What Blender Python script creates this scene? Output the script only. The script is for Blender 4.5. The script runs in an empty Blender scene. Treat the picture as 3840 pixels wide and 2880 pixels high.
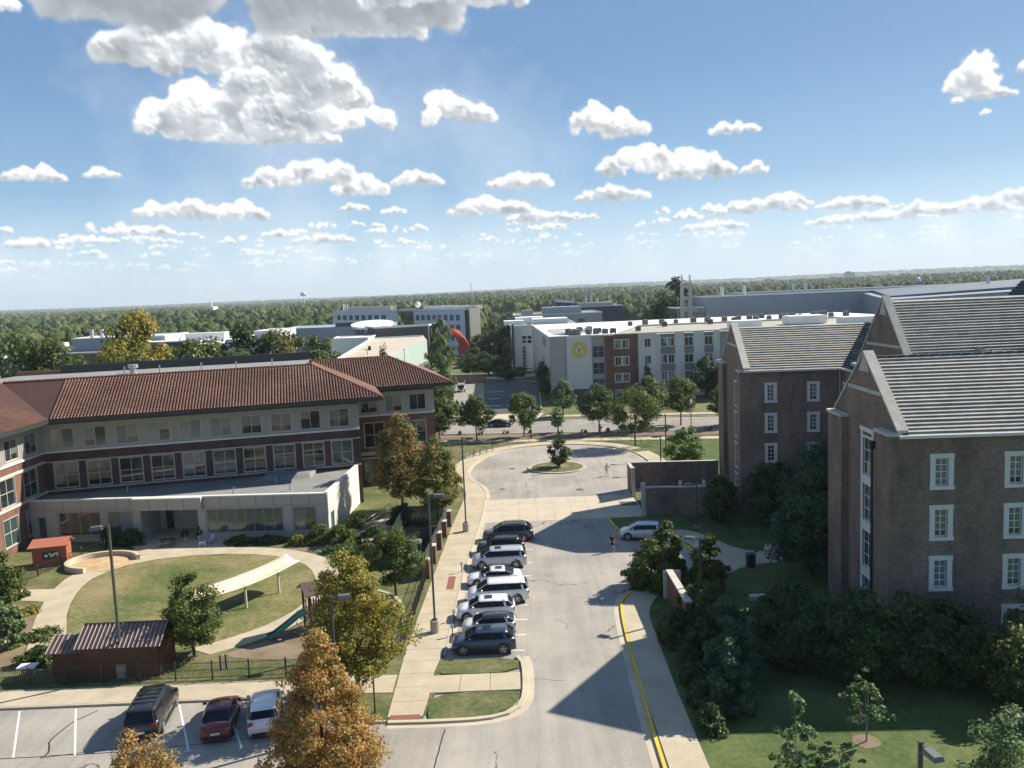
import bpy, math, random
import numpy as np
from mathutils import Vector, Matrix
from math import sin, cos, tan, pi, radians, hypot, atan2

S = bpy.context.scene
COL = S.collection
random.seed(7)

# ------------------------------------------------------------------ camera
cd = bpy.data.cameras.new("camera")
cam = bpy.data.objects.new("camera", cd)
COL.objects.link(cam)
S.camera = cam
cd.sensor_width = 36.0
cd.lens = 36.0 * 3150 / 3840
cd.clip_start = 0.5
cd.clip_end = 60000
CAMH = 25.2
cam.matrix_world = (Matrix.Translation((0, 0, CAMH))
                    @ Matrix.Rotation(radians(90 - 6.25), 4, 'X')
                    @ Matrix.Rotation(radians(-2.35), 4, 'Z'))

# ------------------------------------------------------------------ sky + sun
SUN = Vector((1.2, 0.6, 1.0)).normalized()
SUN_EL = math.asin(SUN.z)
SUN_AZ = atan2(SUN.x, SUN.y)
world = bpy.data.worlds.new("World")
S.world = world
world.use_nodes = True
try:
    world.cycles.sampling_method = 'MANUAL'
    world.cycles.sample_map_resolution = 512
except Exception:
    pass
wt = world.node_tree
wt.nodes.clear()

def N(t, kind, **kw):
    n = t.nodes.new(kind)
    for k, v in kw.items():
        setattr(n, k, v)
    return n

def mth(t, op, a, b=None, c=None, clamp=False):
    n = t.nodes.new('ShaderNodeMath')
    n.operation = op
    n.use_clamp = clamp
    for i, x in enumerate((a, b, c)):
        if x is None:
            continue
        if isinstance(x, (int, float)):
            n.inputs[i].default_value = x
        else:
            t.links.new(x, n.inputs[i])
    return n.outputs[0]

CLOUDS = [(-14.6, 18.7, 13.5, 3.4, .75), (-9.5, 17.2, 5.0, 1.5, .5), (-3.5, 18.9, 5.5, 1.5, .2), (-21.0, 15.6, 4.5, 2.0, .15), (-16.5, 15.2, 5.5, 2.1, .2),
 (-13.4, 14.0, 4.3, 2.2, .12), (-11.2, 13.2, 2.6, 1.9), (-19.6, 11.7, 3.0, 2.1), (-17.0, 11.0, 4.6, 1.5, .1), (-14.6, 12.0, 3.6, 2.4, .15),
 (-13.9, 12.1, 2.95, 2.3), (-14.5, 10.6, 4.0, 1.0), (-8.6, 11.5, 1.6, 1.1), (-10.8, 11.7, 1.65, 1.2),
 (-3.0, 11.9, 2.2, 1.4), (-12.1, 8.1, 2.55, 1.2), (-9.5, 7.2, 2.0, 0.85), (-15.0, 7.7, 2.1, 0.8),
 (-5.8, 7.6, 1.8, 0.6), (-28.6, 7.9, 1.7, 0.6), (-25.1, 8.0, 1.1, 0.4), (-21.0, 5.9, 2.6, 0.8),
 (-17.7, 5.8, 2.3, 0.8), (-23.0, 4.6, 2.1, 0.4), (-26.1, 4.1, 2.0, 0.32), (-29.3, 3.9, 1.4, 0.4),
 (-10.0, 5.9, 1.0, 0.36), (-7.5, 5.6, 0.95, 0.27), (-15.0, 4.3, 1.4, 0.36), (-12.1, 3.9, 2.2, 0.43),
 (1.1, 7.3, 2.3, 0.8), (6.4, 10.8, 1.9, 1.3), (8.2, 10.3, 1.6, 0.9), (15.1, 9.7, 1.6, 0.5), (9.0, 8.1, 3.0, 1.3),
 (12.6, 7.5, 2.5, 1.1), (16.2, 7.2, 0.85, 0.55), (7.1, 6.1, 2.7, 0.67), (-0.9, 5.6, 3.1, 0.77),
 (2.3, 4.9, 2.4, 0.53), (28.6, 10.9, 1.0, 1.3), (29.2, 10.1, 1.7, 0.5), (29.2, 9.1, 0.3, 0.3),
 (31.2, 11.2, 0.4, 0.4), (16.6, 4.7, 3.0, 0.55), (18.3, 5.0, 1.6, 0.7), (22.1, 4.6, 2.2, 0.5),
 (23.2, 3.6, 4.1, 0.45), (26.5, 3.9, 2.0, 0.55), (29.0, 3.9, 2.1, 0.6), (31.1, 4.2, 2.0, 0.7),
 (13.7, 3.7, 2.3, 0.42), (11.9, 4.4, 1.1, 0.33), (-30.0, 17.0, 1.6, 0.7),
 # beyond the frame the same fair-weather field goes on
 (-45, 22, 7, 2.2), (-40, 9, 4, 1.0), (44, 16, 5, 1.6), (52, 7, 4, 0.8), (20, 30, 6, 2.0), (-10, 36, 9, 3.0), (70, 24, 7, 2.2),
 (-75, 15, 6, 1.5), (100, 12, 7, 1.5), (-110, 20, 9, 2.4), (150, 15, 8, 2.0), (-150, 10, 6, 1.2), (40, 45, 8, 3.5), (-60, 40, 9, 3.5)]

CW, CH, CEL = 6144, 720, 42.1875            # whole horizon x 0..42 degrees of elevation
PPD = CW / 360.0
def lerp(a, b, t): return a + (b - a) * t
def vnoise(h, w, cell, rng_):
    gh, gw = int(h / cell) + 3, int(w / cell) + 3
    g = rng_.rand(gh, gw).astype(np.float32)
    y = np.arange(h, dtype=np.float32) / cell; x = np.arange(w, dtype=np.float32) / cell
    yi, xi = y.astype(int), x.astype(int); fy = y - yi; fx = x - xi
    fy = (fy * fy * (3 - 2 * fy))[:, None]; fx = (fx * fx * (3 - 2 * fx))[None]
    a = g[yi][:, xi]; b = g[yi][:, xi + 1]; c = g[yi + 1][:, xi]; d_ = g[yi + 1][:, xi + 1]
    return (a * (1 - fx) + b * fx) * (1 - fy) + (c * (1 - fx) + d_ * fx) * fy
def fbm(h, w, cell, octs, rng_, gain=0.5):
    s = np.zeros((h, w), np.float32); a = 1.0; t = 0.0
    for _ in range(octs):
        s += a * vnoise(h, w, max(1.5, cell), rng_); t += a; a *= gain; cell /= 2
    return s / t - 0.5
def blur(a, k):
    for ax in (0, 1):
        c = np.cumsum(np.pad(a, [(k + 1, k) if i == ax else (0, 0) for i in (0, 1)], mode='edge'), axis=ax, dtype=np.float64)
        a = ((c[2 * k + 1:] - c[:-2 * k - 1]) if ax == 0 else (c[:, 2 * k + 1:] - c[:, :-2 * k - 1])) / (2 * k + 1)
    return a.astype(np.float32)
def paint_clouds():
    R = np.random.RandomState(21)
    val = np.full((CH, CW), 0.9, np.float32); alp = np.zeros((CH, CW), np.float32)
    def one(az, el, w, h, dark=0.0, hazef=1.0, n0=None):
        """az, el centre and half sizes in degrees; w, h; a heap of puffs lit from the upper right"""
        W_, H_ = w * PPD, h * PPD
        m = int(max(6, H_ * .5)); pw, ph = int(2 * W_ + 2 * m), int(2 * H_ + 2 * m)
        Z = np.full((ph, pw), -1e3, np.float32)
        P = []
        n0 = n0 or int(max(9, 11 * W_ / max(H_, 1)))
        prof = R.uniform(.68, 1.0, 9)
        for i in range(n0):
            u = R.uniform(-.88, .88); top = np.interp(u, np.linspace(-1, 1, 9), prof) * (1 - abs(u) ** 3)
            r = H_ * R.uniform(.30, .60) * (0.5 + 0.5 * top)
            y = lerp(-H_ * .55 + r * .6, H_ * (2 * top * .78 - 1) + r * .2, R.rand()) if top > .3 else -H_ * .35
            P.append((u * W_, y, R.uniform(-.3, .3) * H_, r, 0))
        k = 0
        while k < len(P):
            x, y, z, r, lv = P[k]; k += 1
            if lv >= 3 or r < 1.6 or len(P) > 2600: continue
            for _ in range((7, 5, 3)[lv]):
                a = R.uniform(-.5, pi + .5); e = R.uniform(0, 1.2)
                q = r * R.uniform(.30, .55)
                P.append((x + cos(a) * cos(e) * r * .82, y + sin(a) * cos(e) * r * .72, z + sin(e) * r * .82, q, lv + 1))
        yb = -H_ * .72
        for x, y, z, r, lv in P:
            cx, cy = x + pw / 2, y + ph / 2
            x0, x1, y0, y1 = int(max(0, cx - r)), int(min(pw, cx + r + 1)), int(max(0, cy - r)), int(min(ph, cy + r + 1))
            if x1 <= x0 or y1 <= y0: continue
            yy, xx = np.ogrid[y0:y1, x0:x1]
            d2 = r * r - (xx - cx) ** 2 - (yy - cy) ** 2
            zz = np.where(d2 > 0, z + np.sqrt(np.maximum(d2, 0)), -1e3)
            Z[y0:y1, x0:x1] = np.maximum(Z[y0:y1, x0:x1], zz)
        # fray with a domain warp
        am = max(1.2, H_ * .10)
        wx = fbm(ph, pw, max(4, H_ * .35), 5, R, .68) * am * 5.5; wy = fbm(ph, pw, max(4, H_ * .35), 5, R, .68) * am * 5.5
        yi, xi = np.mgrid[0:ph, 0:pw]
        ys = np.clip((yi + wy).astype(int), 0, ph - 1); xs = np.clip((xi + wx).astype(int), 0, pw - 1)
        Z = Z[ys, xs]
        mask = (Z > -500).astype(np.float32)
        # flat base: eat away below the base line raggedly
        base = (yi - ph / 2 - yb) / max(2.0, H_ * .22) + fbm(ph, pw, max(5, H_ * .8), 4, R) * 2.2
        mask *= np.clip(base, 0, 1)
        a = blur(mask, 1)
        if H_ > 12: a = blur(a, 1 + int(H_ * .02))
        sf = blur(mask, max(2, int(H_ * .12)))
        if H_ > 8: a = blur(blur(a, 1 + int(H_ * .03)), 1 + int(H_ * .02))
        a = np.clip((a - .10) * 1.25, 0, 1) * np.clip(sf * 2.5 - .42 + fbm(ph, pw, max(3, H_ * .3), 5, R, .66) * 2.6, 0, 1)
        fw = blur(mask, max(2, int(H_ * .3))); a = np.maximum(a, np.clip(fw * 1.2 - .18, 0, 1) * np.clip(fbm(ph, pw, max(4, H_ * .5), 6, R, .62) * 3.2 + .12, 0, 1) * .75)
        a = np.clip(a, 0, 1)
        Zs = np.where(Z > -500, Z, -H_ * .3)
        Zs = blur(blur(Zs, 1 + int(H_ * .022)), 1 + int(H_ * .022))
        gy, gx = np.gradient(Zs); L = np.sqrt(gx * gx + gy * gy + 1)
        nx_, ny_, nz_ = -gx / L, -gy / L, 1 / L
        lam = np.clip((nx_ * .50 + ny_ * .80 + nz_ * .16 + .42) / 1.30, 0, 1)
        Zb = blur(Zs, max(2, int(H_ * .28))); occ = np.clip((Zs - Zb) / max(1.0, H_ * .30) * .5 + .62, 0, 1)
        t = np.clip((yi - ph / 2 - yb) / (1.55 * H_) , 0, 1)
        sd = blur(mask, max(2, int(H_ * .35)))                      # deep in the heap: greyer
        tt = np.clip(t * .85 + .16 + (1 - sd) * .55, 0, 1)
        v = (.31 * lam + .14 * occ + .55 * tt)
        v = np.clip((v - .5) * 1.75 + .58 + fbm(ph, pw, max(3, H_ * .15), 4, R) * .08, 0, 1)
        lw_ = np.clip(fbm(ph, pw, max(6, H_ * .9), 3, R) * 1.1, -.28, .28); v = np.clip(v + lw_ * sd, 0, 1)
        v = v * (1 - dark * np.clip(sd * 1.3 - .15, 0, 1))
        cx = int((az + 180) * PPD); cy = int(el * PPD)
        for dx in (-CW, 0, CW):
            X0, Y0 = cx - pw // 2 + dx, cy - ph // 2
            a0, b0 = max(0, -X0), max(0, -Y0); a1, b1 = min(pw, CW - X0), min(ph, CH - Y0)
            if a1 <= a0 or b1 <= b0: continue
            S1 = slice(Y0 + b0, Y0 + b1); S2 = slice(X0 + a0, X0 + a1)
            A = a[b0:b1, a0:a1] * hazef; V_ = v[b0:b1, a0:a1]
            old = alp[S1, S2]; na = A + old * (1 - A)
            val[S1, S2] = np.where(na > .002, (V_ * A + val[S1, S2] * old * (1 - A)) / np.maximum(na, .002), V_)
            alp[S1, S2] = na
    # small far cumulus crowding towards the horizon, drawn first
    L = []
    for _ in range(5200):
        e = 0.6 + 4.4 * R.rand() ** 1.5; L.append((R.uniform(-180, 180), e))
    L.sort(key=lambda q: q[1])
    for az, e in L:
        if R.rand() > (.60 if e < 3.4 else .22): continue
        w = e * R.uniform(.14, .50); one(az, e, w, w * R.uniform(.14, .24) + .05, 0, min(1, .22 + e * .17), n0=int(R.uniform(7, 14)))
    for c in sorted(CLOUDS, key=lambda q: q[1]):
        az, e, w, h = c[:4]
        one(az, e, w * 1.04, h * 1.12, c[4] if len(c) > 4 else 0, min(1, .62 + e * .06))
    # hazy broken band low over the horizon
    e_l = (np.arange(CH) / PPD)[:, None]
    bn = np.repeat(fbm(CH // 6, CW // 3, 14, 6, R, .62), 6, 0)[:CH]; bn = blur(np.repeat(bn, 3, 1)[:, :CW], 2)
    ba = np.clip(bn * 3.2 + .22, 0, 1) * .55 * np.clip(e_l / 1.2, 0, 1) * np.clip((4.6 - e_l) / 2.2, 0, 1)
    if ba.shape == alp.shape:
        na = ba * (1 - alp) + alp; val = np.where(na > .002, (alp * val + (1 - alp) * ba * .84) / np.maximum(na, .002), val); alp = na
    # faint high wisps
    wz = fbm(CH, CW, 150, 6, R, .6); wz2 = fbm(CH, CW, 400, 3, R)
    el_ = (np.arange(CH) / PPD)[:, None]
    wis = np.clip(wz * 2.2 + wz2 * 2.0 - .18, 0, 1) * .28 * np.clip((el_ - 1) / 3, 0, 1)
    na = wis * (1 - alp) + alp
    val = np.where(na > .002, (alp * val + (1 - alp) * wis * .9) / np.maximum(na, .002), val)
    return np.flipud(val)[::-1], na

cval, calp = paint_clouds()
cim = bpy.data.images.new('cumulus_field', CW, CH, alpha=True, float_buffer=True)
cim.colorspace_settings.name = 'Non-Color'
px_ = np.ones((CH, CW, 4), np.float32); px_[..., 0] = cval; px_[..., 1] = calp; px_[..., 2] = 0
cim.pixels.foreach_set(px_.ravel()); cim.update(); del px_
tc = N(wt, 'ShaderNodeTexCoord')
s3 = N(wt, 'ShaderNodeSeparateXYZ'); wt.links.new(tc.outputs['Generated'], s3.inputs[0])
az = mth(wt, 'MULTIPLY', mth(wt, 'ARCTAN2', s3.outputs[0], s3.outputs[1]), 1 / (2 * pi))
elv = mth(wt, 'MULTIPLY', mth(wt, 'ARCSINE', s3.outputs[2]), 180 / pi)
pc = N(wt, 'ShaderNodeCombineXYZ'); wt.links.new(mth(wt, 'ADD', az, 0.5), pc.inputs[0]); wt.links.new(mth(wt, 'MINIMUM', mth(wt, 'MAXIMUM', mth(wt, 'DIVIDE', elv, CEL), 0.001), 0.999), pc.inputs[1])
ctx = N(wt, 'ShaderNodeTexImage'); ctx.image = cim; ctx.interpolation = 'Linear'; ctx.extension = 'EXTEND'
wt.links.new(pc.outputs[0], ctx.inputs['Vector'])
csp = N(wt, 'ShaderNodeSeparateColor'); wt.links.new(ctx.outputs['Color'], csp.inputs[0])

def rng(t, x, a, b, c, d, smooth=True):
    m = N(t, 'ShaderNodeMapRange')
    if smooth:
        m.interpolation_type = 'SMOOTHSTEP'
    for i, q in enumerate((a, b, c, d)):
        m.inputs[i + 1].default_value = q
    t.links.new(x, m.inputs[0])
    return m.outputs[0]
alpha = csp.outputs[1]
crmp = N(wt, 'ShaderNodeValToRGB')
crmp.color_ramp.elements[0].position = 0.0; crmp.color_ramp.elements[0].color = (1.55, 1.75, 1.9, 1)
crmp.color_ramp.elements[1].position = 1.0; crmp.color_ramp.elements[1].color = (6.6, 6.5, 6.35, 1)
e2 = crmp.color_ramp.elements.new(0.5); e2.color = (3.4, 3.6, 3.75, 1)
wt.links.new(csp.outputs[0], crmp.inputs[0])
sky = N(wt, 'ShaderNodeTexSky', sky_type='NISHITA')
sky.sun_disc = False
sky.sun_elevation = SUN_EL
sky.sun_rotation = SUN_AZ
sky.altitude = 200; sky.air_density = 1.0; sky.dust_density = 0.7; sky.ozone_density = 1.5
# thin horizon haze pales the lowest clouds
hz = rng(wt, elv, 0.0, 4.5, 0.5, 1.0)
amix = mth(wt, 'MULTIPLY', alpha, hz)
# clear-air blue paling evenly towards the whole horizon, blended with the physical sky
grd = N(wt, 'ShaderNodeValToRGB'); els_ = grd.color_ramp.elements
for _ in range(4): els_.new(0.5)
for e_r, (p_, c_) in zip(els_, ((0.0, (3.25, 4.05, 4.6)), (0.05, (2.6, 3.65, 4.5)), (0.12, (1.2, 2.25, 3.5)), (0.24, (0.72, 1.52, 2.75)), (0.5, (0.5, 1.2, 2.4)), (1.0, (0.35, 0.85, 2.0)))):
    e_r.position = p_; e_r.color = (*c_, 1)
wt.links.new(mth(wt, 'MAXIMUM', s3.outputs[2], 0.0), grd.inputs[0])
sm_x = N(wt, 'ShaderNodeMix', data_type='RGBA'); sm_x.inputs[0].default_value = 0.86
wt.links.new(sky.outputs[0], sm_x.inputs[6]); wt.links.new(grd.outputs[0], sm_x.inputs[7])
mx = N(wt, 'ShaderNodeMix', data_type='RGBA')
wt.links.new(amix, mx.inputs[0]); wt.links.new(sm_x.outputs[2], mx.inputs[6]); wt.links.new(crmp.outputs[0], mx.inputs[7])
bg = N(wt, 'ShaderNodeBackground'); bg.inputs[1].default_value = 0.108
wo = N(wt, 'ShaderNodeOutputWorld')
wt.links.new(mx.outputs[2], bg.inputs[0]); wt.links.new(bg.outputs[0], wo.inputs[0])

sl = bpy.data.lights.new("sun", 'SUN'); sl.energy = 5.0; sl.angle = radians(0.53); sl.color = (1.0, 0.92, 0.78)
so = bpy.data.objects.new("sun", sl); COL.objects.link(so)
so.rotation_euler = SUN.to_track_quat('Z', 'Y').to_euler()
so.location = (60, 30, 80)

S.view_settings.view_transform = 'Standard'
S.view_settings.look = 'None'
S.view_settings.gamma = 1
S.view_settings.use_curve_mapping = False
S.view_settings.exposure = 0.9
S.render.engine = 'CYCLES'

# ------------------------------------------------------------------ materials
MATS = {}
def newmat(name):
    m = bpy.data.materials.new(name); m.use_nodes = True
    t = m.node_tree; t.nodes.clear()
    b = N(t, 'ShaderNodeBsdfPrincipled'); o = N(t, 'ShaderNodeOutputMaterial')
    t.links.new(b.outputs[0], o.inputs[0])
    MATS[name] = m
    return m, t, b

def hexc(c):
    return (c[0], c[1], c[2], 1)

def ramp(t, src, stops):
    r = N(t, 'ShaderNodeValToRGB')
    els = r.color_ramp.elements
    while len(els) < len(stops):
        els.new(0.5)
    for e, (p, c) in zip(els, stops):
        e.position = p; e.color = hexc(c)
    t.links.new(src, r.inputs[0])
    return r.outputs[0]

def noise(t, scale, detail=4, rough=0.6, vec=None, dist=0.0):
    n = N(t, 'ShaderNodeTexNoise'); n.inputs['Scale'].default_value = scale
    n.inputs['Detail'].default_value = detail; n.inputs['Roughness'].default_value = rough
    n.inputs['Distortion'].default_value = dist
    if vec is not None:
        t.links.new(vec, n.inputs['Vector'])
    return n.outputs[0]

def objco(t, scale=(1, 1, 1)):
    g = N(t, 'ShaderNodeNewGeometry')
    m = N(t, 'ShaderNodeVectorMath', operation='MULTIPLY'); m.inputs[1].default_value = scale
    t.links.new(g.outputs['Position'], m.inputs[0])
    return m.outputs[0]

def bump(t, b, h, strength, dist=0.02):
    n = N(t, 'ShaderNodeBump'); n.inputs['Strength'].default_value = strength; n.inputs['Distance'].default_value = dist
    t.links.new(h, n.inputs['Height']); t.links.new(n.outputs[0], b.inputs['Normal'])

def simple(name, c, rough=0.7, var=0.12, scale=1.5, metal=0.0, coat=0.0, bmp=0.0, spec=0.5, local=False):
    m, t, b = newmat(name)
    if local:
        tcn = N(t, 'ShaderNodeTexCoord'); v = tcn.outputs['Object']
    else:
        v = objco(t)
    f = noise(t, scale, 6, 0.65, v)
    lo = [x * (1 - var) for x in c]; hi = [min(1, x * (1 + var)) for x in c]
    col = ramp(t, f, [(0.3, lo), (0.7, hi)])
    t.links.new(col, b.inputs['Base Color'])
    b.inputs['Roughness'].default_value = rough; b.inputs['Metallic'].default_value = metal
    b.inputs['Coat Weight'].default_value = coat; b.inputs['Specular IOR Level'].default_value = spec
    if bmp:
        bump(t, b, noise(t, scale * 12, 3, 0.7, v), bmp, 0.01)
    return m

def two(name, c1, c2, c3, s1, s2, rough=0.9, bmp=0.3, bs=30, crack=0.0, stretch=(1, 1, 1), w1=0.6, lo=0.35, hi=0.65):
    """large blotches + fine grain"""
    m, t, b = newmat(name)
    v = objco(t, stretch)
    a = noise(t, s1, 5, 0.6, v); f = noise(t, s2, 5, 0.75, v)
    mixv = mth(t, 'ADD', mth(t, 'MULTIPLY', a, w1), mth(t, 'MULTIPLY', f, 1 - w1))
    col = ramp(t, mixv, [(lo, c1), ((lo + hi) / 2, c2), (hi, c3)])
    if crack:
        st1 = ramp(t, noise(t, 0.9, 5, 0.75, v), [(0.60, (1, 1, 1)), (0.74, (0.74, 0.74, 0.75))])
        st2 = ramp(t, noise(t, 0.35, 4, 0.6, objco(t, (3.2, 0.22, 1))), [(0.36, (0.90, 0.90, 0.905)), (0.6, (1.04, 1.04, 1.03))])
        for st_ in (st1, st2):
            mq = N(t, 'ShaderNodeMix', data_type='RGBA', blend_type='MULTIPLY'); mq.inputs[0].default_value = 1
            t.links.new(col, mq.inputs[6]); t.links.new(st_, mq.inputs[7]); col = mq.outputs[2]
        vo = N(t, 'ShaderNodeTexVoronoi', feature='DISTANCE_TO_EDGE'); vo.inputs['Scale'].default_value = crack
        nv = N(t, 'ShaderNodeVectorMath', operation='ADD')
        nz = N(t, 'ShaderNodeTexNoise'); nz.inputs['Scale'].default_value = 0.5; nz.inputs['Detail'].default_value = 3; t.links.new(v, nz.inputs['Vector'])
        sc = N(t, 'ShaderNodeVectorMath', operation='SCALE'); sc.inputs['Scale'].default_value = 3.5
        t.links.new(nz.outputs['Color'], sc.inputs[0]); t.links.new(v, nv.inputs[0]); t.links.new(sc.outputs[0], nv.inputs[1])
        t.links.new(nv.outputs[0], vo.inputs['Vector'])
        k = mth(t, 'LESS_THAN', vo.outputs['Distance'], 0.0035)
        k = mth(t, 'MULTIPLY', k, mth(t, 'GREATER_THAN', noise(t, 0.09, 2, 0.5, v), 0.53))
        mm = N(t, 'ShaderNodeMix', data_type='RGBA'); t.links.new(mth(t, 'MULTIPLY', k, 0.75), mm.inputs[0])
        t.links.new(col, mm.inputs[6]); mm.inputs[7].default_value = (0.06, 0.06, 0.06, 1)
        col = mm.outputs[2]
    t.links.new(col, b.inputs['Base Color'])
    b.inputs['Roughness'].default_value = rough
    b.inputs['Specular IOR Level'].default_value = 0.25
    if bmp:
        bump(t, b, noise(t, bs, 4, 0.7, v), bmp, 0.02)
    return m

def brick(name, c1, c2, mortar, ang=0.0, w=0.25, h=0.08):
    m, t, b = newmat(name)
    g = N(t, 'ShaderNodeNewGeometry')
    sp = N(t, 'ShaderNodeSeparateXYZ'); t.links.new(g.outputs['Position'], sp.inputs[0])
    sn = N(t, 'ShaderNodeSeparateXYZ'); t.links.new(g.outputs['Normal'], sn.inputs[0])
    # u runs along the wall whichever way it faces
    u = mth(t, 'SUBTRACT', mth(t, 'MULTIPLY', sp.outputs[1], sn.outputs[0]), mth(t, 'MULTIPLY', sp.outputs[0], sn.outputs[1]))
    cb_ = N(t, 'ShaderNodeCombineXYZ'); t.links.new(u, cb_.inputs[0]); t.links.new(sp.outputs[2], cb_.inputs[1])
    br = N(t, 'ShaderNodeTexBrick'); t.links.new(cb_.outputs[0], br.inputs['Vector'])
    br.inputs['Scale'].default_value = 1.0; br.inputs['Brick Width'].default_value = w; br.inputs['Row Height'].default_value = h
    br.inputs['Mortar Size'].default_value = 0.008; br.inputs['Color1'].default_value = hexc(c1); br.inputs['Color2'].default_value = hexc(c2)
    br.inputs['Mortar'].default_value = hexc(mortar); br.inputs['Bias'].default_value = -0.1
    v = objco(t)
    f = noise(t, 0.55, 6, 0.7, objco(t, (1, 1, 0.35)))
    k = ramp(t, f, [(0.32, (0.66,) * 3), (0.5, (0.95,) * 3), (0.68, (1.25,) * 3)])
    mm = N(t, 'ShaderNodeMix', data_type='RGBA', blend_type='MULTIPLY'); mm.inputs[0].default_value = 1
    t.links.new(br.outputs[0], mm.inputs[6]); t.links.new(k, mm.inputs[7])
    t.links.new(mm.outputs[2], b.inputs['Base Color']); b.inputs['Roughness'].default_value = 0.9
    b.inputs['Specular IOR Level'].default_value = 0.2
    bump(t, b, br.outputs['Fac'], -0.5, 0.01)
    return m

def leafmat(name, cs, trans=0.45, clump=0.9):
    """cs: dark, mid, light, accent"""
    m, t, b = newmat(name)
    g = N(t, 'ShaderNodeNewGeometry')
    tcn = N(t, 'ShaderNodeTexCoord')
    f = noise(t, clump, 2, 0.5, tcn.outputs['Object'])
    mixv = mth(t, 'ADD', mth(t, 'MULTIPLY', f, 0.62), mth(t, 'MULTIPLY', g.outputs['Random Per Island'], 0.38))
    oi = N(t, 'ShaderNodeObjectInfo')
    mixv = mth(t, 'ADD', mixv, mth(t, 'MULTIPLY', mth(t, 'SUBTRACT', oi.outputs['Random'], 0.5), 0.08))
    col = ramp(t, mixv, [(0.3, cs[0]), (0.45, cs[1]), (0.58, cs[2]), (0.72, cs[3])])
    t.links.new(col, b.inputs['Base Color']); b.inputs['Roughness'].default_value = 0.55
    b.inputs['Specular IOR Level'].default_value = 0.35
    tr = N(t, 'ShaderNodeBsdfTranslucent'); t.links.new(col, tr.inputs[0])
    ms = N(t, 'ShaderNodeMixShader'); ms.inputs[0].default_value = trans
    o = [n for n in t.nodes if n.type == 'OUTPUT_MATERIAL'][0]
    t.links.new(b.outputs[0], ms.inputs[1]); t.links.new(tr.outputs[0], ms.inputs[2]); t.links.new(ms.outputs[0], o.inputs[0])
    return m

def glassmat(name, c, rough=0.06, var=0.5, spec=0.8):
    m, t, b = newmat(name)
    oi = N(t, 'ShaderNodeObjectInfo')
    g = N(t, 'ShaderNodeNewGeometry')
    r = mth(t, 'FRACT', mth(t, 'ADD', oi.outputs['Random'], g.outputs['Random Per Island']))
    lo = [x * (1 - var) for x in c]; hi = [x * (1 + var) for x in c]
    col = ramp(t, r, [(0.0, lo), (1.0, hi)])
    t.links.new(col, b.inputs['Base Color']); b.inputs['Roughness'].default_value = rough
    b.inputs['Specular IOR Level'].default_value = spec; b.inputs['IOR'].default_value = 1.6
    # old float glass is never quite flat
    bump(t, b, noise(t, 0.8, 1, 0.5, objco(t)), 0.06, 0.05)
    return m

def paint(name, c, metal=0.0, rough=0.28):
    m, t, b = newmat(name)
    tcn = N(t, 'ShaderNodeTexCoord')
    f = noise(t, 2.5, 6, 0.7, tcn.outputs['Object'])
    col = ramp(t, f, [(0.35, [x * 0.9 for x in c]), (0.65, c)])
    t.links.new(col, b.inputs['Base Color']); b.inputs['Metallic'].default_value = metal
    rr = ramp(t, f, [(0.3, (rough,) * 3), (0.7, (rough + 0.15,) * 3)])
    t.links.new(rr, b.inputs['Roughness'])
    b.inputs['Coat Weight'].default_value = 0.8; b.inputs['Coat Roughness'].default_value = 0.08
    return m

two('asphalt', (0.25, 0.232, 0.205), (0.31, 0.288, 0.255), (0.36, 0.335, 0.295), 0.16, 5.0, crack=0.055, bmp=0.35, bs=25, w1=0.62, lo=0.38, hi=0.6)
two('dark_asphalt', (0.07, 0.075, 0.085), (0.09, 0.095, 0.105), (0.12, 0.12, 0.125), 0.1, 5.0, bmp=0.2)
two('road_concrete', (0.22, 0.205, 0.185), (0.27, 0.25, 0.225), (0.31, 0.29, 0.26), 0.2, 5.0, crack=0.05, bmp=0.2, stretch=(0.3, 1, 1))
two('sidewalk', (0.36, 0.305, 0.22), (0.43, 0.37, 0.27), (0.49, 0.425, 0.32), 0.5, 7.0, bmp=0.25)
two('slab_concrete', (0.40, 0.345, 0.26), (0.47, 0.41, 0.315), (0.52, 0.46, 0.36), 0.4, 7.0, bmp=0.25)
two('kerb', (0.34, 0.30, 0.235), (0.42, 0.37, 0.29), (0.47, 0.42, 0.34), 0.9, 9.0, bmp=0.25)
two('grass', (0.058, 0.082, 0.028), (0.110, 0.122, 0.046), (0.195, 0.168, 0.088), 0.30, 3.0, bmp=1.0, bs=9, w1=0.5, lo=0.40, hi=0.60)
two('lush_grass', (0.038, 0.066, 0.018), (0.068, 0.104, 0.028), (0.12, 0.14, 0.048), 0.3, 3.0, bmp=1.0, bs=9, w1=0.5, lo=0.38, hi=0.62)
two('dry_lawn', (0.07, 0.10, 0.028), (0.15, 0.15, 0.055), (0.25, 0.20, 0.11), 0.14, 2.6, bmp=1.0, bs=8, w1=0.55, lo=0.40, hi=0.58)
two('soil', (0.14, 0.105, 0.065), (0.21, 0.16, 0.10), (0.28, 0.22, 0.15), 0.4, 8.0, bmp=0.8, bs=10)
two('playground_mulch', (0.12, 0.09, 0.06), (0.20, 0.155, 0.105), (0.27, 0.215, 0.15), 0.5, 9.0, bmp=0.9, bs=12)
two('terrain', (0.028, 0.05, 0.018), (0.055, 0.085, 0.03), (0.13, 0.13, 0.06), 0.006, 0.12, bmp=0.0, w1=0.6)
two('meadow', (0.16, 0.15, 0.06), (0.24, 0.21, 0.09), (0.30, 0.26, 0.13), 0.02, 0.6, bmp=0.2)
two('sand', (0.36, 0.25, 0.14), (0.46, 0.33, 0.19), (0.55, 0.41, 0.26), 1.2, 7.0, bmp=1.0, bs=5)
two('terrace_brick', (0.15, 0.10, 0.085), (0.20, 0.135, 0.115), (0.26, 0.18, 0.15), 0.4, 6.0, bmp=0.3)
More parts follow.
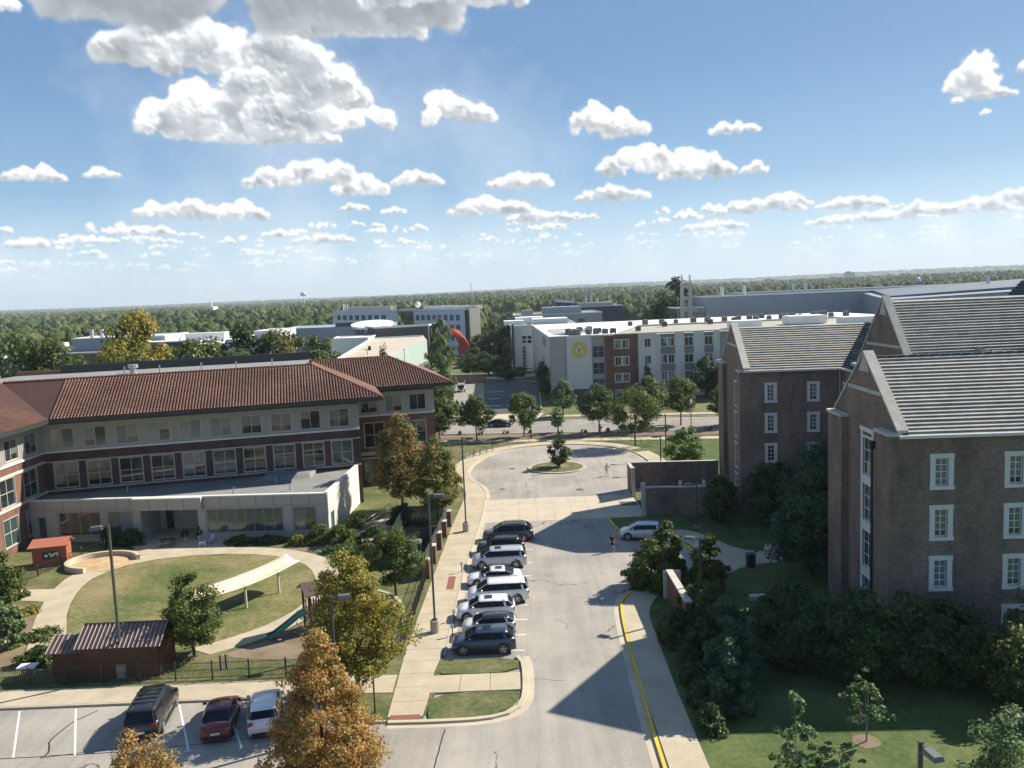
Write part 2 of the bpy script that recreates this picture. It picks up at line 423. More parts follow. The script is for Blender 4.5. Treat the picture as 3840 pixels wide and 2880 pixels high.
simple('white_paint_line', (0.72, 0.72, 0.70), 0.7, 0.15, 6)
simple('yellow_paint', (0.62, 0.42, 0.05), 0.65, 0.18, 4)
simple('tactile', (0.26, 0.10, 0.065), 0.85, 0.15, 6, bmp=0.5)
brick('brick_red', (0.185, 0.088, 0.06), (0.14, 0.068, 0.05), (0.20, 0.16, 0.13))
brick('brick_brown', (0.25, 0.175, 0.13), (0.14, 0.10, 0.078), (0.26, 0.23, 0.20))
brick('brick_tan', (0.235, 0.165, 0.125), (0.19, 0.13, 0.10), (0.23, 0.19, 0.16))
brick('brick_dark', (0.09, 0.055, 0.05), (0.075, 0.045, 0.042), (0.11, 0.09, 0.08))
simple('limestone', (0.47, 0.44, 0.375), 0.85, 0.16, 1.2, bmp=0.3)
simple('white_trim', (0.66, 0.65, 0.60), 0.6, 0.08, 3)
simple('frame_beige', (0.46, 0.45, 0.41), 0.6, 0.08, 3)
simple('grey_trim', (0.34, 0.33, 0.30), 0.6, 0.08, 3)
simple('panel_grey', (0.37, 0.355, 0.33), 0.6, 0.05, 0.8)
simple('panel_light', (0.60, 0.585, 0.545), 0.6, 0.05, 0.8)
simple('white_membrane', (0.80, 0.79, 0.76), 0.7, 0.08, 0.25)
simple('grey_membrane', (0.22, 0.22, 0.215), 0.85, 0.18, 0.35)
simple('beige_membrane', (0.47, 0.41, 0.33), 0.85, 0.1, 0.12)
simple('dark_fascia', (0.03, 0.04, 0.038), 0.45, 0.15, 2)
simple('black_metal', (0.018, 0.019, 0.02), 0.45, 0.2, 3)
simple('pole_metal', (0.10, 0.10, 0.095), 0.4, 0.15, 3, metal=0.4)
simple('lamp_metal', (0.13, 0.14, 0.145), 0.45, 0.15, 3, metal=0.3)
simple('green_metal', (0.035, 0.10, 0.085), 0.5, 0.2, 2)
simple('galvanised', (0.45, 0.46, 0.47), 0.4, 0.15, 3, metal=0.7)
simple('roof_olive_shaded', (0.34, 0.33, 0.27), 0.9, 0.08, 0.6)  # olive-grey with the roof's shadow worked into the colour
simple('grey_cladding', (0.29, 0.32, 0.36), 0.55, 0.07, 0.1)
simple('dark_roof', (0.13, 0.155, 0.19), 0.6, 0.1, 0.05)
simple('navy_cladding', (0.05, 0.055, 0.095), 0.5, 0.1, 0.2)
simple('office_white', (0.52, 0.54, 0.60), 0.6, 0.05, 0.1)
simple('spandrel_grey', (0.20, 0.195, 0.19), 0.6, 0.06, 0.5)
simple('charcoal_wall', (0.085, 0.08, 0.085), 0.7, 0.08, 0.3)
simple('pale_green_glass', (0.42, 0.52, 0.49), 0.35, 0.06, 0.2)
simple('red_steel', (0.62, 0.065, 0.03), 0.4, 0.08, 1)
simple('wood_brown', (0.105, 0.045, 0.025), 0.8, 0.25, 2.5)
simple('wood_red', (0.30, 0.10, 0.055), 0.7, 0.12, 2)
simple('roof_metal_brown', (0.12, 0.085, 0.075), 0.45, 0.12, 1.2, metal=0.25)
simple('roof_metal_rib', (0.36, 0.29, 0.26), 0.5, 0.1, 1)
simple('roof_metal_red', (0.40, 0.145, 0.09), 0.5, 0.08, 1)
simple('canvas', (0.66, 0.56, 0.42), 0.85, 0.06, 0.8)
simple('post_cream', (0.55, 0.51, 0.42), 0.6, 0.08, 2)
simple('slide_green', (0.03, 0.17, 0.14), 0.35, 0.1, 2)
simple('plastic_blue', (0.30, 0.42, 0.62), 0.5, 0.05, 2)
simple('plastic_white', (0.72, 0.72, 0.72), 0.5, 0.05, 2)
simple('tyre', (0.018, 0.018, 0.018), 0.85, 0.2, 6, local=True)
simple('alloy', (0.52, 0.53, 0.55), 0.3, 0.1, 4, metal=0.8, local=True)
simple('dark_trim', (0.022, 0.022, 0.024), 0.6, 0.2, 4, local=True)
simple('lamp_red', (0.35, 0.015, 0.012), 0.2, 0.1, 4, coat=1, local=True)
simple('lamp_clear', (0.55, 0.57, 0.6), 0.12, 0.1, 4, coat=1, local=True)
simple('number_plate', (0.62, 0.64, 0.66), 0.5, 0.05, 4, local=True)
simple('bark', (0.10, 0.078, 0.058), 0.95, 0.25, 5, bmp=0.6)
simple('pale_bark', (0.30, 0.27, 0.23), 0.9, 0.2, 5, bmp=0.4)
simple('skin', (0.46, 0.27, 0.19), 0.6, 0.04, 3, local=True)
simple('skin_tan', (0.38, 0.21, 0.14), 0.6, 0.04, 3, local=True)
simple('cloth_black', (0.02, 0.021, 0.028), 0.9, 0.1, 5, local=True)
simple('cloth_white', (0.70, 0.70, 0.70), 0.9, 0.05, 5, local=True)
simple('cloth_red', (0.35, 0.04, 0.03), 0.9, 0.05, 5, local=True)
simple('cloth_tan', (0.42, 0.32, 0.20), 0.9, 0.05, 5, local=True)
simple('cloth_navy', (0.03, 0.045, 0.09), 0.9, 0.05, 5, local=True)
simple('hair_dark', (0.025, 0.018, 0.013), 0.7, 0.2, 8, local=True)
simple('hair_blond', (0.35, 0.24, 0.11), 0.7, 0.2, 8, local=True)
simple('sign_yellow', (0.62, 0.47, 0.10), 0.5, 0.05, 1)
simple('sign_white', (0.72, 0.72, 0.70), 0.5, 0.05, 2)
simple('roof_slate', (0.37, 0.35, 0.305), 0.85, 0.22, 1.3, bmp=0.5)
simple('roof_slate_under', (0.035, 0.035, 0.034), 0.9, 0.2, 2)
simple('roof_slate_shaded_and_ridge', (0.07, 0.085, 0.09), 0.8, 0.2, 1.5)  # slate darkened to carry the shade of some slopes; also for ridge tiles
glassmat('glass_dark', (0.022, 0.028, 0.032))
glassmat('glass_blind', (0.19, 0.20, 0.19), 0.12, 0.35)
glassmat('glass_curtain', (0.13, 0.155, 0.14), 0.1, 0.3)
glassmat('glass_blue', (0.012, 0.04, 0.10), 0.12, 0.3, 0.5)
glassmat('glass_green', (0.06, 0.10, 0.10), 0.08, 0.4)
glassmat('car_glass', (0.010, 0.012, 0.015), 0.08, 0.1, 0.18)
leafmat('leaf_bright', ((0.045, 0.095, 0.025), (0.09, 0.17, 0.045), (0.15, 0.25, 0.07), (0.24, 0.34, 0.11)))
# clay tiles: each tile its own tone
m_, t_, b_ = newmat('clay_tile')
g_ = N(t_, 'ShaderNodeNewGeometry')
oi_ = N(t_, 'ShaderNodeObjectInfo')
f_ = noise(t_, 0.13, 3, 0.6, objco(t_))
rr_ = mth(t_, 'FRACT', mth(t_, 'ADD', g_.outputs['Random Per Island'], oi_.outputs['Random']))
mv_ = mth(t_, 'ADD', mth(t_, 'MULTIPLY', f_, 0.85), mth(t_, 'MULTIPLY', rr_, 0.15))
t_.links.new(ramp(t_, mv_, [(0.3, (0.105, 0.050, 0.037)), (0.5, (0.160, 0.078, 0.055)), (0.7, (0.225, 0.13, 0.09))]), b_.inputs['Base Color'])
b_.inputs['Roughness'].default_value = 0.75
simple('tile_under', (0.055, 0.022, 0.018), 0.9, 0.2, 2)
simple('tile_hip', (0.27, 0.115, 0.08), 0.75, 0.15, 1)

leafmat('leaf_green', ((0.034, 0.066, 0.015), (0.075, 0.12, 0.026), (0.135, 0.175, 0.040), (0.21, 0.235, 0.06)))
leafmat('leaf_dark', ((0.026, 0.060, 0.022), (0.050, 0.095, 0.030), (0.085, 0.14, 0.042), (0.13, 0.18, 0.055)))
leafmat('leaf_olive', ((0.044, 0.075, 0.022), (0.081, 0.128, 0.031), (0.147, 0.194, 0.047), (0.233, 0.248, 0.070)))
leafmat('leaf_yellowgreen', ((0.09, 0.115, 0.026), (0.23, 0.235, 0.04), (0.42, 0.35, 0.06), (0.52, 0.32, 0.07)))
leafmat('leaf_turning', ((0.07, 0.105, 0.03), (0.16, 0.17, 0.045), (0.31, 0.23, 0.07), (0.46, 0.20, 0.085)), clump=0.7)
leafmat('leaf_orange', ((0.18, 0.14, 0.04), (0.36, 0.25, 0.07), (0.54, 0.36, 0.12), (0.56, 0.25, 0.09)), clump=0.8)
leafmat('leaf_mixed', ((0.055, 0.10, 0.022), (0.12, 0.155, 0.035), (0.22, 0.21, 0.055), (0.40, 0.20, 0.065)), clump=0.6)
leafmat('leaf_silver', ((0.037, 0.075, 0.031), (0.088, 0.150, 0.056), (0.175, 0.250, 0.100), (0.300, 0.375, 0.175)))
leafmat('leaf_blue_green', ((0.026, 0.085, 0.045), (0.045, 0.12, 0.06), (0.075, 0.165, 0.08), (0.12, 0.21, 0.10)))
# ------------------------------------------------------------------ helpers
ORG = {}
def org(o):
    """world origin of the parent chain (all parts below an unrotated Empty)"""
    v = Vector((0, 0, 0))
    while o is not None:
        v += o.location; o = o.parent
    return v

def tag(o, label=None, cat=None, group=None, kind=None):
    if label: o['label'] = label
    if cat: o['category'] = cat
    if group: o['group'] = group
    if kind: o['kind'] = kind
    return o

def thing(name, label, cat, loc=(0, 0, 0), rz=0.0, group=None):
    o = bpy.data.objects.new(name, None); COL.objects.link(o)
    o.empty_display_size = 0.3
    o.location = loc; o.rotation_euler = (0, 0, rz)
    return tag(o, label, cat, group)

class MB:
    def __init__(s):
        s.v = []; s.f = []; s.m = []
    def add(s, vs, fs, mi=0):
        k = len(s.v); s.v += [tuple(p) for p in vs]
        s.f += [tuple(k + i for i in f) for f in fs]; s.m += [mi] * len(fs)
        return s
    def quad(s, a, b, c, d, mi=0):
        return s.add((a, b, c, d), ((0, 1, 2, 3),), mi)
    def hexa(s, b4, t4, mi=0):
        return s.add(list(b4) + list(t4), ((3, 2, 1, 0), (4, 5, 6, 7), (0, 1, 5, 4), (1, 2, 6, 5), (2, 3, 7, 6), (3, 0, 4, 7)), mi)
    def box(s, a, b, mi=0):
        (x0, y0, z0), (x1, y1, z1) = a, b
        return s.hexa(((x0, y0, z0), (x1, y0, z0), (x1, y1, z0), (x0, y1, z0)), ((x0, y0, z1), (x1, y0, z1), (x1, y1, z1), (x0, y1, z1)), mi)
    def obox(s, o, ux, uy, uz, mi=0):
        o = Vector(o); ux = Vector(ux); uy = Vector(uy); uz = Vector(uz)
        return s.hexa((o, o + ux, o + ux + uy, o + uy), (o + uz, o + ux + uz, o + ux + uy + uz, o + uy + uz), mi)
    def prism(s, poly, z0, z1, mi=0):
        n = len(poly)
        area = sum(poly[i][0] * poly[(i + 1) % n][1] - poly[(i + 1) % n][0] * poly[i][1] for i in range(n))
        if area < 0: poly = poly[::-1]
        vs = [(p[0], p[1], z0) for p in poly] + [(p[0], p[1], z1) for p in poly]
        fs = [tuple(range(n))[::-1], tuple(range(n, 2 * n))] + [(i, (i + 1) % n, n + (i + 1) % n, n + i) for i in range(n)]
        return s.add(vs, fs, mi)
    def tube(s, pts, rad, n=8, mi=0, cap=True):
        pts = [Vector(p) for p in pts]
        if not hasattr(rad, '__len__'): rad = [rad] * len(pts)
        k = len(s.v); m = len(pts)
        for i, p in enumerate(pts):
            t = (pts[min(i + 1, m - 1)] - pts[max(i - 1, 0)]).normalized()
            a = t.cross(Vector((0, 0, 1)) if abs(t.z) < 0.95 else Vector((1, 0, 0))).normalized(); b = t.cross(a)
            for j in range(n):
                q = 2 * pi * j / n
                s.v.append(tuple(p + (a * cos(q) + b * sin(q)) * rad[i]))
        for i in range(m - 1):
            for j in range(n):
                j2 = (j + 1) % n
                s.f.append((k + i * n + j, k + i * n + j2, k + (i + 1) * n + j2, k + (i + 1) * n + j)); s.m.append(mi)
        if cap:
            s.f.append(tuple(k + j for j in range(n))[::-1]); s.f.append(tuple(k + (m - 1) * n + j for j in range(n))); s.m += [mi, mi]
        return s
    def ball(s, c, r, n=8, mi=0, sc=(1, 1, 1)):
        k = len(s.v); rows = n // 2
        for i in range(rows + 1):
            th = pi * i / rows
            for j in range(n):
                ph = 2 * pi * j / n
                s.v.append((c[0] + r * sc[0] * sin(th) * cos(ph), c[1] + r * sc[1] * sin(th) * sin(ph), c[2] + r * sc[2] * cos(th)))
        for i in range(rows):
            for j in range(n):
                j2 = (j + 1) % n
                s.f.append((k + i * n + j, k + (i + 1) * n + j, k + (i + 1) * n + j2, k + i * n + j2)); s.m.append(mi)
        return s
    def mesh(s, name, mats, off=(0, 0, 0), smooth=False):
        me = bpy.data.meshes.new(name)
        vs = s.v
        if any(off): vs = [(a - off[0], b - off[1], c - off[2]) for a, b, c in vs]
        me.from_pydata(vs, [], s.f)
        for q in ([mats] if isinstance(mats, str) else mats): me.materials.append(MATS[q])
        if max(s.m, default=0) > 0: me.polygons.foreach_set('material_index', s.m)
        if smooth: me.polygons.foreach_set('use_smooth', [True] * len(s.f))
        me.update()
        return me
    def obj(s, name, mats, parent=None, smooth=False, local=False, bevel=0):
        off = (0, 0, 0) if (local or parent is None) else tuple(org(parent))
        o = bpy.data.objects.new(name, s.mesh(name, mats, off, smooth)); COL.objects.link(o)
        o.parent = parent
        if bevel:
            bv = o.modifiers.new('bevel', 'BEVEL'); bv.width = bevel; bv.segments = 1; bv.limit_method = 'ANGLE'
        return o

def inst(me, name, parent=None, loc=(0, 0, 0), rot=(0, 0, 0), scale=None):
    o = bpy.data.objects.new(name, me); COL.objects.link(o); o.parent = parent
    o.location = loc; o.rotation_euler = rot
    if scale: o.scale = scale
    return o

def copy_tree(o, loc=None, rz=None, label=None, group=None, parent=None):
    c = o.copy(); COL.objects.link(c); c.parent = parent
    if loc is not None: c.location = loc
    if rz is not None: c.rotation_euler = (0, 0, rz)
    if label: c['label'] = label
    if group: c['group'] = group
    for ch in list(o.children): copy_tree(ch, parent=c)
    return c

def struct(o): o['kind'] = 'structure'; return o
def lerp(a, b, t): return a + (b - a) * t
def resample(poly, n):
    L = [0]
    for a, b in zip(poly, poly[1:]): L.append(L[-1] + hypot(b[0] - a[0], b[1] - a[1]))
    out = []
    for i in range(n + 1):
        d = L[-1] * i / n; k = 0
        while k < len(L) - 2 and L[k + 1] < d: k += 1
        t = (d - L[k]) / max(1e-9, L[k + 1] - L[k])
        out.append((lerp(poly[k][0], poly[k + 1][0], t), lerp(poly[k][1], poly[k + 1][1], t)))
    return out
def smoothpoly(pts, it=2, closed=False):
    for _ in range(it):
        out = []
        n = len(pts)
        rngs = range(n) if closed else range(n - 1)
        if not closed: out.append(pts[0])
        for i in rngs:
            a, b = pts[i], pts[(i + 1) % n]
            out += [(lerp(a[0], b[0], .25), lerp(a[1], b[1], .25)), (lerp(a[0], b[0], .75), lerp(a[1], b[1], .75))]
        if not closed: out.append(pts[-1])
        pts = out
    return pts
def offset(poly, d):
    """offset an open polyline to its left by d"""
    out = []
    for i in range(len(poly)):
        a = poly[max(0, i - 1)]; b = poly[min(len(poly) - 1, i + 1)]
        dx, dy = b[0] - a[0], b[1] - a[1]; L = hypot(dx, dy) or 1
        out.append((poly[i][0] - dy / L * d, poly[i][1] + dx / L * d))
    return out
def slabs(parent, A, B, n, sub=1, z0=-0.02, z1=0.12, mat='sidewalk', gap=0.03, name='paving_slab'):
    """a strip between polylines A and B laid as n separate slabs"""
    a = resample(A, n * sub); b = resample(B, n * sub)
    for i in range(n):
        ia = a[i * sub:(i + 1) * sub + 1]; ib = b[i * sub:(i + 1) * sub + 1]
        L = max(0.2, hypot(ia[-1][0] - ia[0][0], ia[-1][1] - ia[0][1])); g = gap / L
        ia = [(lerp(ia[0][0], ia[1][0], g), lerp(ia[0][1], ia[1][1], g))] + ia[1:]
        ib = [(lerp(ib[0][0], ib[1][0], g), lerp(ib[0][1], ib[1][1], g))] + ib[1:]
        MB().prism(ia + ib[::-1], z0, z1 + random.uniform(-0.002, 0.002)).obj(name, mat, parent)
def sheet(name, poly, z, mat, parent=None):
    n = len(poly)
    area = sum(poly[i][0] * poly[(i + 1) % n][1] - poly[(i + 1) % n][0] * poly[i][1] for i in range(n))
    if area < 0: poly = poly[::-1]
    o = MB().add([(p[0], p[1], z) for p in poly], (tuple(range(n)),)).obj(name, mat, parent)
    return o
def strip(mb, pts, w, z0, z1, mi=0):
    """kerb-like band of width w centred on a polyline"""
    L = offset(pts, w / 2); R = offset(pts, -w / 2)
    for i in range(len(pts) - 1):
        mb.hexa([(*R[i], z0), (*R[i + 1], z0), (*L[i + 1], z0), (*L[i], z0)], [(*R[i], z1), (*R[i + 1], z1), (*L[i + 1], z1), (*L[i], z1)], mi)
    return mb
def parentize(name):
    o = bpy.data.objects.new(name, None); COL.objects.link(o); o['kind'] = 'structure'; return o

# windows and walls -------------------------------------------------------
STY = {  # surround width, surround mat, frame bar, proud, (nx, ny) mullions, pane materials, recess
 'dorm':   dict(sw=0.34, sm='white_trim', bar=0.07, nx=2, ny=4, panes=('glass_green', 'glass_dark', 'glass_blind'), rec=0.10, sill=0.06),
 'dormtall': dict(sw=0.22, sm='white_trim', bar=0.07, nx=2, ny=3, panes=('glass_dark', 'glass_green'), rec=0.08, sill=0.0),
 'brickpair': dict(sw=0.06, sm='frame_beige', bar=0.08, nx=2, ny=1, panes=('glass_dark', 'glass_dark', 'glass_blind', 'glass_green'), rec=0.06, sill=0.0),
 'annex': dict(sw=0.05, sm='grey_trim', bar=0.07, nx=4, ny=1, panes=('glass_dark', 'glass_green'), rec=0.06, sill=0.04),
 'annex2': dict(sw=0.05, sm='grey_trim', bar=0.07, nx=2, ny=1, panes=('glass_green',), rec=0.06, sill=0.04),
 'resid': dict(sw=0.12, sm='white_trim', bar=0.09, nx=2, ny=1, panes=('glass_dark', 'glass_blue', 'glass_blind'), rec=0.05, sill=0.0),
 'blue': dict(sw=0.10, sm='panel_grey', bar=0.12, nx=2, ny=2, panes=('glass_blue',), rec=0.05, sill=0.0),
 'office': dict(sw=0.0, sm='office_white', bar=0.16, nx=2, ny=1, panes=('glass_blue', 'glass_blue'), rec=0.06, sill=0.0),
 'curtain': dict(sw=0.1, sm='grey_trim', bar=0.14, nx=7, ny=4, panes=('glass_green', 'glass_dark'), rec=0.05, sill=0.0),
 'plain': dict(sw=0.05, sm='grey_trim', bar=0.08, nx=1, ny=1, panes=('glass_dark',), rec=0.05, sill=0.0),
}
WR = random.Random(3)
def facade(parent, p0, p1, z0, z1, ops, mat, name='wall', depth=0.25, top=None):
    """Wall from p0 to p1 (outside is to the right of the direction) with real openings; top(u)->z for gables."""
    dx, dy = p1[0] - p0[0], p1[1] - p0[1]; L = hypot(dx, dy); ex, ey = dx / L, dy / L; nx_, ny_ = ey, -ex
    def P(u, z, q=0.0): return (p0[0] + ex * u + nx_ * q, p0[1] + ey * u + ny_ * q, z)
    us = sorted({0.0, L, *[round(o[0], 4) for o in ops], *[round(o[1], 4) for o in ops]})
    zs = sorted({z0, z1, *[round(o[2], 4) for o in ops], *[round(o[3], 4) for o in ops]})
    mb = MB()
    for i in range(len(us) - 1):
        for j in range(len(zs) - 1):
            cu, cz = (us[i] + us[i + 1]) / 2, (zs[j] + zs[j + 1]) / 2
            if any(o[0] < cu < o[1] and o[2] < cz < o[3] for o in ops): continue
            mb.quad(P(us[i], zs[j]), P(us[i + 1], zs[j]), P(us[i + 1], zs[j + 1]), P(us[i], zs[j + 1]))
    for o in ops:
        a, b, c, d = o[:4]
        mb.quad(P(a, c), P(a, d), P(a, d, -depth), P(a, c, -depth)); mb.quad(P(b, d), P(b, c), P(b, c, -depth), P(b, d, -depth))
        mb.quad(P(a, c), P(a, c, -depth), P(b, c, -depth), P(b, c)); mb.quad(P(a, d), P(b, d), P(b, d, -depth), P(a, d, -depth))
    mb.obj(name, mat, parent)
    for o in ops:
        if o[4] is None: continue
        st = dict(STY[o[4]])
        if len(o) > 5: st.update(o[5])
        a, b, c, d = o[:4]
        U = Vector((ex, ey, 0)); Q = Vector((nx_, ny_, 0)); Z = Vector((0, 0, 1))
        fr = MB(); sw = st['sw']; pr = 0.05
        def bx(u0, u1, w0, w1, q0, q1, mi=0):
            fr.obox(P(u0, w0, q0), U * (u1 - u0), Q * (q1 - q0), Z * (w1 - w0), mi)
        if sw > 0:
            bx(a - sw, a, c, d, -0.02, pr); bx(b, b + sw, c, d, -0.02, pr)
            bx(a - sw - 0.03, b + sw + 0.03, d, d + sw * 0.9, -0.02, pr + 0.03); bx(a - sw - 0.03, b + sw + 0.03, c - sw * 0.7, c, -0.02, pr + 0.03 + st['sill'])
        bar = st['bar']; r0, r1 = -st['rec'] - 0.05, -st['rec'] + 0.01
        nx, ny = st['nx'], st['ny']
        bx(a, a + bar, c, d, r0, r1); bx(b - bar, b, c, d, r0, r1)
        bx(a + bar, b - bar, c, c + bar, r0, r1); bx(a + bar, b - bar, d - bar, d, r0, r1)
        for i in range(1, nx):
            u = lerp(a, b, i / nx); bx(u - bar / 2.4, u + bar / 2.4, c + bar, d - bar, r0, r1 - 0.012)
        for j in range(1, ny):
            w = lerp(c, d, j / ny); bx(a + bar, b - bar, w - bar / 2.6, w + bar / 2.6, r0, r1 - 0.006)
        w_ = fr.obj('window', st['sm'], parent)
        q = -st['rec'] - 0.03
        pan = WR.choice(st['panes'])
        if o[4] == 'dorm':
            h = lerp(c, d, WR.choice((0.27, 0.27, 0.27, 0.5, 0.0, 1.0)))
            pm = MB()
            if h > c + .01: pm.quad(P(a, c, q), P(b, c, q), P(b, h, q), P(a, h, q), 0)
            if h < d - .01: pm.quad(P(a, h, q), P(b, h, q), P(b, d, q), P(a, d, q), 1)
            pm.obj('pane', ['glass_dark', 'glass_curtain'], w_)
        elif pan == 'glass_blind' or (st['nx'] == 2 and st['ny'] == 1 and o[4] != 'office'):
            # blind drawn down behind the upper part, dark glass below
            for k in range(nx):
                u0, u1 = lerp(a, b, k / nx), lerp(a, b, (k + 1) / nx)
                h = lerp(d, c, WR.choice((0.0, 0.45, 0.7, 1.0)) if pan == 'glass_blind' else (WR.choice((0.0, 0.0, 0.0, 0.6, 1.0))))
                pm = MB(); pm.quad(P(u0, c, q), P(u1, c, q), P(u1, h, q), P(u0, h, q), 0) if h > c + .01 else None
                if h < d - .01: pm.quad(P(u0, h, q), P(u1, h, q), P(u1, d, q), P(u0, d, q), 1)
                pm.obj('pane', ['glass_green' if pan == 'glass_green' else 'glass_dark', 'glass_blind'], w_)
        else:
            MB().quad(P(a, c, q), P(b, c, q), P(b, d, q), P(a, d, q)).obj('pane', pan, w_)
    return P

def tile_roof(parent, e0, e1, r0, r1, mat_tile='clay_tile', cw=0.34, rh=0.46, limit=0):
    """barrel tiles over the slope with eave e0->e1 and ridge r0->r1 (3D points); returns nothing"""
    e0, e1, r0, r1 = map(Vector, (e0, e1, r0, r1))
    E = (e1 - e0); EL = E.length; E.normalize()
    up = (r0 - e0); up = up - E * up.dot(E); SL = up.length; up.normalize()
    nrm = E.cross(up).normalized()
    if nrm.z < 0: nrm = -nrm
    MB().add([e0 - nrm * .02, e1 - nrm * .02, r1 - nrm * .02, r0 - nrm * .02], ((0, 1, 2, 3),)).obj('roof_deck', 'tile_under', parent)
    a0 = (r0 - e0).dot(E); a1 = (r1 - e0).dot(E)
    # one tile: half barrel, tapering
    n = 4; R = cw * 0.36
    tv = []
    for k, (yy, rr, lift) in enumerate(((0, R, 0.045), (rh * 1.06, R * 0.82, 0.0))):
        for j in range(n + 1):
            q = pi * j / n
            tv.append((rr * cos(q), yy, rr * sin(q) * 0.85 + lift))
    tf = [(j, n + 1 + j, n + 2 + j, j + 1) for j in range(n)] + [tuple(range(n + 1))]
    cols = int(EL / cw); rows = int(SL / rh)
    M3 = Matrix((E, up, nrm)).transposed()
    items = []
    for i in range(cols):
        for j in range(rows):
            x = (i + .5) * cw; y = j * rh; t = (y + rh * .5) / SL
            if x < a0 * t + cw * .3 or x > EL + (a1 - EL) * t - cw * .3: continue
            items.append(e0 + E * x + up * y)
    if limit:
        items.sort(key=lambda p: p.length)
    tm = bpy.data.meshes.new('clay_tile'); tm.from_pydata(tv, [], tf); tm.materials.append(MATS[mat_tile])
    rot = M3.to_euler(); o_ = org(parent)
    for p in items[:limit]: inst(tm, 'roof_tile', parent, p - o_, rot)
    rest = items[limit:]
    if rest:
        base = np.array([M3 @ Vector(v) for v in tv]); P0 = np.array([tuple(p - o_) for p in rest])
        V = (P0[:, None, :] + base[None]).reshape(-1, 3); nv = len(tv)
        F = [tuple(k * nv + i for i in f) for k in range(len(rest)) for f in tf]
        me = bpy.data.meshes.new('roof_tiles'); me.from_pydata(V.tolist(), [], F); me.materials.append(MATS[mat_tile])
        o = inst(me, 'roof_tiles', parent); o['kind'] = 'stuff'

# foliage -----------------------------------------------------------------
def leafcloud(name, n, env, size, mat, seed, clumps=60, spread=0.30, aspect=0.75, shell=0.55):
    """env(t)->(radius) for t in 0..1 up the crown; env carries rx, z0, z1"""
    rs = np.random.RandomState(seed)
    prof, R, z0, z1 = env
    H = z1 - z0
    t = rs.rand(clumps * 3)
    pr = np.interp(t, np.linspace(0, 1, len(prof)), prof)
    keep = rs.rand(len(t)) < (pr / max(prof)) ** 1.3
    t = t[keep][:clumps]; pr = pr[keep][:clumps]; k = len(t)
    ang = rs.rand(k) * 2 * pi
    rad = pr * R * (shell + (1 - shell) * rs.rand(k)) * rs.uniform(0.72, 1.08, k)
    C = np.stack([rad * np.cos(ang), rad * np.sin(ang), z0 + H * t], 1)
    # a lumpy lobe pattern pushes some sides out
    lob = 1 + 0.22 * np.sin(ang * 3 + seed) * np.cos(t * 7 + seed * 1.7)
    C[:, :2] *= lob[:, None]
    cr = spread * R * rs.uniform(0.6, 1.25, k)
    idx = rs.randint(0, k, n)
    dirs = rs.normal(size=(n, 3)); dirs /= np.linalg.norm(dirs, axis=1)[:, None]
    rr = rs.rand(n) ** 0.45
    Pn = C[idx] + dirs * (rr * cr[idx])[:, None] * np.array([1, 1, 0.72])
    Pn[:, 2] = np.maximum(Pn[:, 2], z0 * 0.6)
    ctr = np.array([0, 0, z0 + H * 0.4])
    nm = 0.55 * dirs + 0.35 * (Pn - ctr) / max(R, H / 2) + rs.normal(size=(n, 3)) * 0.45 + np.array([0, 0, 0.25])
    nm /= np.linalg.norm(nm, axis=1)[:, None]
    a = np.cross(nm, rs.normal(size=(n, 3))); a /= np.linalg.norm(a, axis=1)[:, None]
    b = np.cross(nm, a)
    s = size * rs.uniform(0.6, 1.35, n)[:, None]
    V = np.stack([Pn + a * s, Pn + b * s * aspect, Pn - a * s, Pn - b * s * aspect], 1).reshape(-1, 3)
    me = bpy.data.meshes.new(name)
    me.vertices.add(4 * n); me.vertices.foreach_set('co', V.ravel().astype(np.float32))
    me.loops.add(4 * n); me.loops.foreach_set('vertex_index', np.arange(4 * n, dtype=np.int32))
    me.polygons.add(n); me.polygons.foreach_set('loop_start', np.arange(0, 4 * n, 4, dtype=np.int32))
    try: me.polygons.foreach_set('loop_total', np.full(n, 4, dtype=np.int32))
    except Exception: pass
    me.materials.append(MATS[mat]); me.update(calc_edges=True)
    return me, C

ROUND = [0.35, 0.8, 1.0, 0.98, 0.85, 0.6, 0.22]
OVAL = [0.45, 0.85, 1.0, 0.92, 0.75, 0.5, 0.2]
CONE = [0.85, 1.0, 0.85, 0.65, 0.45, 0.25, 0.06]
COL_ = [0.8, 1.0, 0.98, 0.9, 0.7, 0.4, 0.1]
VASE = [0.2, 0.5, 0.8, 1.0, 1.0, 0.8, 0.4]
DOME = [1.0, 1.0, 0.95, 0.85, 0.65, 0.4, 0.15]

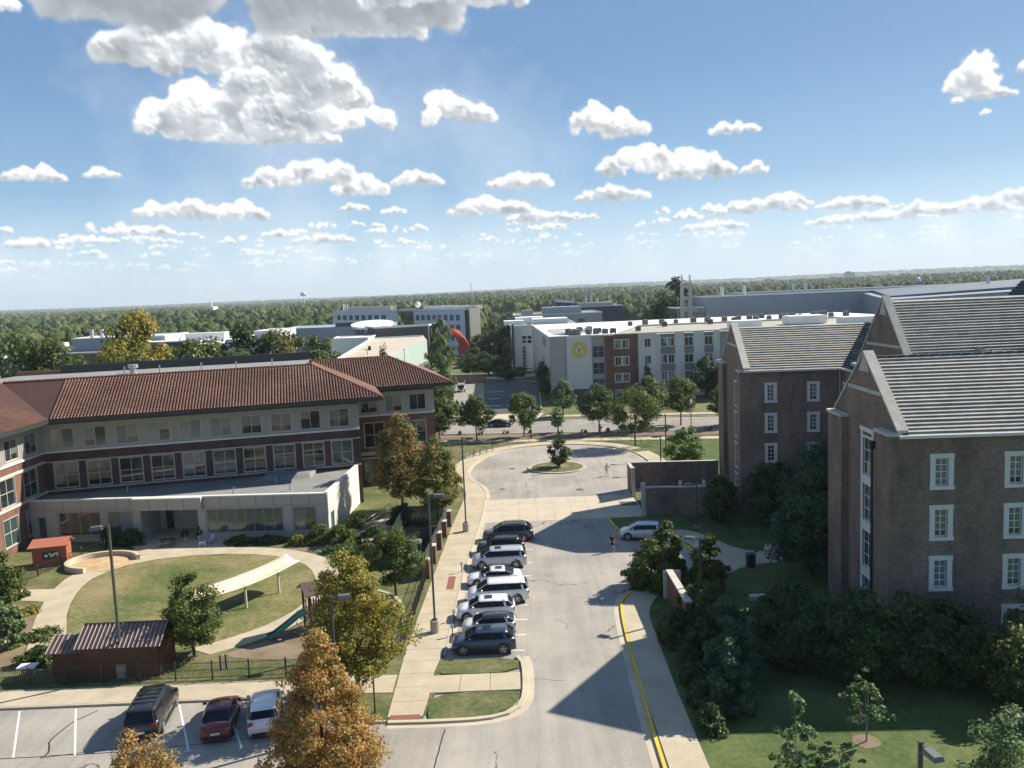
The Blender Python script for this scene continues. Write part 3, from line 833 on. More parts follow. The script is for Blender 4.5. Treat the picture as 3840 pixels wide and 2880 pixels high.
def tree_protos(): pass
def tree(label, x, y, h, r, mat, seed, prof=ROUND, clear=0.22, n=5000, size=0.14, trunk=0.13, cat='tree', group=None, name='tree',
         z=0.0, bark='bark', clumps=60, spread=0.30, lean=0.0, shell=0.55, limbs=9):
    t = thing(name, label, cat, (x, y, z), 0, group)
    me, C = leafcloud('crown', n, (prof, r, h * clear, h), size, mat, seed, clumps, spread, shell=shell)
    o = bpy.data.objects.new('crown', me); COL.objects.link(o); o.parent = t
    if limbs:
        mb = MB(); top = h * (clear + (1 - clear) * 0.62)
        rr = random.Random(seed)
        path = [(0, 0, -0.15), (0, 0, 0.05), (0.02 * h * rr.uniform(-1, 1), 0.02 * h * rr.uniform(-1, 1), h * clear), (0.03 * h * rr.uniform(-1, 1), 0.03 * h * rr.uniform(-1, 1), top)]
        mb.tube(path, [trunk * 1.5, trunk * 1.15, trunk * 0.85, trunk * 0.3], 8)
        for i in range(limbs):
            c = C[rr.randrange(len(C))]
            zb = lerp(h * clear * 0.9, min(top, c[2]), 0.35)
            st = Vector((0, 0, zb)); en = Vector(c)
            mid = st.lerp(en, 0.5) + Vector((0, 0, -0.06 * h))
            mb.tube([st, mid, en], [trunk * 0.45, trunk * 0.28, trunk * 0.1], 5)
        mb.obj('trunk', bark, t, local=True)
    return t
def bush(label, x, y, rx, ry, h, mat, seed, n=1800, size=0.12, group=None, name='shrub', cat='shrub', rz=0.0, clumps=30, z=0.0):
    t = thing(name, label, cat, (x, y, z), rz, group)
    me, C = leafcloud('foliage', n, (DOME, 1.0, 0.05, h), size, mat, seed, clumps, 0.38)
    co = np.empty(len(me.vertices) * 3, dtype=np.float32); me.vertices.foreach_get('co', co); co = co.reshape(-1, 4, 3)
    c = co.mean(1, keepdims=True); c2 = c * np.array([rx, ry, 1]); co = (co - c) + c2
    me.vertices.foreach_set('co', co.ravel().astype(np.float32)); me.update()
    o = bpy.data.objects.new('foliage', me); COL.objects.link(o); o.parent = t
    mb = MB(); rr = random.Random(seed)
    for i in range(5):
        c = C[rr.randrange(len(C))]; mb.tube([(c[0] * rx * .3, c[1] * ry * .3, -.05), (c[0] * rx * .8, c[1] * ry * .8, c[2] * .85)], [0.04, 0.015], 5)
    mb.obj('stem', 'bark', t, local=True)
    return t
# ================================================================== GROUND
big = []
def terr(x, y):
    """gentle river valley: flat campus, then wooded ridges to the horizon"""
    d = hypot(x, y)
    t = max(0.0, min(1.0, (d - 900) / 2600)); t = t * t * (3 - 2 * t)
    az = atan2(x, y)
    ridge = 13 + 9 * sin(az * 5 + 1.0) + 5 * sin(az * 11 + 2) + 16 * max(0.0, az) * 1.6
    w = max(0.0, min(1.0, (d - 4200) / 5500)); w = w * w * (3 - 2 * w)
    far = 30 + 8 * sin(az * 7 + 0.4) + 5 * sin(az * 17) + 62 * max(0.0, az + 0.02) ** 1.0
    return t * ridge * (0.6 + 0.4 * sin(d / 420 + az * 3)) * 0.55 + w * (d / 9500.0) * far - 0.05
g = bpy.data.meshes.new('ground')
rr_ = [0, 60, 120, 200, 300, 420, 560, 720, 900, 1100, 1350, 1650, 2000, 2400, 2900, 3500, 4200, 5100, 6200, 7600, 9500, 12000, 20000]
na = 96; vs = [(0, 0, -0.05)]; fs = []
for r in rr_[1:]:
    for i in range(na):
        a = 2 * pi * i / na - pi
        vs.append((r * sin(a), r * cos(a), terr(r * sin(a), r * cos(a))))
for i in range(na): fs.append((0, 1 + (i + 1) % na, 1 + i))
for k in range(len(rr_) - 2):
    for i in range(na):
        a = 1 + k * na + i; b = 1 + k * na + (i + 1) % na
        fs.append((a, b, b + na, a + na))
g.from_pydata(vs, [], fs); g.materials.append(MATS['terrain']); g.polygons.foreach_set('use_smooth', [True] * len(fs))
struct(inst(g, 'ground'))

struct(sheet('asphalt_lot', [(-75, 18), (24, 18), (24, 138), (-75, 138)], 0.0, 'asphalt'))
# kerb lines (world metres)
RING = smoothpoly([(-3.8, 101), (-3.85, 104.5), (-4.6, 108.5), (-6.3, 112), (-7.0, 116.5), (-6.5, 121.5), (-4.9, 128.3), (-1.0, 133.8), (6.8, 136.4), (14.1, 133.7), (18.2, 127.8), (19.6, 119), (18.9, 112.5), (15.4, 106.3), (14.3, 103), (14.2, 100.8)], 2)
mid = min(range(len(RING)), key=lambda i: abs(RING[i][0] - 6.8) + abs(RING[i][1] - 136.4))
LEFTK = [(-8.2, 47.6), (-6.15, 47.6), (-5.7, 50), (-5.5, 56.5), (-5.45, 59.5), (-5.1, 74), (-4.0, 92)]
struct(sheet('lawn', [(-110, 51.3), (-12.9, 51.2), (-12.3, 50.0), (-12.0, 48.6), (-11.2, 47.8), (-9.5, 47.55)] + LEFTK + RING[:mid + 1] + [(6.8, 147.2), (-110, 162)], 0.085, 'grass'))
struct(sheet('lawn', [(7.3, 18), (7.3, 50), (7.75, 64), (8.6, 66.9), (10.7, 68.1), (12.5, 69.3), (15, 72), (16.3, 75.5), (16.6, 79), (14.6, 82.8), (11.2, 84.4), (10.3, 86), (10.0, 90.2), (14.2, 90.2), (14.2, 100.8)] + RING[mid:][::-1] + [(6.8, 147.2), (35, 143), (130, 129), (130, 18)], 0.085, 'lush_grass'))

# kerbs
kb = parentize('kerb')
def kerbrun(pts, w=0.18, mat='kerb', n=None, top=0.14, name='kerb_stone'):
    L = sum(hypot(b[0] - a[0], b[1] - a[1]) for a, b in zip(pts, pts[1:]))
    n = n or max(1, int(L / 3.0))
    A = resample(offset(pts, w / 2), n * 3); B = resample(offset(pts, -w / 2), n * 3)
    for i in range(n):
        a = A[i * 3:i * 3 + 4]; b = B[i * 3:i * 3 + 4]
        MB().prism(a + b[::-1], -0.02, top).obj(name, mat, kb)
kerbrun(LEFTK[3:] + [(-3.85, 100.9)], 0.16)
kerbrun(LEFTK[3:] + [(-3.85, 100.9)], 0.16)if False else None
kerbrun(RING, 0.18)
kerbrun([(-110, 51.35), (-13.0, 51.25), (-12.35, 50.0), (-12.05, 48.6), (-11.2, 47.85), (-9.5, 47.6), (-8.35, 47.6)], 0.16)
yk = smoothpoly([(7.3, 18), (7.15, 41), (7.3, 50), (7.75, 64), (8.6, 66.9), (10.7, 68.1)], 2)
kerbrun(yk, 0.20, 'yellow_paint')
kerbrun(smoothpoly([(10.7, 68.1), (12.5, 69.3), (15, 72), (16.3, 75.5)], 1), 0.18)
kerbrun(smoothpoly([(16.3, 75.5), (16.6, 79), (14.6, 82.8), (11.2, 84.4), (10.3, 86), (10.0, 90.1)], 2), 0.20, 'yellow_paint')
# gutter pans
gp = parentize('gutter')
def gutter(pts, w=0.45):
    L = sum(hypot(b[0] - a[0], b[1] - a[1]) for a, b in zip(pts, pts[1:]))
    n = max(1, int(L / 3.0)); A = resample(pts, n * 3); B = resample(offset(pts, w), n * 3)
    for i in range(n):
        a = A[i * 3:i * 3 + 4]; b = B[i * 3:i * 3 + 4]
        MB().prism(a + b[::-1], -0.02, 0.008).obj('gutter_pan', 'slab_concrete', gp)
gutter(offset(yk, 0.1), 0.5)
gutter(offset(LEFTK[4:] + [(-3.85, 100.9)], -0.55), 0.47)
gutter(offset(RING, -0.55), 0.47)

# main sidewalk between fence and car row
sw = parentize('sidewalk')
slabs(sw, [(-8.35, 57.6), (-7.9, 70), (-7.15, 90), (-6.5, 101)], [(-5.58, 57.6), (-5.18, 74), (-4.1, 92), (-3.95, 101)], 26)
slabs(sw, [(-8.3, 48.0), (-8.35, 57.6)], [(-6.2, 48.0), (-6.0, 50.9), (-6.05, 53.4), (-5.6, 57.6)], 5)
slabs(sw, [(-6.15, 53.35), (-0.25, 53.35)], [(-6.15, 50.95), (-0.25, 50.95)], 3)
slabs(sw, [(-110, 53.9), (-8.45, 53.7)], [(-110, 51.5), (-12.6, 51.4), (-8.45, 51.2)], 52)
slabs(sw, offset(RING[:mid + 8], 2.5), offset(RING[:mid + 8], 0.1), 18, 3)
slabs(sw, offset(RING[mid + 8:], 2.4), offset(RING[mid + 8:], 0.1), 12, 3)
slabs(sw, [(-45, 147.3), (6, 141.0), (60, 133.5)], [(-45, 145.2), (6, 138.8), (60, 131.2)], 44, 1, top if False else -0.02, 0.115)
slabs(sw, [(7.3 + .15, 18), (7.4, 50), (7.9, 64), (8.9, 66.9), (10.7, 67.9)], [(9.45, 18), (9.5, 50), (9.75, 62), (10.3, 64.5), (11.4, 66.6)], 17, 2)
struct(sheet('brick_terrace', [(-45, 152.3), (-45, 149.2), (6, 143.0), (60, 135.5), (60, 139.3), (6, 146.6)], 0.105, 'terrace_brick'))
# curved concrete path on the right
slabs(sw, smoothpoly([(13.4, 84.6), (16.2, 84.8), (18.0, 83.9), (19.4, 81.0), (20.6, 77.6), (22.5, 76.4), (25, 76.3)], 1),
      smoothpoly([(14.6, 83.0), (16.4, 80.5), (17.1, 77), (16.9, 72.5), (17.8, 70.3), (19.6, 72.3), (22.3, 73.2), (25, 73.3)], 1), 9, 3, -0.02, 0.118)
slabs(sw, [(16.9, 72.5), (14.6, 67.2), (12.8, 61.5)], [(17.8, 70.3), (16.2, 66.4), (14.4, 61.5)], 5, 1, -0.02, 0.112)
# tactile ramps
for i, (a, b, c, d) in enumerate([(-8.15, -6.35, 47.66, 48.22), (-6.35, -5.72, 69.6, 72.9)]):
    n = 6
    p_ = MB()
    p_.box((a, c, 0.09), (b, d, 0.131))
    nx_ = max(4, int((b - a) / 0.09)); ny_ = max(4, int((d - c) / 0.09))
    for ix in range(nx_):
        for iy in range(ny_):
            x = lerp(a, b, (ix + .5) / nx_); y = lerp(c, d, (iy + .5) / ny_)
            p_.box((x - .02, y - .02, .131), (x + .02, y + .02, .139))
    struct(p_.obj('tactile_paving', 'tactile'))
# grass islands at the foot of the car row
isl = [(-5.4, 55.75), (-6.15, 55.1), (-6.2, 54.2), (-5.2, 53.45), (-0.35, 53.5), (-0.3, 55.7)]
struct(MB().prism(smoothpoly(isl, 1, True), -0.02, 0.11).obj('grass_island', 'grass'))
isl2 = [(-5.9, 47.75), (-5.3, 47.55), (-2.2, 47.7), (-0.9, 48.7), (-0.3, 50.0), (-0.3, 50.85), (-4.9, 50.85), (-5.9, 50.0)]
struct(MB().prism(smoothpoly(isl2, 1, True), -0.02, 0.11).obj('grass_island', 'grass'))
kerbrun(smoothpoly([(-8.2, 47.5), (-5.3, 47.4), (-2.0, 47.5), (-0.5, 48.4), (0.05, 50.0), (0.05, 55.0), (-0.4, 55.9)], 2), 0.3, 'slab_concrete')
gutter(offset(smoothpoly([(-8.2, 47.5), (-5.3, 47.4), (-2.0, 47.5), (-0.5, 48.4), (0.05, 50.0), (0.05, 55.0), (-0.2, 55.9)], 2), -0.62), 0.46)
# concrete crossing
cr = parentize('concrete_crossing')
for i in range(9):
    for j in range(4):
        x0 = lerp(-3.7, 14.1, i / 9); x1 = lerp(-3.7, 14.1, (i + 1) / 9); y0 = lerp(90.4, 100.7, j / 4); y1 = lerp(90.4, 100.7, (j + 1) / 4)
        MB().box((x0 + .02, y0 + .02, -.05), (x1 - .02, y1 - .02, 0.010 + random.uniform(0, .003))).obj('concrete_slab', 'slab_concrete', cr)
struct(sheet('drain_cover', [(12.3, 95.3), (14.0, 95.3), (14.0, 97.3), (12.0, 97.3)], 0.017, 'dark_asphalt'))
# turning circle island
ci = [(5.95 + 3.75 * cos(a), 117.9 + 3.6 * sin(a)) for a in np.linspace(0, 2 * pi, 33)[:-1]]
struct(MB().prism(ci, -0.02, 0.12).obj('circle_island', 'grass'))
kerbrun([(5.95 + 3.95 * cos(a), 117.9 + 3.8 * sin(a)) for a in np.linspace(0, 2 * pi, 40)], 0.5, 'kerb', 12)
struct(sheet('bare_soil_patch', [(6.4 + 1.5 * cos(a) * random.uniform(.8, 1.15), 118.2 + 1.3 * sin(a) * random.uniform(.8, 1.15)) for a in np.linspace(0, 2 * pi, 17)[:-1]], 0.127, 'soil'))
# parking lines
pl = parentize('parking_lines')
def line(x0, y0, x1, y1, w=0.11, z=0.005, m='white_paint_line'):
    dx, dy = x1 - x0, y1 - y0; L = hypot(dx, dy); nx_, ny_ = -dy / L * w / 2, dx / L * w / 2
    MB().quad((x0 - nx_, y0 - ny_, z), (x1 - nx_, y1 - ny_, z), (x1 + nx_, y1 + ny_, z), (x0 + nx_, y0 + ny_, z)).obj('painted_line', m, pl)
STALL = [57.0, 59.7, 62.6, 65.6, 69.0, 72.6, 76.2, 80.2, 84.4, 87.4]
for y in STALL: line(-4.9, y + (0.25), 0.15 + (y - 57) * 0.055, y)
for x, dx in ((-32.12, 2.9), (-28.55, 2.85), (-24.9, 2.8), (-21.97, 2.75), (-18.9, 2.7), (-35.6, 3.0), (-39.2, 3.0)): line(x, 50.95, x + dx * 0.98, 45.4)
# stains, joints and crack sealant on the lot
cs = parentize('crack_sealant')
def crack(pts, w=0.07):
    mb = MB(); P = smoothpoly(pts, 2); P = [(p[0] + random.uniform(-.03, .03), p[1] + random.uniform(-.03, .03)) for p in P]
    L = offset(P, w / 2); R = offset(P, -w / 2)
    for i in range(len(P) - 1): mb.quad((*R[i], 0.004), (*R[i + 1], 0.004), (*L[i + 1], 0.004), (*L[i], 0.004))
    mb.obj('sealed_crack', 'black_metal', cs)
crack([(-27.0, 50.6), (-27.9, 49.3), (-28.0, 48.4), (-28.2, 47.0), (-27.4, 45.9), (-27.6, 45.2)], 0.09)
crack([(-40, 45.6), (-33, 45.2), (-27.5, 45.4), (-22, 45.6), (-15, 46.6), (-12, 46.9)], 0.08)
crack([(-34, 43.2), (-31.5, 44.2), (-30.5, 45.1)], 0.06); crack([(-27.5, 45.2), (-24, 46.0), (-21, 46.3)], 0.06)
crack([(-4.75, 46.6), (-4.9, 44.5), (-5.1, 42.0), (-5.0, 38)], 0.07)
crack([(2.5, 62.5), (3.6, 61.2), (3.2, 60.2)], 0.03); crack([(11, 120), (12.5, 120.3), (15, 121.4)], 0.05); crack([(8.2, 96), (8.4, 104), (8.0, 112)], 0.03)
for x, y, r in ((-0.5, 118.5, .45), (13.0, 117.0, .4), (-1.8, 106.2, .4), (8.0, 104.2, .5)):
    struct(MB().prism([(x + r * cos(a), y + r * sin(a)) for a in np.linspace(0, 2 * pi, 17)[:-1]], -0.02, 0.008).obj('manhole_cover', 'dark_asphalt'))

# road and everything beyond it
struct(sheet('road', [(-130, 169), (-5, 149.4), (35, 143.6), (160, 126), (160, 141), (35, 159.2), (17, 161.5), (-5, 164.8), (-130, 183)], 0.012, 'road_concrete'))
kr = parentize('road_kerb')
for pts in ([(-130, 168.7), (-5, 149.1), (35, 143.3), (160, 125.7)], [(-130, 183.2), (-5, 165), (17, 161.7), (35, 159.4), (160, 141.2)]):
    mb = strip(MB(), pts, 0.25, -0.02, 0.13); mb.obj('kerb_stone', 'kerb', kr)
struct(sheet('far_lawn', [(-130, 183.4), (-5, 165.2), (17, 161.9), (35, 159.6), (160, 141.4), (260, 300), (-260, 330)], 0.02, 'grass'))
s2 = parentize('far_sidewalk')
slabs(s2, [(6.5, 168.6), (17, 166.8), (60, 160.5)], [(6.5, 166.2), (17, 164.4), (60, 158.3)], 16, 1, -0.02, 0.10)
slabs(s2, [(-60, 179.5), (-14.2, 172.0)], [(-60, 177), (-14.2, 169.6)], 14, 1, -0.02, 0.10)
struct(sheet('driveway', [(-13.2, 171.0), (-6.0, 170.0), (-8.2, 246), (-16.0, 247)], 0.045, 'road_concrete'))
struct(sheet('driveway_apron', [(-14, 165.8), (4.5, 163.2), (6.4, 172.4), (-13.2, 173.5)], 0.055, 'slab_concrete'))
struct(sheet('far_lot', [(-5.5, 176.5), (5.8, 173.0), (7.4, 232), (-7.1, 245)], 0.06, 'dark_asphalt'))
fl = parentize('far_lot_lines')
for y, a, b, m in ((186, -5.4, -2.6, 'white_paint_line'), (199, -5.9, -3.0, 'white_paint_line'), (213, -6.2, -2.2, 'white_paint_line')):
    MB().quad((a, y - .25, .068), (b, y - .3, .068), (b, y + .3, .068), (a, y + .25, .068)).obj('painted_line', m, fl)
for x, y0, y1 in ((-0.2, 176, 186), (-0.1, 191, 206)):
    MB().quad((x - .12, y0, .068), (x + .12, y0, .068), (x + .3, y1, .068), (x + .06, y1, .068)).obj('painted_line', 'yellow_paint', fl)
mb = strip(MB(), [(5.9, 173), (7.5, 232), (-7.2, 245.2), (-13, 247)], 0.35, 0, 0.2); struct(mb.obj('far_lot_kerb', 'kerb'))
struct(sheet('far_path', [(-7.5, 247), (2, 243), (20, 262), (32, 268), (32, 272), (16, 268), (0, 249), (-9, 252)], 0.09, 'slab_concrete'))
# meadow clearings in the woods beyond
def onterr(poly, z, name, mat):
    n = len(poly); c = (sum(p[0] for p in poly) / n, sum(p[1] for p in poly) / n)
    struct(MB().add([(p[0], p[1], terr(*p) + z) for p in poly], (tuple(range(n)),)).obj(name, mat))
onterr([(-30, 620), (75, 640), (85, 900), (-40, 880)], 1.0, 'meadow', 'meadow')
struct(sheet('car_park', [(-140, 330), (-70, 330), (-100, 470), (-190, 470)], 0.03, 'road_concrete'))

# ---------------------------------------------------------------- playground ground
pg = parentize('playground_path')
OV = [(-37.0, 66.3), (-39.1, 70.7), (-40.3, 76.8), (-37.8, 81.3), (-31.5, 82.9), (-25.0, 81.8), (-21.1, 79.1), (-18.9, 75.5), (-17.9, 70.5), (-18.1, 67.3), (-19.4, 64.0), (-21.5, 61.5), (-25.0, 59.0), (-31, 58.2), (-35.2, 61.2)]
struct(sheet('oval_lawn', smoothpoly(OV, 2, True), 0.10, 'dry_lawn'))
inner = smoothpoly([(-33.8, 60.0), (-36.1, 64.2), (-38.3, 68.6), (-39.9, 73.5), (-40.2, 77.5), (-37.8, 81.3), (-31.5, 82.9), (-25.0, 81.8), (-21.1, 79.1), (-18.9, 75.5), (-17.9, 70.5), (-18.1, 67.3), (-19.4, 64.0), (-21.6, 61.4), (-24.4, 59.4)], 1)
outer = smoothpoly([(-35.6, 57.4), (-38.6, 63.6), (-40.4, 67.8), (-42.2, 73.0), (-42.9, 78.2), (-40.4, 82.6), (-33.0, 84.9), (-25.4, 84.4), (-19.6, 81.0), (-17.0, 77.0), (-16.2, 71.5), (-16.3, 66.5), (-17.6, 63.0), (-19.9, 60.2), (-22.6, 58.2)], 1)
slabs(pg, outer, inner, 32, 3, -0.02, 0.118)
slabs(pg, [(-46.5, 74.2), (-40.9, 73.9)], [(-45.2, 71.6), (-40.1, 70.4)], 3, 1, -0.02, 0.112)
slabs(pg, [(-41.0, 89.8), (-29.5, 89.0)], [(-39.8, 83.2), (-29.5, 84.7)], 4, 1, -0.02, 0.113)
slabs(pg, [(-20.5, 82.6), (-16.9, 88.5), (-14.5, 97.5)], [(-17.5, 79.0), (-14.6, 87.3), (-11.9, 97.0)], 8, 1, -0.02, 0.111)
struct(sheet('playground_mulch', smoothpoly([(-22.3, 57.6), (-19.4, 60.0), (-17.2, 63.0), (-15.9, 67.0), (-15.6, 71.2), (-12.6, 70.6), (-10.3, 67.0), (-9.6, 62.0), (-10.4, 58.0), (-14.5, 56.4)], 2, True), 0.108, 'playground_mulch'))
struct(sheet('planting_bed', smoothpoly([(-50, 71.5), (-41.2, 70.0), (-37.2, 60.8), (-36.4, 56.6), (-50, 55.2)], 1, True), 0.10, 'soil'))
mb = strip(MB(), smoothpoly([(-13.4, 70.9), (-10.0, 68.2), (-9.0, 62.0)], 2), 0.3, 0.05, 0.2); struct(mb.obj('bed_edging', 'kerb'))

# ================================================================== NEAR DORMITORY
def rot2(p, a): return (p[0] * cos(a) - p[1] * sin(a), p[0] * sin(a) + p[1] * cos(a))
class Fr:
    def __init__(s, o, deg): s.o = o; s.a = radians(deg)
    def __call__(s, u, v, z=None):
        x, y = rot2((u, v), s.a); x += s.o[0]; y += s.o[1]
        return (x, y) if z is None else (x, y, z)

def course_roof(parent, e0, e1, r0, r1, n, mat='roof_slate', th=0.15, nm='slate_course', under='roof_slate_under'):
    e0, e1, r0, r1 = map(Vector, (e0, e1, r0, r1))
    nrm = (e1 - e0).cross(r0 - e0).normalized()
    if nrm.z < 0: nrm = -nrm
    MB().add([e0 - nrm * .03, e1 - nrm * .03, r1 - nrm * .03, r0 - nrm * .03], ((0, 1, 2, 3),)).obj('roof_deck', under, parent)
    for j in range(n):
        t0 = j / n; t1 = min(1, (j + 1.0) / n)
        a, b = e0.lerp(r0, t0), e1.lerp(r1, t0); c, d = e1.lerp(r1, t1), e0.lerp(r0, t1)
        seg = 6; mb = MB(); k0 = len(mb.v)
        low = th * random.uniform(0.94, 1.06)
        for i in range(seg + 1):
            s = i / seg; wob = random.uniform(-.012, .012)
            pa = a.lerp(b, s); pd = d.lerp(c, s)
            mb.v += [tuple(pa + nrm * 0.0), tuple(pa + nrm * (low + wob)), tuple(pd + nrm * (0.012 + wob * .3))]
        for i in range(seg):
            q = k0 + i * 3; r = q + 3
            mb.f += [(q, r, r + 1, q + 1), (q + 1, r + 1, r + 2, q + 2)]; mb.m += [0, 0]
        mb.obj(nm, mat, parent)

def coping(mb, a, b, w, h, side):
    """sloping stone coping from a to b (points on the wall top), width w along 'side'"""
    a = Vector(a); b = Vector(b); sd = Vector((*side, 0))
    mb.hexa([a - sd * .12, b - sd * .12, b + sd * (w), a + sd * (w)], [a - sd * .12 + Vector((0, 0, h)), b - sd * .12 + Vector((0, 0, h)), b + sd * w + Vector((0, 0, h)), a + sd * w + Vector((0, 0, h))])

def gable_wall(parent, f, u, v0, v1, ze, zp, mat, face=-1, th=0.3):
    """triangle of wall above eave height on plane u (local), between v0 and v1"""
    vm = (v0 + v1) / 2
    mb = MB(); s = th * (-face)
    A = [f(u, v0, ze), f(u, v1, ze), f(u, vm, zp)]; B = [f(u + s, v0, ze), f(u + s, v1, ze), f(u + s, vm, zp)]
    mb.add(A + B, ((0, 2, 1), (3, 4, 5), (0, 1, 4, 3), (1, 2, 5, 4), (2, 0, 3, 5)) if face < 0 else ((0, 1, 2), (3, 5, 4), (0, 3, 4, 1), (1, 4, 5, 2), (2, 5, 3, 0)))
    return mb.obj('gable', mat, parent)

A = (25.14, 54.24); f = Fr(A, -2.2)
dn = thing('dormitory', 'nearest brown brick dormitory, steep striped slate roof and stone-edged gable, right edge of view', 'dormitory', (A[0], A[1], 0))
Wd = 11.6; ZE = 15.0; ZR = 19.45; LN = 46
ops = []
for k in range(9):
    u = 2.85 + 4.8 * k
    for zc in (12.3, 8.85, 5.4, 1.95):
        ops.append((u - .42, u + .42, zc - .93, zc + .93, 'dorm'))
facade(dn, f(0, 0), f(LN, 0), 0.0, ZE, ops, 'brick_brown')
tl = [(Wd - 5.95, Wd - 4.25, z, z + 2.75, 'dormtall') for z in (0.7, 4.15, 7.6, 11.0)]
tl = [(a, b, c, d, e, dict(sw=0.16)) for a, b, c, d, e in tl]
facade(dn, f(0, Wd), f(0, 0), 0.0, ZE, tl, 'brick_brown')
facade(dn, f(LN, Wd), f(0, Wd), 0.0, ZE, [], 'brick_brown'); facade(dn, f(LN, 0), f(LN, Wd), 0.0, ZE, [], 'brick_brown')
# white panels that tie the tall stair window together
mb = MB()
for z in (3.55, 7.0, 10.4):
    mb.obox(f(-0.05, 4.25, z), Vector(f(0, 1.7, 0)) - Vector(f(0, 0, 0)), Vector(f(.2, 0, 0)) - Vector(f(0, 0, 0)), (0, 0, .5))
for v in (3.95, 5.97):
    mb.obox(f(-0.07, v, 0.6), Vector(f(0, .28, 0)) - Vector(f(0, 0, 0)), Vector(f(.2, 0, 0)) - Vector(f(0, 0, 0)), (0, 0, 13.6))
mb.obox(f(-0.11, 3.85, 14.2), Vector(f(0, 2.5, 0)) - Vector(f(0, 0, 0)), Vector(f(.2, 0, 0)) - Vector(f(0, 0, 0)), (0, 0, .3))
mb.obj('window_surround', 'white_trim', dn)
gable_wall(dn, f, 0, 0, Wd, ZE, ZR + .35, 'brick_brown')
def local(f, du, dv): return Vector(f(du, dv, 0)) - Vector(f(0, 0, 0))
mb = MB(); sd = local(f, 1, 0)
coping(mb, f(0, -.15, ZE - .02), f(0, Wd / 2, ZR + .35), 0.62, 0.2, (sd.x, sd.y)); coping(mb, f(0, Wd + .15, ZE - .02), f(0, Wd / 2, ZR + .352), 0.62, 0.2, (sd.x, sd.y))
mb.obj('coping', 'limestone', dn)
mb = MB(); mb.add([f(-.06, Wd / 2 - .95, ZR - 0.95), f(-.06, Wd / 2, ZR + .45), f(-.06, Wd / 2 + .95, ZR - 0.95), f(.02, Wd / 2 - .95, ZR - 0.95), f(.02, Wd / 2, ZR + .45), f(.02, Wd / 2 + .95, ZR - 0.95)], ((0, 1, 2), (0, 3, 4, 1), (1, 4, 5, 2), (0, 2, 5, 3)))
mb.obj('apex_stone', 'limestone', dn)
mb = MB(); mb.obox(f(-.07, 2.75, 17.05), local(f, 0, Wd - 5.5), local(f, .2, 0), (0, 0, .28)); mb.obj('string_course', 'limestone', dn)
# projecting piers with stone caps on the gable end
for v0, v1, zt in ((Wd - 2.7, Wd + .25, 14.75), (-.05, 2.3, 14.75)):
    MB().obox(f(-.55, v0, 0), local(f, .6, 0), local(f, 0, v1 - v0), (0, 0, zt)).obj('pier', 'brick_brown', dn)
    MB().obox(f(-.68, v0 - .1, zt), local(f, .85, 0), local(f, 0, v1 - v0 + .2), (0, 0, .22)).obj('pier_cap', 'limestone', dn)
MB().tube([f(-.66, 2.62, 0.2), f(-.66, 2.62, 13.6)], 0.10, 8).box(tuple(Vector(f(-.85, 2.42, 13.5))), tuple(Vector(f(-.45, 2.85, 14.0)))).obj('downspout', 'black_metal', dn)
course_roof(dn, f(.5, -.45, ZE - .25), f(LN + .3, -.45, ZE - .25), f(.5, Wd / 2, ZR), f(LN + .3, Wd / 2, ZR), 22)
course_roof(dn, f(LN, Wd + .45, ZE - .25), f(.5, Wd + .45, ZE - .25), f(LN, Wd / 2, ZR), f(.5, Wd / 2, ZR), 22)
mb = MB()
for k in range(120):
    mb.obox(f(.55 + k * .38, Wd / 2 - .16, ZR - .02), local(f, .34, 0), local(f, 0, .32), (0, 0, .13 + .03 * (k % 2)))
mb.obj('ridge_tiles', 'roof_slate_shaded_and_ridge', dn)['kind'] = 'stuff'
MB().obox(f(-.1, -.62, ZE - .32), local(f, LN + .5, 0), local(f, 0, .2), (0, 0, .2)).obj('gutter', 'white_trim', dn)
MB().obox(f(0, -.42, ZE - .30), local(f, LN + .3, 0), local(f, 0, .42), (0, 0, .07)).obj('soffit', 'white_trim', dn)

# ================================================================== HALL BEHIND IT
H0 = (35.0, 73.3); f = Fr(H0, 0)
hl = thing('dormitory_hall', 'tall brick hall with the highest striped slate gable roof, behind the nearest dormitory', 'dormitory', (H0[0], H0[1], 0))
Wh = 10.9; ZE = 16.8; ZR = 22.95
facade(hl, f(0, Wh), f(0, 0), 0, ZE, [(4.9, 6.1, 14.6, 16.4, 'dormtall', dict(ny=2, sw=.14))], 'brick_brown')
facade(hl, f(0, 0), f(24, 0), 0, ZE, [], 'brick_brown'); facade(hl, f(24, Wh), f(0, Wh), 0, ZE, [], 'brick_brown')
gable_wall(hl, f, 0, 0, Wh, ZE, ZR + .3, 'brick_brown')
mb = MB(); coping(mb, f(0, -.1, ZE), f(0, Wh / 2, ZR + .3), .6, .22, (1, 0)); coping(mb, f(0, Wh + .1, ZE), f(0, Wh / 2, ZR + .302), .6, .22, (1, 0)); mb.obj('coping', 'limestone', hl)
mb = MB(); mb.add([f(-.06, Wh / 2 - .7, ZR - 1.3), f(-.06, Wh / 2, ZR + .4), f(-.06, Wh / 2 + .7, ZR - 1.3), f(.02, Wh / 2 - .7, ZR - 1.3), f(.02, Wh / 2, ZR + .4), f(.02, Wh / 2 + .7, ZR - 1.3)], ((0, 1, 2), (0, 3, 4, 1), (1, 4, 5, 2), (0, 2, 5, 3))); mb.obj('apex_stone', 'limestone', hl)
for z, w in ((18.7, 3.55), (17.1, 4.9)):
    MB().obox(f(-.07, Wh / 2 - w, z), (0, 2 * w, 0), (.2, 0, 0), (0, 0, .25)).obj('string_course', 'limestone', hl)
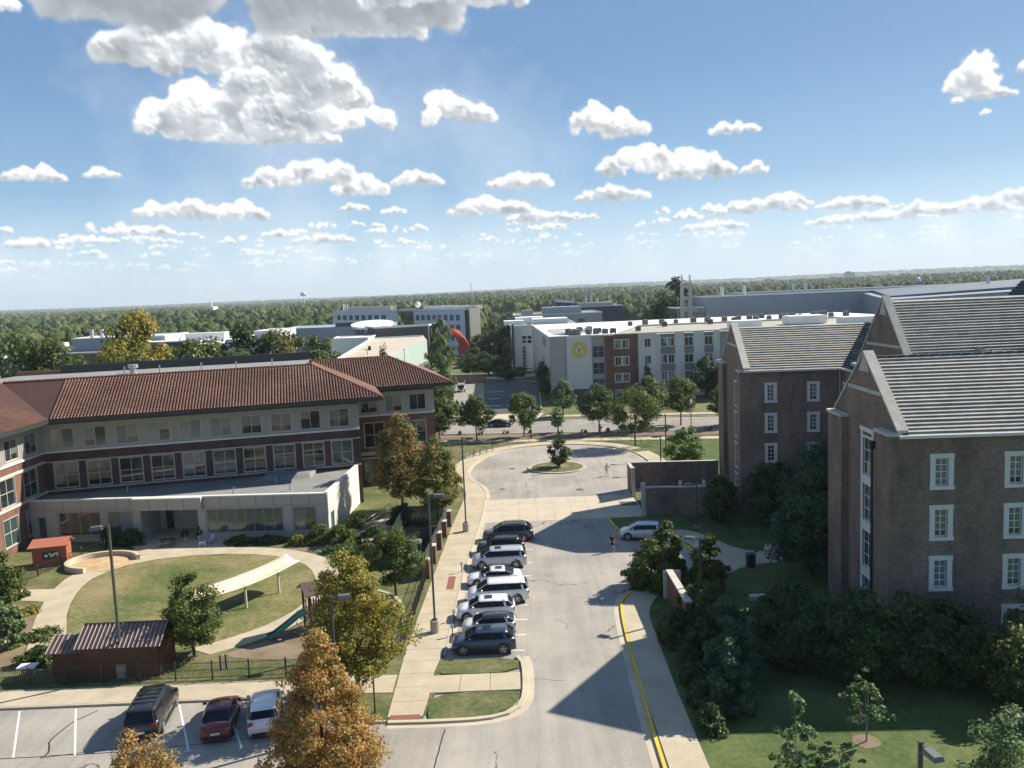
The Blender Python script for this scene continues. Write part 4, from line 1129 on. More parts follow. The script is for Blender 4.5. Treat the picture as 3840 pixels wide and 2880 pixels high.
MB().obox(f(-.3, Wh - .2, 0), (.5, 0, 0), (0, .9, 0), (0, 0, 16.4)).obj('pier', 'brick_brown', hl); MB().obox(f(-.45, Wh - .35, 16.4), (.8, 0, 0), (0, 1.2, 0), (0, 0, .25)).obj('pier_cap', 'limestone', hl)
course_roof(hl, f(.5, -.3, ZE - .2), f(24, -.3, ZE - .2), f(.5, Wh / 2, ZR), f(24, Wh / 2, ZR), 26)
course_roof(hl, f(24, Wh + .3, ZE - .2), f(.5, Wh + .3, ZE - .2), f(24, Wh / 2, ZR), f(.5, Wh / 2, ZR), 26)
# cross wing on the right, its left slope's shade put into a darker slate colour
f2 = Fr((47.6, 64.5), 0)
course_roof(hl, f2(0, 24, 18.0), f2(0, 0, 18.0), f2(6.4, 24, 24.3), f2(6.4, 0, 24.3), 22, 'roof_slate_shaded_and_ridge')
course_roof(hl, f2(12.8, 0, 18.0), f2(12.8, 24, 18.0), f2(6.4, 0, 24.3), f2(6.4, 24, 24.3), 22)
facade(hl, f2(0, 24), f2(0, 0), 0, 18.0, [], 'brick_brown'); facade(hl, f2(0, 0), f2(12.8, 0), 0, 18.0, [], 'brick_brown')
mb = MB(); mb.add([f2(0, 0, 18.0), f2(12.8, 0, 18.0), f2(6.4, 0, 24.6), f2(0, .3, 18.0), f2(12.8, .3, 18.0), f2(6.4, .3, 24.6)], ((0, 1, 2), (3, 5, 4), (0, 3, 4, 1), (1, 4, 5, 2), (2, 5, 3, 0))); mb.obj('gable', 'brick_brown', hl)
mb = MB(); coping(mb, f2(0, 0, 18.0), f2(6.4, 0, 24.6), .5, .2, (0, 1)); coping(mb, f2(12.8, 0, 18.0), f2(6.4, 0, 24.602), .5, .2, (0, 1)); mb.obj('coping', 'limestone', hl)
# low connecting roof between the two wings
f3 = Fr((36.6, 65.6), 0)
facade(hl, f3(0, 7.7), f3(0, 0), 0, 15.0, [], 'brick_brown')
course_roof(hl, f3(0, 8.2, 15.1), f3(0, .2, 15.1), f3(3.2, 5.4, 18.9), f3(3.2, 3.4, 18.7), 14, 'roof_slate_shaded_and_ridge')  # shade of this hip and front slope put into the dark slate colour
course_roof(hl, f3(0, .2, 15.1), f3(12, .2, 15.1), f3(3.2, 3.6, 18.8), f3(12, 3.6, 18.4), 14, 'roof_slate_shaded_and_ridge')

# ================================================================== FAR DORMITORY WING
A2 = (24.65, 88.6); f = Fr(A2, -5.0)
df = thing('dormitory_wing', 'brick dormitory wing beyond the trees, its stone-edged gable end facing the drive', 'dormitory', (A2[0], A2[1], 0))
Wf = 14.0; ZE = 16.0; ZR = 20.15
ops = [(u - .36, u + .36, z - .85, z + .85, 'dorm', dict(sw=.28)) for u in (2.75, 7.15) for z in (13.45, 10.2, 6.95, 3.7)]
facade(df, f(0, 0), f(9.9, 0), 0, ZE, ops, 'brick_brown')
facade(df, f(0, Wf), f(0, 0), 0, ZE, [(Wf - 5.6, Wf - 4.2, z, z + 2.7, 'dormtall', dict(sw=.16)) for z in (1.0, 4.5, 8.0, 11.5)], 'brick_tan')
facade(df, f(30, Wf), f(0, Wf), 0, ZE, [], 'brick_brown')
gable_wall(df, f, 0, 0, Wf, ZE, ZR + .35, 'brick_tan')
sd = local(f, 1, 0); mb = MB(); coping(mb, f(0, -.15, ZE - .02), f(0, Wf / 2, ZR + .35), .62, .2, (sd.x, sd.y)); coping(mb, f(0, Wf + .15, ZE - .02), f(0, Wf / 2, ZR + .352), .62, .2, (sd.x, sd.y)); mb.obj('coping', 'limestone', df)
for z, a in ((18.1, 3.9),):
    MB().obox(f(-.07, a, z), local(f, 0, Wf - 2 * a), local(f, .2, 0), (0, 0, .26)).obj('string_course', 'limestone', df)
for v0, v1 in ((Wf - 3.2, Wf + .25), (-.05, 1.7)):
    MB().obox(f(-.5, v0, 0), local(f, .55, 0), local(f, 0, v1 - v0), (0, 0, 15.7)).obj('pier', 'brick_tan', df)
    MB().obox(f(-.62, v0 - .1, 15.7), local(f, .8, 0), local(f, 0, v1 - v0 + .2), (0, 0, .22)).obj('pier_cap', 'limestone', df)
course_roof(df, f(.5, -.4, ZE - .2), f(10.2, -.4, ZE - .2), f(.5, Wf / 2, ZR), f(15.6, Wf / 2, ZR), 20)
course_roof(df, f(24, Wf + .4, ZE - .2), f(.5, Wf + .4, ZE - .2), f(24, Wf / 2, ZR), f(.5, Wf / 2, ZR), 20)
MB().obox(f(-.1, -.55, ZE - .26), local(f, 10.1, 0), local(f, 0, .2), (0, 0, .2)).obj('gutter', 'white_trim', df)
# cross wing turning towards the camera, left slope's shade given as a darker slate colour
xw = f(9.95, 0)
facade(df, (xw[0], xw[1]), (34.3, 83.6), 0, ZE, [(1.1, 1.9, 12.6, 14.3, 'dorm', dict(sw=.24)), (1.1, 1.9, 9.3, 11.0, 'dorm', dict(sw=.24))], 'brick_brown')
course_roof(df, (xw[0] + .1, xw[1] - .2, ZE - .1), (34.2, 80, ZE - .1), (40.2, 95.0, 20.3), (40.0, 80, 20.3), 20, 'roof_slate_shaded_and_ridge')
MB().obox((xw[0] - .25, 84.0, ZE - .26), (.2, 0, 0), (0, xw[1] - 84.4, 0), (0, 0, .2)).obj('gutter', 'white_trim', df)
MB().tube([(xw[0] - .2, xw[1] - .35, .2), (xw[0] - .2, xw[1] - .35, ZE - .3)], .09, 8).obj('downspout', 'grey_trim', df)
# ================================================================== BRICK BUILDING WITH CLAY TILE ROOF (left)
EA = radians(13.9); e_ = Vector((cos(EA), sin(EA), 0)); n_ = Vector((-sin(EA), cos(EA), 0)); Zv = Vector((0, 0, 1))
E0 = Vector((-15.5, 99.6, 13.4)); V0 = Vector((-50.7, 90.9, 13.4)); RH = 17.1
C0 = Vector((-18.9, 101.9, 0))
ac = thing('academic_building', 'long brick building with red clay tile roof and bands of paired windows behind the playground', 'building', (C0.x, C0.y, 0))
def wallseg(par, a, b, pairs_top, pairs_mid, z0=0.0, brickm='brick_dark'):
    """top storey of ribbed light panels above brick with mid windows"""
    a = Vector((a[0], a[1], 0)); b = Vector((b[0], b[1], 0))
    facade(par, (a.x, a.y), (b.x, b.y), z0, 9.25, pairs_mid, brickm)
    facade(par, (a.x, a.y), (b.x, b.y), 9.45, 13.1, pairs_top, 'panel_grey', 'upper_wall')
    d = (b - a).normalized(); o = Vector((d.y, -d.x, 0)); L = (b - a).length
    MB().obox(a + o * -.05 + Zv * 9.25, d * L, o * .22, Zv * .2).obj('sill_band', 'white_trim', par)
    MB().obox(a + o * -.05 + Zv * 12.45, d * L, o * .12, Zv * .65).obj('frieze', 'dark_fascia', par)
    # vertical ribs on the panels between the windows
    mb = MB(); u = 0.15
    while u < L - .1:
        if not any(p[0] - .12 < u < p[1] + .12 for p in pairs_top):
            mb.obox(a + d * u + o * .0 + Zv * 9.45, d * .07, o * .05, Zv * 3.0)
        u += .32
    mb.obj('panel_rib', 'panel_grey', par)['kind'] = 'stuff'
# main wing: wall from inner corner to C0
Lm = 35.3
Ci = C0 - e_ * Lm
pt = [(Lm - 1.2 - 3.42 * k - 2.35, Lm - 1.2 - 3.42 * k, 9.75, 11.95, 'brickpair') for k in range(10)]
pm = [(Lm - 1.0 - 3.42 * k - 2.5, Lm - 1.0 - 3.42 * k, 5.15, 8.05, 'brickpair', dict(ny=2)) for k in range(10)]
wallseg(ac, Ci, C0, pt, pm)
mb = MB(); mb.obox(Ci - n_ * .1 + Zv * 8.15, e_ * Lm, n_ * .12, Zv * .12); mb.obox(Ci - n_ * .1 + Zv * 4.85, e_ * Lm, n_ * .12, Zv * .14); mb.obj('stone_band', 'limestone', ac)
# end wall of the main wing, then the set-back right wing
D1 = C0 + n_ * 10.4
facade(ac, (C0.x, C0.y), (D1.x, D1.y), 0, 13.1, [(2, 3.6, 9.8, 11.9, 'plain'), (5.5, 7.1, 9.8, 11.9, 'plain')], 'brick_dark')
C1 = Vector((-10.8, 114.5, 0))
Lr = (C1 - D1).length
pt = [(Lr - 1.15 - 3.3 * k - 2.3, Lr - 1.15 - 3.3 * k, 9.75, 11.95, 'brickpair') for k in range(3)]
pm = [(Lr - 1.3 - 2.6, Lr - 1.3, 5.2, 8.3, 'brickpair', dict(ny=2)), (1.2, 3.9, 5.0, 8.4, 'brickpair', dict(ny=2)), (1.0, 2.2, 0.6, 3.2, 'annex2'), (2.8, 4.0, 0.6, 3.2, 'annex2'), (6.2, 8.8, 0.4, 3.2, 'annex2')]
wallseg(ac, D1, C1, pt, pm, 0.0, 'brick_red')
mb = MB()
for z in (4.2, 4.0, 3.5): mb.obox(D1 - n_ * .35 + Zv * z, e_ * (Lr * .62), n_ * .4, Zv * (.16 if z < 4.1 else .22))
mb.obj('entrance_canopy', 'limestone', ac)
B1 = C1 + n_ * 16
facade(ac, (C1.x, C1.y), (B1.x, B1.y), 0, 13.1, [(2.0, 4.3, 9.75, 11.95, 'brickpair'), (6.5, 8.8, 9.75, 11.95, 'brickpair'), (2.0, 4.3, 5.2, 8.3, 'brickpair'), (6.5, 8.8, 5.2, 8.3, 'brickpair')], 'brick_red')
# left wing coming towards us, sunlit brick
lw = Vector((0.04, -1, 0)).normalized(); K = Ci + Vector((0.1, 0, 0))
W1 = K + lw * 34
ps = [(1.2 + 3.9 * k, 3.7 + 3.9 * k, 9.75, 11.95, 'brickpair') for k in range(8)]
pm = [(1.8 + 4.6 * k, 4.6 + 4.6 * k, z, z + 2.9, 'brickpair', dict(ny=2)) for k in range(7) for z in (5.15, 1.0)]
# outside faces +x: direction from W1 to K
L2 = (W1 - K).length
ps = [(L2 - b, L2 - a, *r) for a, b, *r in ps]; pm = [(L2 - b, L2 - a, *r) for a, b, *r in pm]
wallseg(ac, K, W1, [(L2 - b, L2 - a, *r) for a, b, *r in ps], [(L2 - b, L2 - a, *r) for a, b, *r in pm], 0, 'brick_red') if False else None
def rev(ops, L): return [(L - o[1], L - o[0], *o[2:]) for o in ops]
wallseg(ac, W1, K, ps, pm, 0, 'brick_red')
d_ = (K - W1).normalized(); o_ = Vector((d_.y, -d_.x, 0))
mb = MB()
for z in (4.75, 8.15): mb.obox(W1 - o_ * .02 + Zv * z, d_ * L2, o_ * .14, Zv * .3)
mb.obj('stone_band', 'limestone', ac)

# roofs -------------------------------------------------------------
nrun = 8.2
R0 = E0 - e_ * 8.0 + n_ * nrun; R0.z = RH
# left wing slope faces +x: its eave line runs from the valley towards the camera
LV = V0 + lw * 30
outL = Vector((-1, -0.04, 0)).normalized()
# valley: where both slopes rise together
vdir = (outL * nrun + n_ * nrun)
# point on both ridge lines
# ridge line main: V0 + n*nrun + e*s ; ridge line left: V0 + outL*nrun + lw*t
import mathutils
a1 = V0 + n_ * nrun; b1 = V0 + outL * nrun
den = e_.x * lw.y - e_.y * lw.x
s_ = ((b1.x - a1.x) * lw.y - (b1.y - a1.y) * lw.x) / den
VR = a1 + e_ * s_; VR.z = RH
tile_roof(ac, V0, E0, VR, R0, limit=300)
# right-hand hip of the main wing
E0b = E0 + n_ * 14.5
tile_roof(ac, E0, E0b, R0, Vector(((E0b - e_ * 8.0).x, (E0b - e_ * 8.0).y, RH)))
LVr = LV + outL * nrun; LVr.z = RH
tile_roof(ac, LV, V0, LVr, VR)
# right wing roof
E1 = Vector((-8.0, 112.8, 13.4)); E1l = E1 - e_ * 12.4
Rr = E1 - e_ * 7.7 + n_ * 7.6; Rr.z = 16.85; Rl = E1 - e_ * 18.8 + n_ * 7.6; Rl.z = 16.85
tile_roof(ac, E1 - e_ * 18.8, E1, Rl, Rr)
E1b = E1 + n_ * 15.2
tile_roof(ac, E1, E1b, Rr, Rr + n_ * 0.01)
tile_roof(ac, E1b, E1 - e_ * 18.8 + n_ * 15.2, Rr, Rl)
# hip and ridge caps as rows of half-round tiles
def caps(a, b, name='hip_cap'):
    a = Vector(a); b = Vector(b); L = (b - a).length; n = max(1, int(L / .45)); mb = MB()
    for i in range(n):
        p = a.lerp(b, i / n); q = a.lerp(b, (i + 1.08) / n)
        mb.tube([p + Zv * .06, q + Zv * .02], [.17, .13], 6)
    o = mb.obj(name, 'tile_hip', ac); o['kind'] = 'stuff'
caps(E0, R0); caps(E1, Rr); caps(Rr, Rl, 'ridge_cap'); caps(R0, VR, 'ridge_cap'); caps(R0, R0 + n_ * 6, 'ridge_cap'); caps(VR, LVr, 'ridge_cap'); caps(E1b, Rr)
# flat roof inside, dark screen wall at the back, vents
def flat(pts, z, nm, mt):
    MB().add([(p.x, p.y, z) for p in pts], (tuple(range(len(pts))),)).obj(nm, mt, ac)
Q0 = R0 + n_ * 12; Q1 = VR + n_ * 12 - e_ * 2
flat([R0, Q0, Q1, VR], RH - .12, 'flat_roof', 'grey_membrane')
QL = LVr + outL * 12
flat([VR, Q1, QL, LVr], RH - .125, 'flat_roof', 'grey_membrane')
MB().obox(Vector((Q0.x, Q0.y, RH - .8)), (Q1 - Q0) * .86, n_ * .3, Zv * 1.75).obj('roof_screen', 'dark_fascia', ac)
MB().obox(Vector((Q1.x, Q1.y, RH - .8)), (Q0 - Q1) * .14, n_ * .3, Zv * 1.2).obj('roof_screen', 'tile_hip', ac)
for s in (5, 9.5, 14, 19, 23.5):
    p = R0.lerp(VR, s / 36) + n_ * (3.2 + (s % 3))
    MB().tube([(p.x, p.y, RH - .12), (p.x, p.y, RH + .75)], .09, 6).obj('vent_pipe', 'galvanised', ac)
p = R0.lerp(VR, .62) + n_ * 5
MB().tube([(p.x, p.y, RH - .12), (p.x, p.y, RH + .55), (p.x, p.y, RH + .56), (p.x, p.y, RH + 1.0)], [.38, .38, .6, .6], 12).obj('roof_fan', 'galvanised', ac)
# eaves: soffits and dark fascias
def soffit(a, b, inn, w=2.3):
    a = Vector(a); b = Vector(b)
    MB().obox(a - Zv * .32, b - a, inn * w, Zv * .12).obox(a - Zv * .42 - inn * .06, b - a, inn * .18, Zv * .4).obj('eaves', 'dark_fascia', ac)
soffit(V0, E0, n_); soffit(E0 - n_ * .0 - e_ * .01, E0b, -e_); soffit(E1 - e_ * 12, E1, n_); soffit(E1, E1b, -e_, 2.2); soffit(LV, V0, outL)

# ================================================================== ANNEXE
L0 = Vector((-53.2, 89.6, 0)); R_ = Vector((-20.1, 87.5, 0)); Rb = Vector((-19.35, 101.6, 0))
an = thing('daycare_annexe', 'single-storey pale panelled annexe with flat roof and recessed porch facing the oval lawn', 'building', (R_.x, R_.y, 0))
LA = (R_ - L0).length; ad = (R_ - L0).normalized(); ao = Vector((ad.y, -ad.x, 0))
zt = 4.8
opsA = [(1.0, 1.9, .15, 2.9, 'annex2', dict(nx=1)), (3.4, 8.0, .8, 3.35, 'annex'), (9.0, 11.6, .8, 3.35, 'annex2'), (19.9, 28.2, .75, 3.35, 'annex', dict(nx=8)), (29.4, 31.8, .75, 3.35, 'annex2')]
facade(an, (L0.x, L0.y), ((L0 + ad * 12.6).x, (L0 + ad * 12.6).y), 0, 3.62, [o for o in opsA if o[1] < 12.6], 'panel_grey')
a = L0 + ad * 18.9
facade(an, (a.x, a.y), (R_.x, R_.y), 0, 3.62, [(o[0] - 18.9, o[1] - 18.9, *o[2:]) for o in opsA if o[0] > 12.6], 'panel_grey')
# recessed porch
pa = L0 + ad * 12.6; pb = L0 + ad * 18.9; bk = -ao * 4.2
for s, t in ((pa, pa + bk), (pa + bk, pb + bk), (pb + bk, pb)):
    ops = [(.6, 1.6, .12, 2.5, 'plain')] if s is not pa and t is not pb and (t - s).length > 5 else []
    facade(an, (s.x, s.y), (t.x, t.y), 0, 3.62, ops, 'panel_grey')
MB().obox(pa + Zv * 3.35 + bk, ad * 6.3, -bk, Zv * .2).obj('porch_ceiling', 'panel_grey', an)
struct(MB().obox(pa + bk - Zv * .05, ad * 6.3, -bk + ao * 2.5, Zv * .165).obj('porch_floor', 'sidewalk'))
# fascia panels with open joints
def panels(a, d, o, L, z0, z1, w, name='fascia_panel', m='panel_grey', q=.07):
    n = max(1, round(L / w))
    for i in range(n):
        MB().obox(a + d * (L * i / n + .025) + o * -.03 + Zv * z0, d * (L / n - .05), o * (.03 + q), Zv * (z1 - z0)).obj(name, m, an)
MB().obox(L0 - ao * .3 + Zv * 3.55, ad * LA, ao * .28, Zv * (zt - 3.55)).obj('parapet', 'charcoal_wall', an)
panels(L0, ad, ao, 12.0, 3.66, zt - .1, 2.0); panels(L0 + ad * 19.6, ad, ao, LA - 19.6, 3.66, zt - .1, 2.0)
panels(L0 + ad * 12.0, ad, ao, 7.6, 3.5, zt - .1, 1.9, 'porch_fascia_panel', 'panel_grey', .55)
panels(L0 + ad * 28.6, ad, ao, .7, .1, 3.62, 1, 'wall_panel'); panels(L0 + ad * 32.0, ad, ao, LA - 32.0, .1, 3.62, 1, 'wall_panel', q=.05); panels(L0 + ad * 18.95, ad, ao, .8, .1, 3.62, 1, 'wall_panel', q=.05)
for a0, w in ((2.1, 1.1), (8.2, .7), (11.8, .75)): panels(L0 + ad * a0, ad, ao, w, .1, 3.62, 2, 'wall_panel', q=.05)
# cap flashing
mb = MB(); mb.obox(L0 - ao * .4 + Zv * (zt - .1), ad * 12.0, ao * .52, Zv * .13); mb.obox(L0 + ad * 12.0 - ao * .4 + Zv * (zt - .1), ad * 7.6, ao * 1.05, Zv * .13); mb.obox(L0 + ad * 19.6 - ao * .4 + Zv * (zt - .1), ad * (LA - 19.6), ao * .52, Zv * .13)
mb.obj('roof_flashing', 'white_trim', an)
# right side wall, sunlit, rising to meet the brick building
sd_ = (Rb - R_); sL = sd_.length; sdn = sd_.normalized(); so_ = Vector((sdn.y, -sdn.x, 0))
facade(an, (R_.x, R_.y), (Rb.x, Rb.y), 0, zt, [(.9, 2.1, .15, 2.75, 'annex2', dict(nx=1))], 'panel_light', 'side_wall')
mb = MB(); mb.obox(R_ - so_ * .35 + Zv * zt, sdn * sL, so_ * .42, Zv * .1); mb.obj('roof_flashing', 'white_trim', an)
for j in range(2):
    for i in range(5):
        if i == 0 and j == 0: continue
        MB().obox(R_ + sdn * (sL * i / 5 + .02) + so_ * -.01 + Zv * (j * 2.4 + .05), sdn * (sL / 5 - .04), so_ * .04, Zv * (2.36 if j == 0 else 2.35)).obj('side_panel', 'panel_light', an)
# flat roof
MB().add([(L0.x, L0.y, 4.45), (R_.x, R_.y, 4.45), (Rb.x, Rb.y, 4.45), (C0.x, C0.y + .2, 4.45), (Ci.x, Ci.y + .2, 4.45)], ((0, 1, 2, 3, 4),)).obj('flat_roof', 'grey_membrane', an)
for (s, w) in ((5, 3), (8, 7), (11, 2), (24, 4)):
    p = R_ - ad * s - ao * w
    MB().tube([(p.x, p.y, 4.4), (p.x, p.y, 5.15), (p.x + .12, p.y, 5.25)], .07, 6).obj('vent_pipe', 'galvanised', an)
p = R_ - ad * 9.5 - ao * 9
mb = MB(); mb.hexa([(p.x - 1.5, p.y - .8, 4.45), (p.x + 5, p.y - .4, 4.45), (p.x + 5, p.y + 3, 4.45), (p.x - 1.5, p.y + 3, 4.45)], [(p.x - .3, p.y + .6, 4.9), (p.x + 4.6, p.y + .6, 4.9), (p.x + 5, p.y + 3, 5.0), (p.x - 1.5, p.y + 3, 5.0)]); mb.obj('roof_cricket', 'grey_membrane', an)

# ================================================================== ENCLOSURES AND GARDEN WALLS
def brickwall(par, a, b, h, m='brick_dark', th=.3, cap='limestone', name='wall', z0=0):
    a = Vector((a[0], a[1], 0)); b = Vector((b[0], b[1], 0)); d = (b - a).normalized(); o = Vector((d.y, -d.x, 0)); L = (b - a).length
    MB().obox(a - o * th / 2 + Zv * z0, d * L, o * th, Zv * (h - z0)).obj(name, m, par)
    if cap: MB().obox(a - o * (th / 2 + .06) - d * .05 + Zv * h, d * (L + .1), o * (th + .12), Zv * .12).obj('coping', cap, par)
en = thing('service_enclosure', 'large brick service yard wall with stone coping beside the turning circle', 'enclosure', (14.1, 100.2, 0))
brickwall(en, (14.15, 99.4), (14.15, 103.6), 3.3, 'brick_brown'); brickwall(en, (14.15, 103.5), (25.2, 102.6), 3.3, 'brick_brown'); brickwall(en, (13.95, 90.7), (26.5, 89.7), 3.15, 'brick_brown'); brickwall(en, (26.4, 89.8), (25.1, 93.5), 3.15, 'brick_brown')
MB().obox((13.75, 90.5, 0), (.45, 0, 0), (0, .45, 0), (0, 0, 3.75)).obj('gate_pier', 'limestone', en)
MB().obox((13.95, 99.2, 0), (.4, 0, 0), (0, .4, 0), (0, 0, 3.6)).obj('gate_pier', 'limestone', en)
for x in (18.0, 20.6): MB().box((x, 90.9, 0), (x + .28, 91.2, 3.7)).obj('gate_post', 'post_cream', en)
for i in range(9):
    MB().box((14.3 + i * .42, 91.1, .2), (14.3 + i * .42 + .38, 91.2, 2.6)).obj('gate_board', 'green_metal', en)
mb = MB()
for x0 in (15.0, 20.0): mb.box((x0, 94.5, 0), (x0 + 3.4, 96.6, 1.5)); mb.hexa([(x0 - .05, 94.4, 1.5), (x0 + 3.45, 94.4, 1.5), (x0 + 3.45, 96.7, 1.5), (x0 - .05, 96.7, 1.5)], [(x0 - .05, 94.5, 1.62), (x0 + 3.45, 94.5, 1.62), (x0 + 3.45, 96.6, 1.95), (x0 - .05, 96.6, 1.95)])
dm = thing('dumpster', 'pair of green steel dumpsters inside the brick service yard', 'dumpster', (15, 94.5, 0)); mb.obj('container', 'green_metal', dm)

gw = thing('garden_wall', 'red brick garden wall with pale stone top half hidden in shrubs by the drive', 'wall', (11.4, 61.5, 0))
a, b = Vector((12.05, 65.6, 0)), Vector((12.1, 58.6, 0))
brickwall(gw, a, b, 2.35, 'brick_red', .42)
MB().obox((11.6, 65.5, 0), (1.35, -.0, 0), (0, .5, 0), (0, 0, 2.3)).obj('end_pier', 'limestone', gw)
bw = thing('stone_bench', 'pale stone block bench beside the curved path, under the dark trees', 'bench', (23.3, 75.9, 0))
MB().hexa([(22.6, 75.4, .08), (25.6, 75.2, .08), (25.8, 76.8, .08), (23.3, 77, .08)], [(22.6, 75.4, .62), (25.6, 75.2, .62), (25.8, 76.8, .62), (23.3, 77, .62)]).obj('seat', 'limestone', bw)
MB().box((22.9, 75.55, -.02), (25.4, 76.7, .085)).obj('base', 'grey_trim', bw)

# fenced service bays beside the main sidewalk
sb = thing('fence_enclosure', 'green slatted screen bay with brick piers between sidewalk and playground', 'enclosure', (-8, 74, 0))
pts = [(-8.35, 73.0), (-8.15, 77.2), (-7.95, 81.4), (-7.75, 85.6), (-7.55, 89.6)]
for i, (x, y) in enumerate(pts):
    MB().box((x - .32, y - .42, 0), (x + .32, y + .42, 1.75)).obj('pier', 'brick_red', sb)
    MB().box((x - .35, y - .45, 1.75), (x + .35, y + .45, 1.82)).obj('pier_cap', 'limestone', sb)
def slatfence(par, a, b, h, m='green_metal', n=None, z0=.12, w=.11, name='slat'):
    a = Vector((a[0], a[1], 0)); b = Vector((b[0], b[1], 0)); d = b - a; L = d.length; d.normalize(); o = Vector((d.y, -d.x, 0)); n = n or int(L / .16)
    me = MB().box((0, -.02, z0), (w, .02, h)).mesh(name, m)
    g_ = org(par); ang = atan2(d.y, d.x)
    for i in range(n): p = a + d * (L * (i + .5) / n); inst(me, name, par, p - g_, (0, 0, ang))
    for z in (.3, h - .25):
        MB().obox(a + Zv * z + o * .02, d * L, o * .05, Zv * .07).obj('rail', m, par)
for (x0, y0), (x1, y1) in zip(pts, pts[1:]): slatfence(sb, (x0 - .1, y0 + .3), (x1 - .1, y1 - .3), 2.35, 'dark_fascia', n=24, w=.14)
slatfence(sb, (-7.9, 89.6), (-12.4, 90.2), 2.35, 'dark_fascia', n=26, w=.15); slatfence(sb, (-12.4, 90.1), (-12.6, 80.5), 2.35, 'dark_fascia', n=56, w=.15); slatfence(sb, (-12.6, 80.5), (-8.0, 81.3), 2.35, 'dark_fascia', n=27, w=.15)

# iron fences -------------------------------------------------------
def ironfence(name, label, pts, h=1.25, step=2.45, pick=.125, mat='black_metal', z=.09):
    t = thing(name, label, 'fence', (pts[0][0], pts[0][1], z))
    pm = MB().box((-.009, -.009, .08), (.009, .009, h)).mesh('picket', mat)
    po = MB().box((-.04, -.04, 0), (.04, .04, h + .08)).hexa([(-.05, -.05, h + .08), (.05, -.05, h + .08), (.05, .05, h + .08), (-.05, .05, h + .08)], [(-.01, -.01, h + .13), (.01, -.01, h + .13), (.01, .01, h + .13), (-.01, .01, h + .13)]).mesh('post', mat)
    o0 = Vector((pts[0][0], pts[0][1], 0)); cnt = 0; extra = MB()
    for (x0, y0), (x1, y1) in zip(pts, pts[1:]):
        L = hypot(x1 - x0, y1 - y0); n = max(1, round(L / step)); ang = atan2(y1 - y0, x1 - x0)
        for i in range(n):
            inst(po, 'post', t, (lerp(x0, x1, i / n) - o0.x, lerp(y0, y1, i / n) - o0.y, 0), (0, 0, ang))
        k = int(L / pick)
        for i in range(k):
            p = (lerp(x0, x1, (i + .5) / k) - o0.x, lerp(y0, y1, (i + .5) / k) - o0.y, 0)
            if cnt < 300: inst(pm, 'picket', t, p, (0, 0, ang))
            else: extra.box((p[0] - .009, p[1] - .009, .08), (p[0] + .009, p[1] + .009, h))
            cnt += 1
        d = Vector((x1 - x0, y1 - y0, 0)).normalized(); o = Vector((d.y, -d.x, 0))
        for zz in (.14, h * .52, h - .12):
            MB().obox(Vector((x0, y0, zz + z)) - o * .012, d * L, o * .024, Zv * .03).obj('rail', mat, t)
    x1, y1 = pts[-1]; inst(po, 'post', t, (x1 - o0.x, y1 - o0.y, 0))
    if extra.v: o = extra.obj('pickets', mat, t, local=True); o['kind'] = 'stuff'
    return t
ironfence('iron_fence', 'black iron picket fence along the lawn beside the brown shed and parking lot', [(-46, 54.35), (-33.4, 54.3), (-16.0, 54.2), (-11.8, 54.15)])
ironfence('iron_fence', 'black iron picket fence climbing beside the main sidewalk between play area and car row', [(-9.6, 55.0), (-8.6, 57.2), (-8.45, 64.5), (-8.35, 72.7)])
ironfence('iron_fence', 'low dark picket fence running from the left hedge past the red playhouse to the annexe', [(-46.4, 75.2), (-45.4, 80.5), (-43.2, 85.5), (-42.6, 88.9)], 1.1, 2.2, .2)

# ================================================================== SHED, PLAYHOUSE, PLAY EQUIPMENT
# shed ground quad (-33.2,56.8) ... (-24.4,54.6)
sh = thing('garden_shed', 'brown board shed with striped metal roof and lower lean-to beside the iron fence', 'shed', (-28.6, 55.2, .09))
def shedbox(par, x0, x1, y0, y1, h0, ridge, z0=0.09, boards=True):
    for (a, b) in (((x0, y0), (x1, y0)), ((x1, y0), (x1, y1)), ((x1, y1), (x0, y1)), ((x0, y1), (x0, y0))):
        a = Vector((*a, 0)); b = Vector((*b, 0)); d = (b - a).normalized(); o = Vector((d.y, -d.x, 0)); L = (b - a).length
        k = 12
        for i in range(k):
            MB().obox(a - o * .06 + Zv * (z0 + h0 * i / k + .008), d * L, o * (.06 + .012 * (1 if i % 2 else 0)), Zv * (h0 / k - .012)).obj('board', 'wood_brown', par)
SX0, SX1, SY0, SY1 = -30.2, -24.9, 55.1, 57.9
shedbox(sh, SX0, SX1, SY0, SY1, 2.35, 0)
mb = MB(); my = (SY0 + SY1) / 2
for x in (SX0, SX1 - .1): mb.add([(x, SY0, 2.43), (x, SY1, 2.43), (x, my, 3.3), (x + .1, SY0, 2.43), (x + .1, SY1, 2.43), (x + .1, my, 3.3)], ((0, 2, 1), (3, 4, 5), (0, 1, 4, 3), (1, 2, 5, 4), (2, 0, 3, 5)))
mb.obj('gable', 'wood_brown', sh)
def metalroof(par, e0, e1, r0, r1, n, m='roof_metal_brown', rib='roof_metal_rib'):
    e0, e1, r0, r1 = map(Vector, (e0, e1, r0, r1)); nn = (e1 - e0).cross(r0 - e0).normalized(); nn = nn if nn.z > 0 else -nn
    MB().hexa([e0 - nn * .05, e1 - nn * .05, r1 - nn * .05, r0 - nn * .05], [e0, e1, r1, r0]).obj('roof_sheet', m, par)
    for i in range(n + 1):
        t = i / n; a = e0.lerp(e1, t); b = r0.lerp(r1, t); d = (e1 - e0).normalized() * .03
        MB().hexa([a - d, a + d, b + d, b - d], [a - d * .5 + nn * .055, a + d * .5 + nn * .055, b + d * .5 + nn * .055, b - d * .5 + nn * .055]).obj('roof_rib', rib, par)
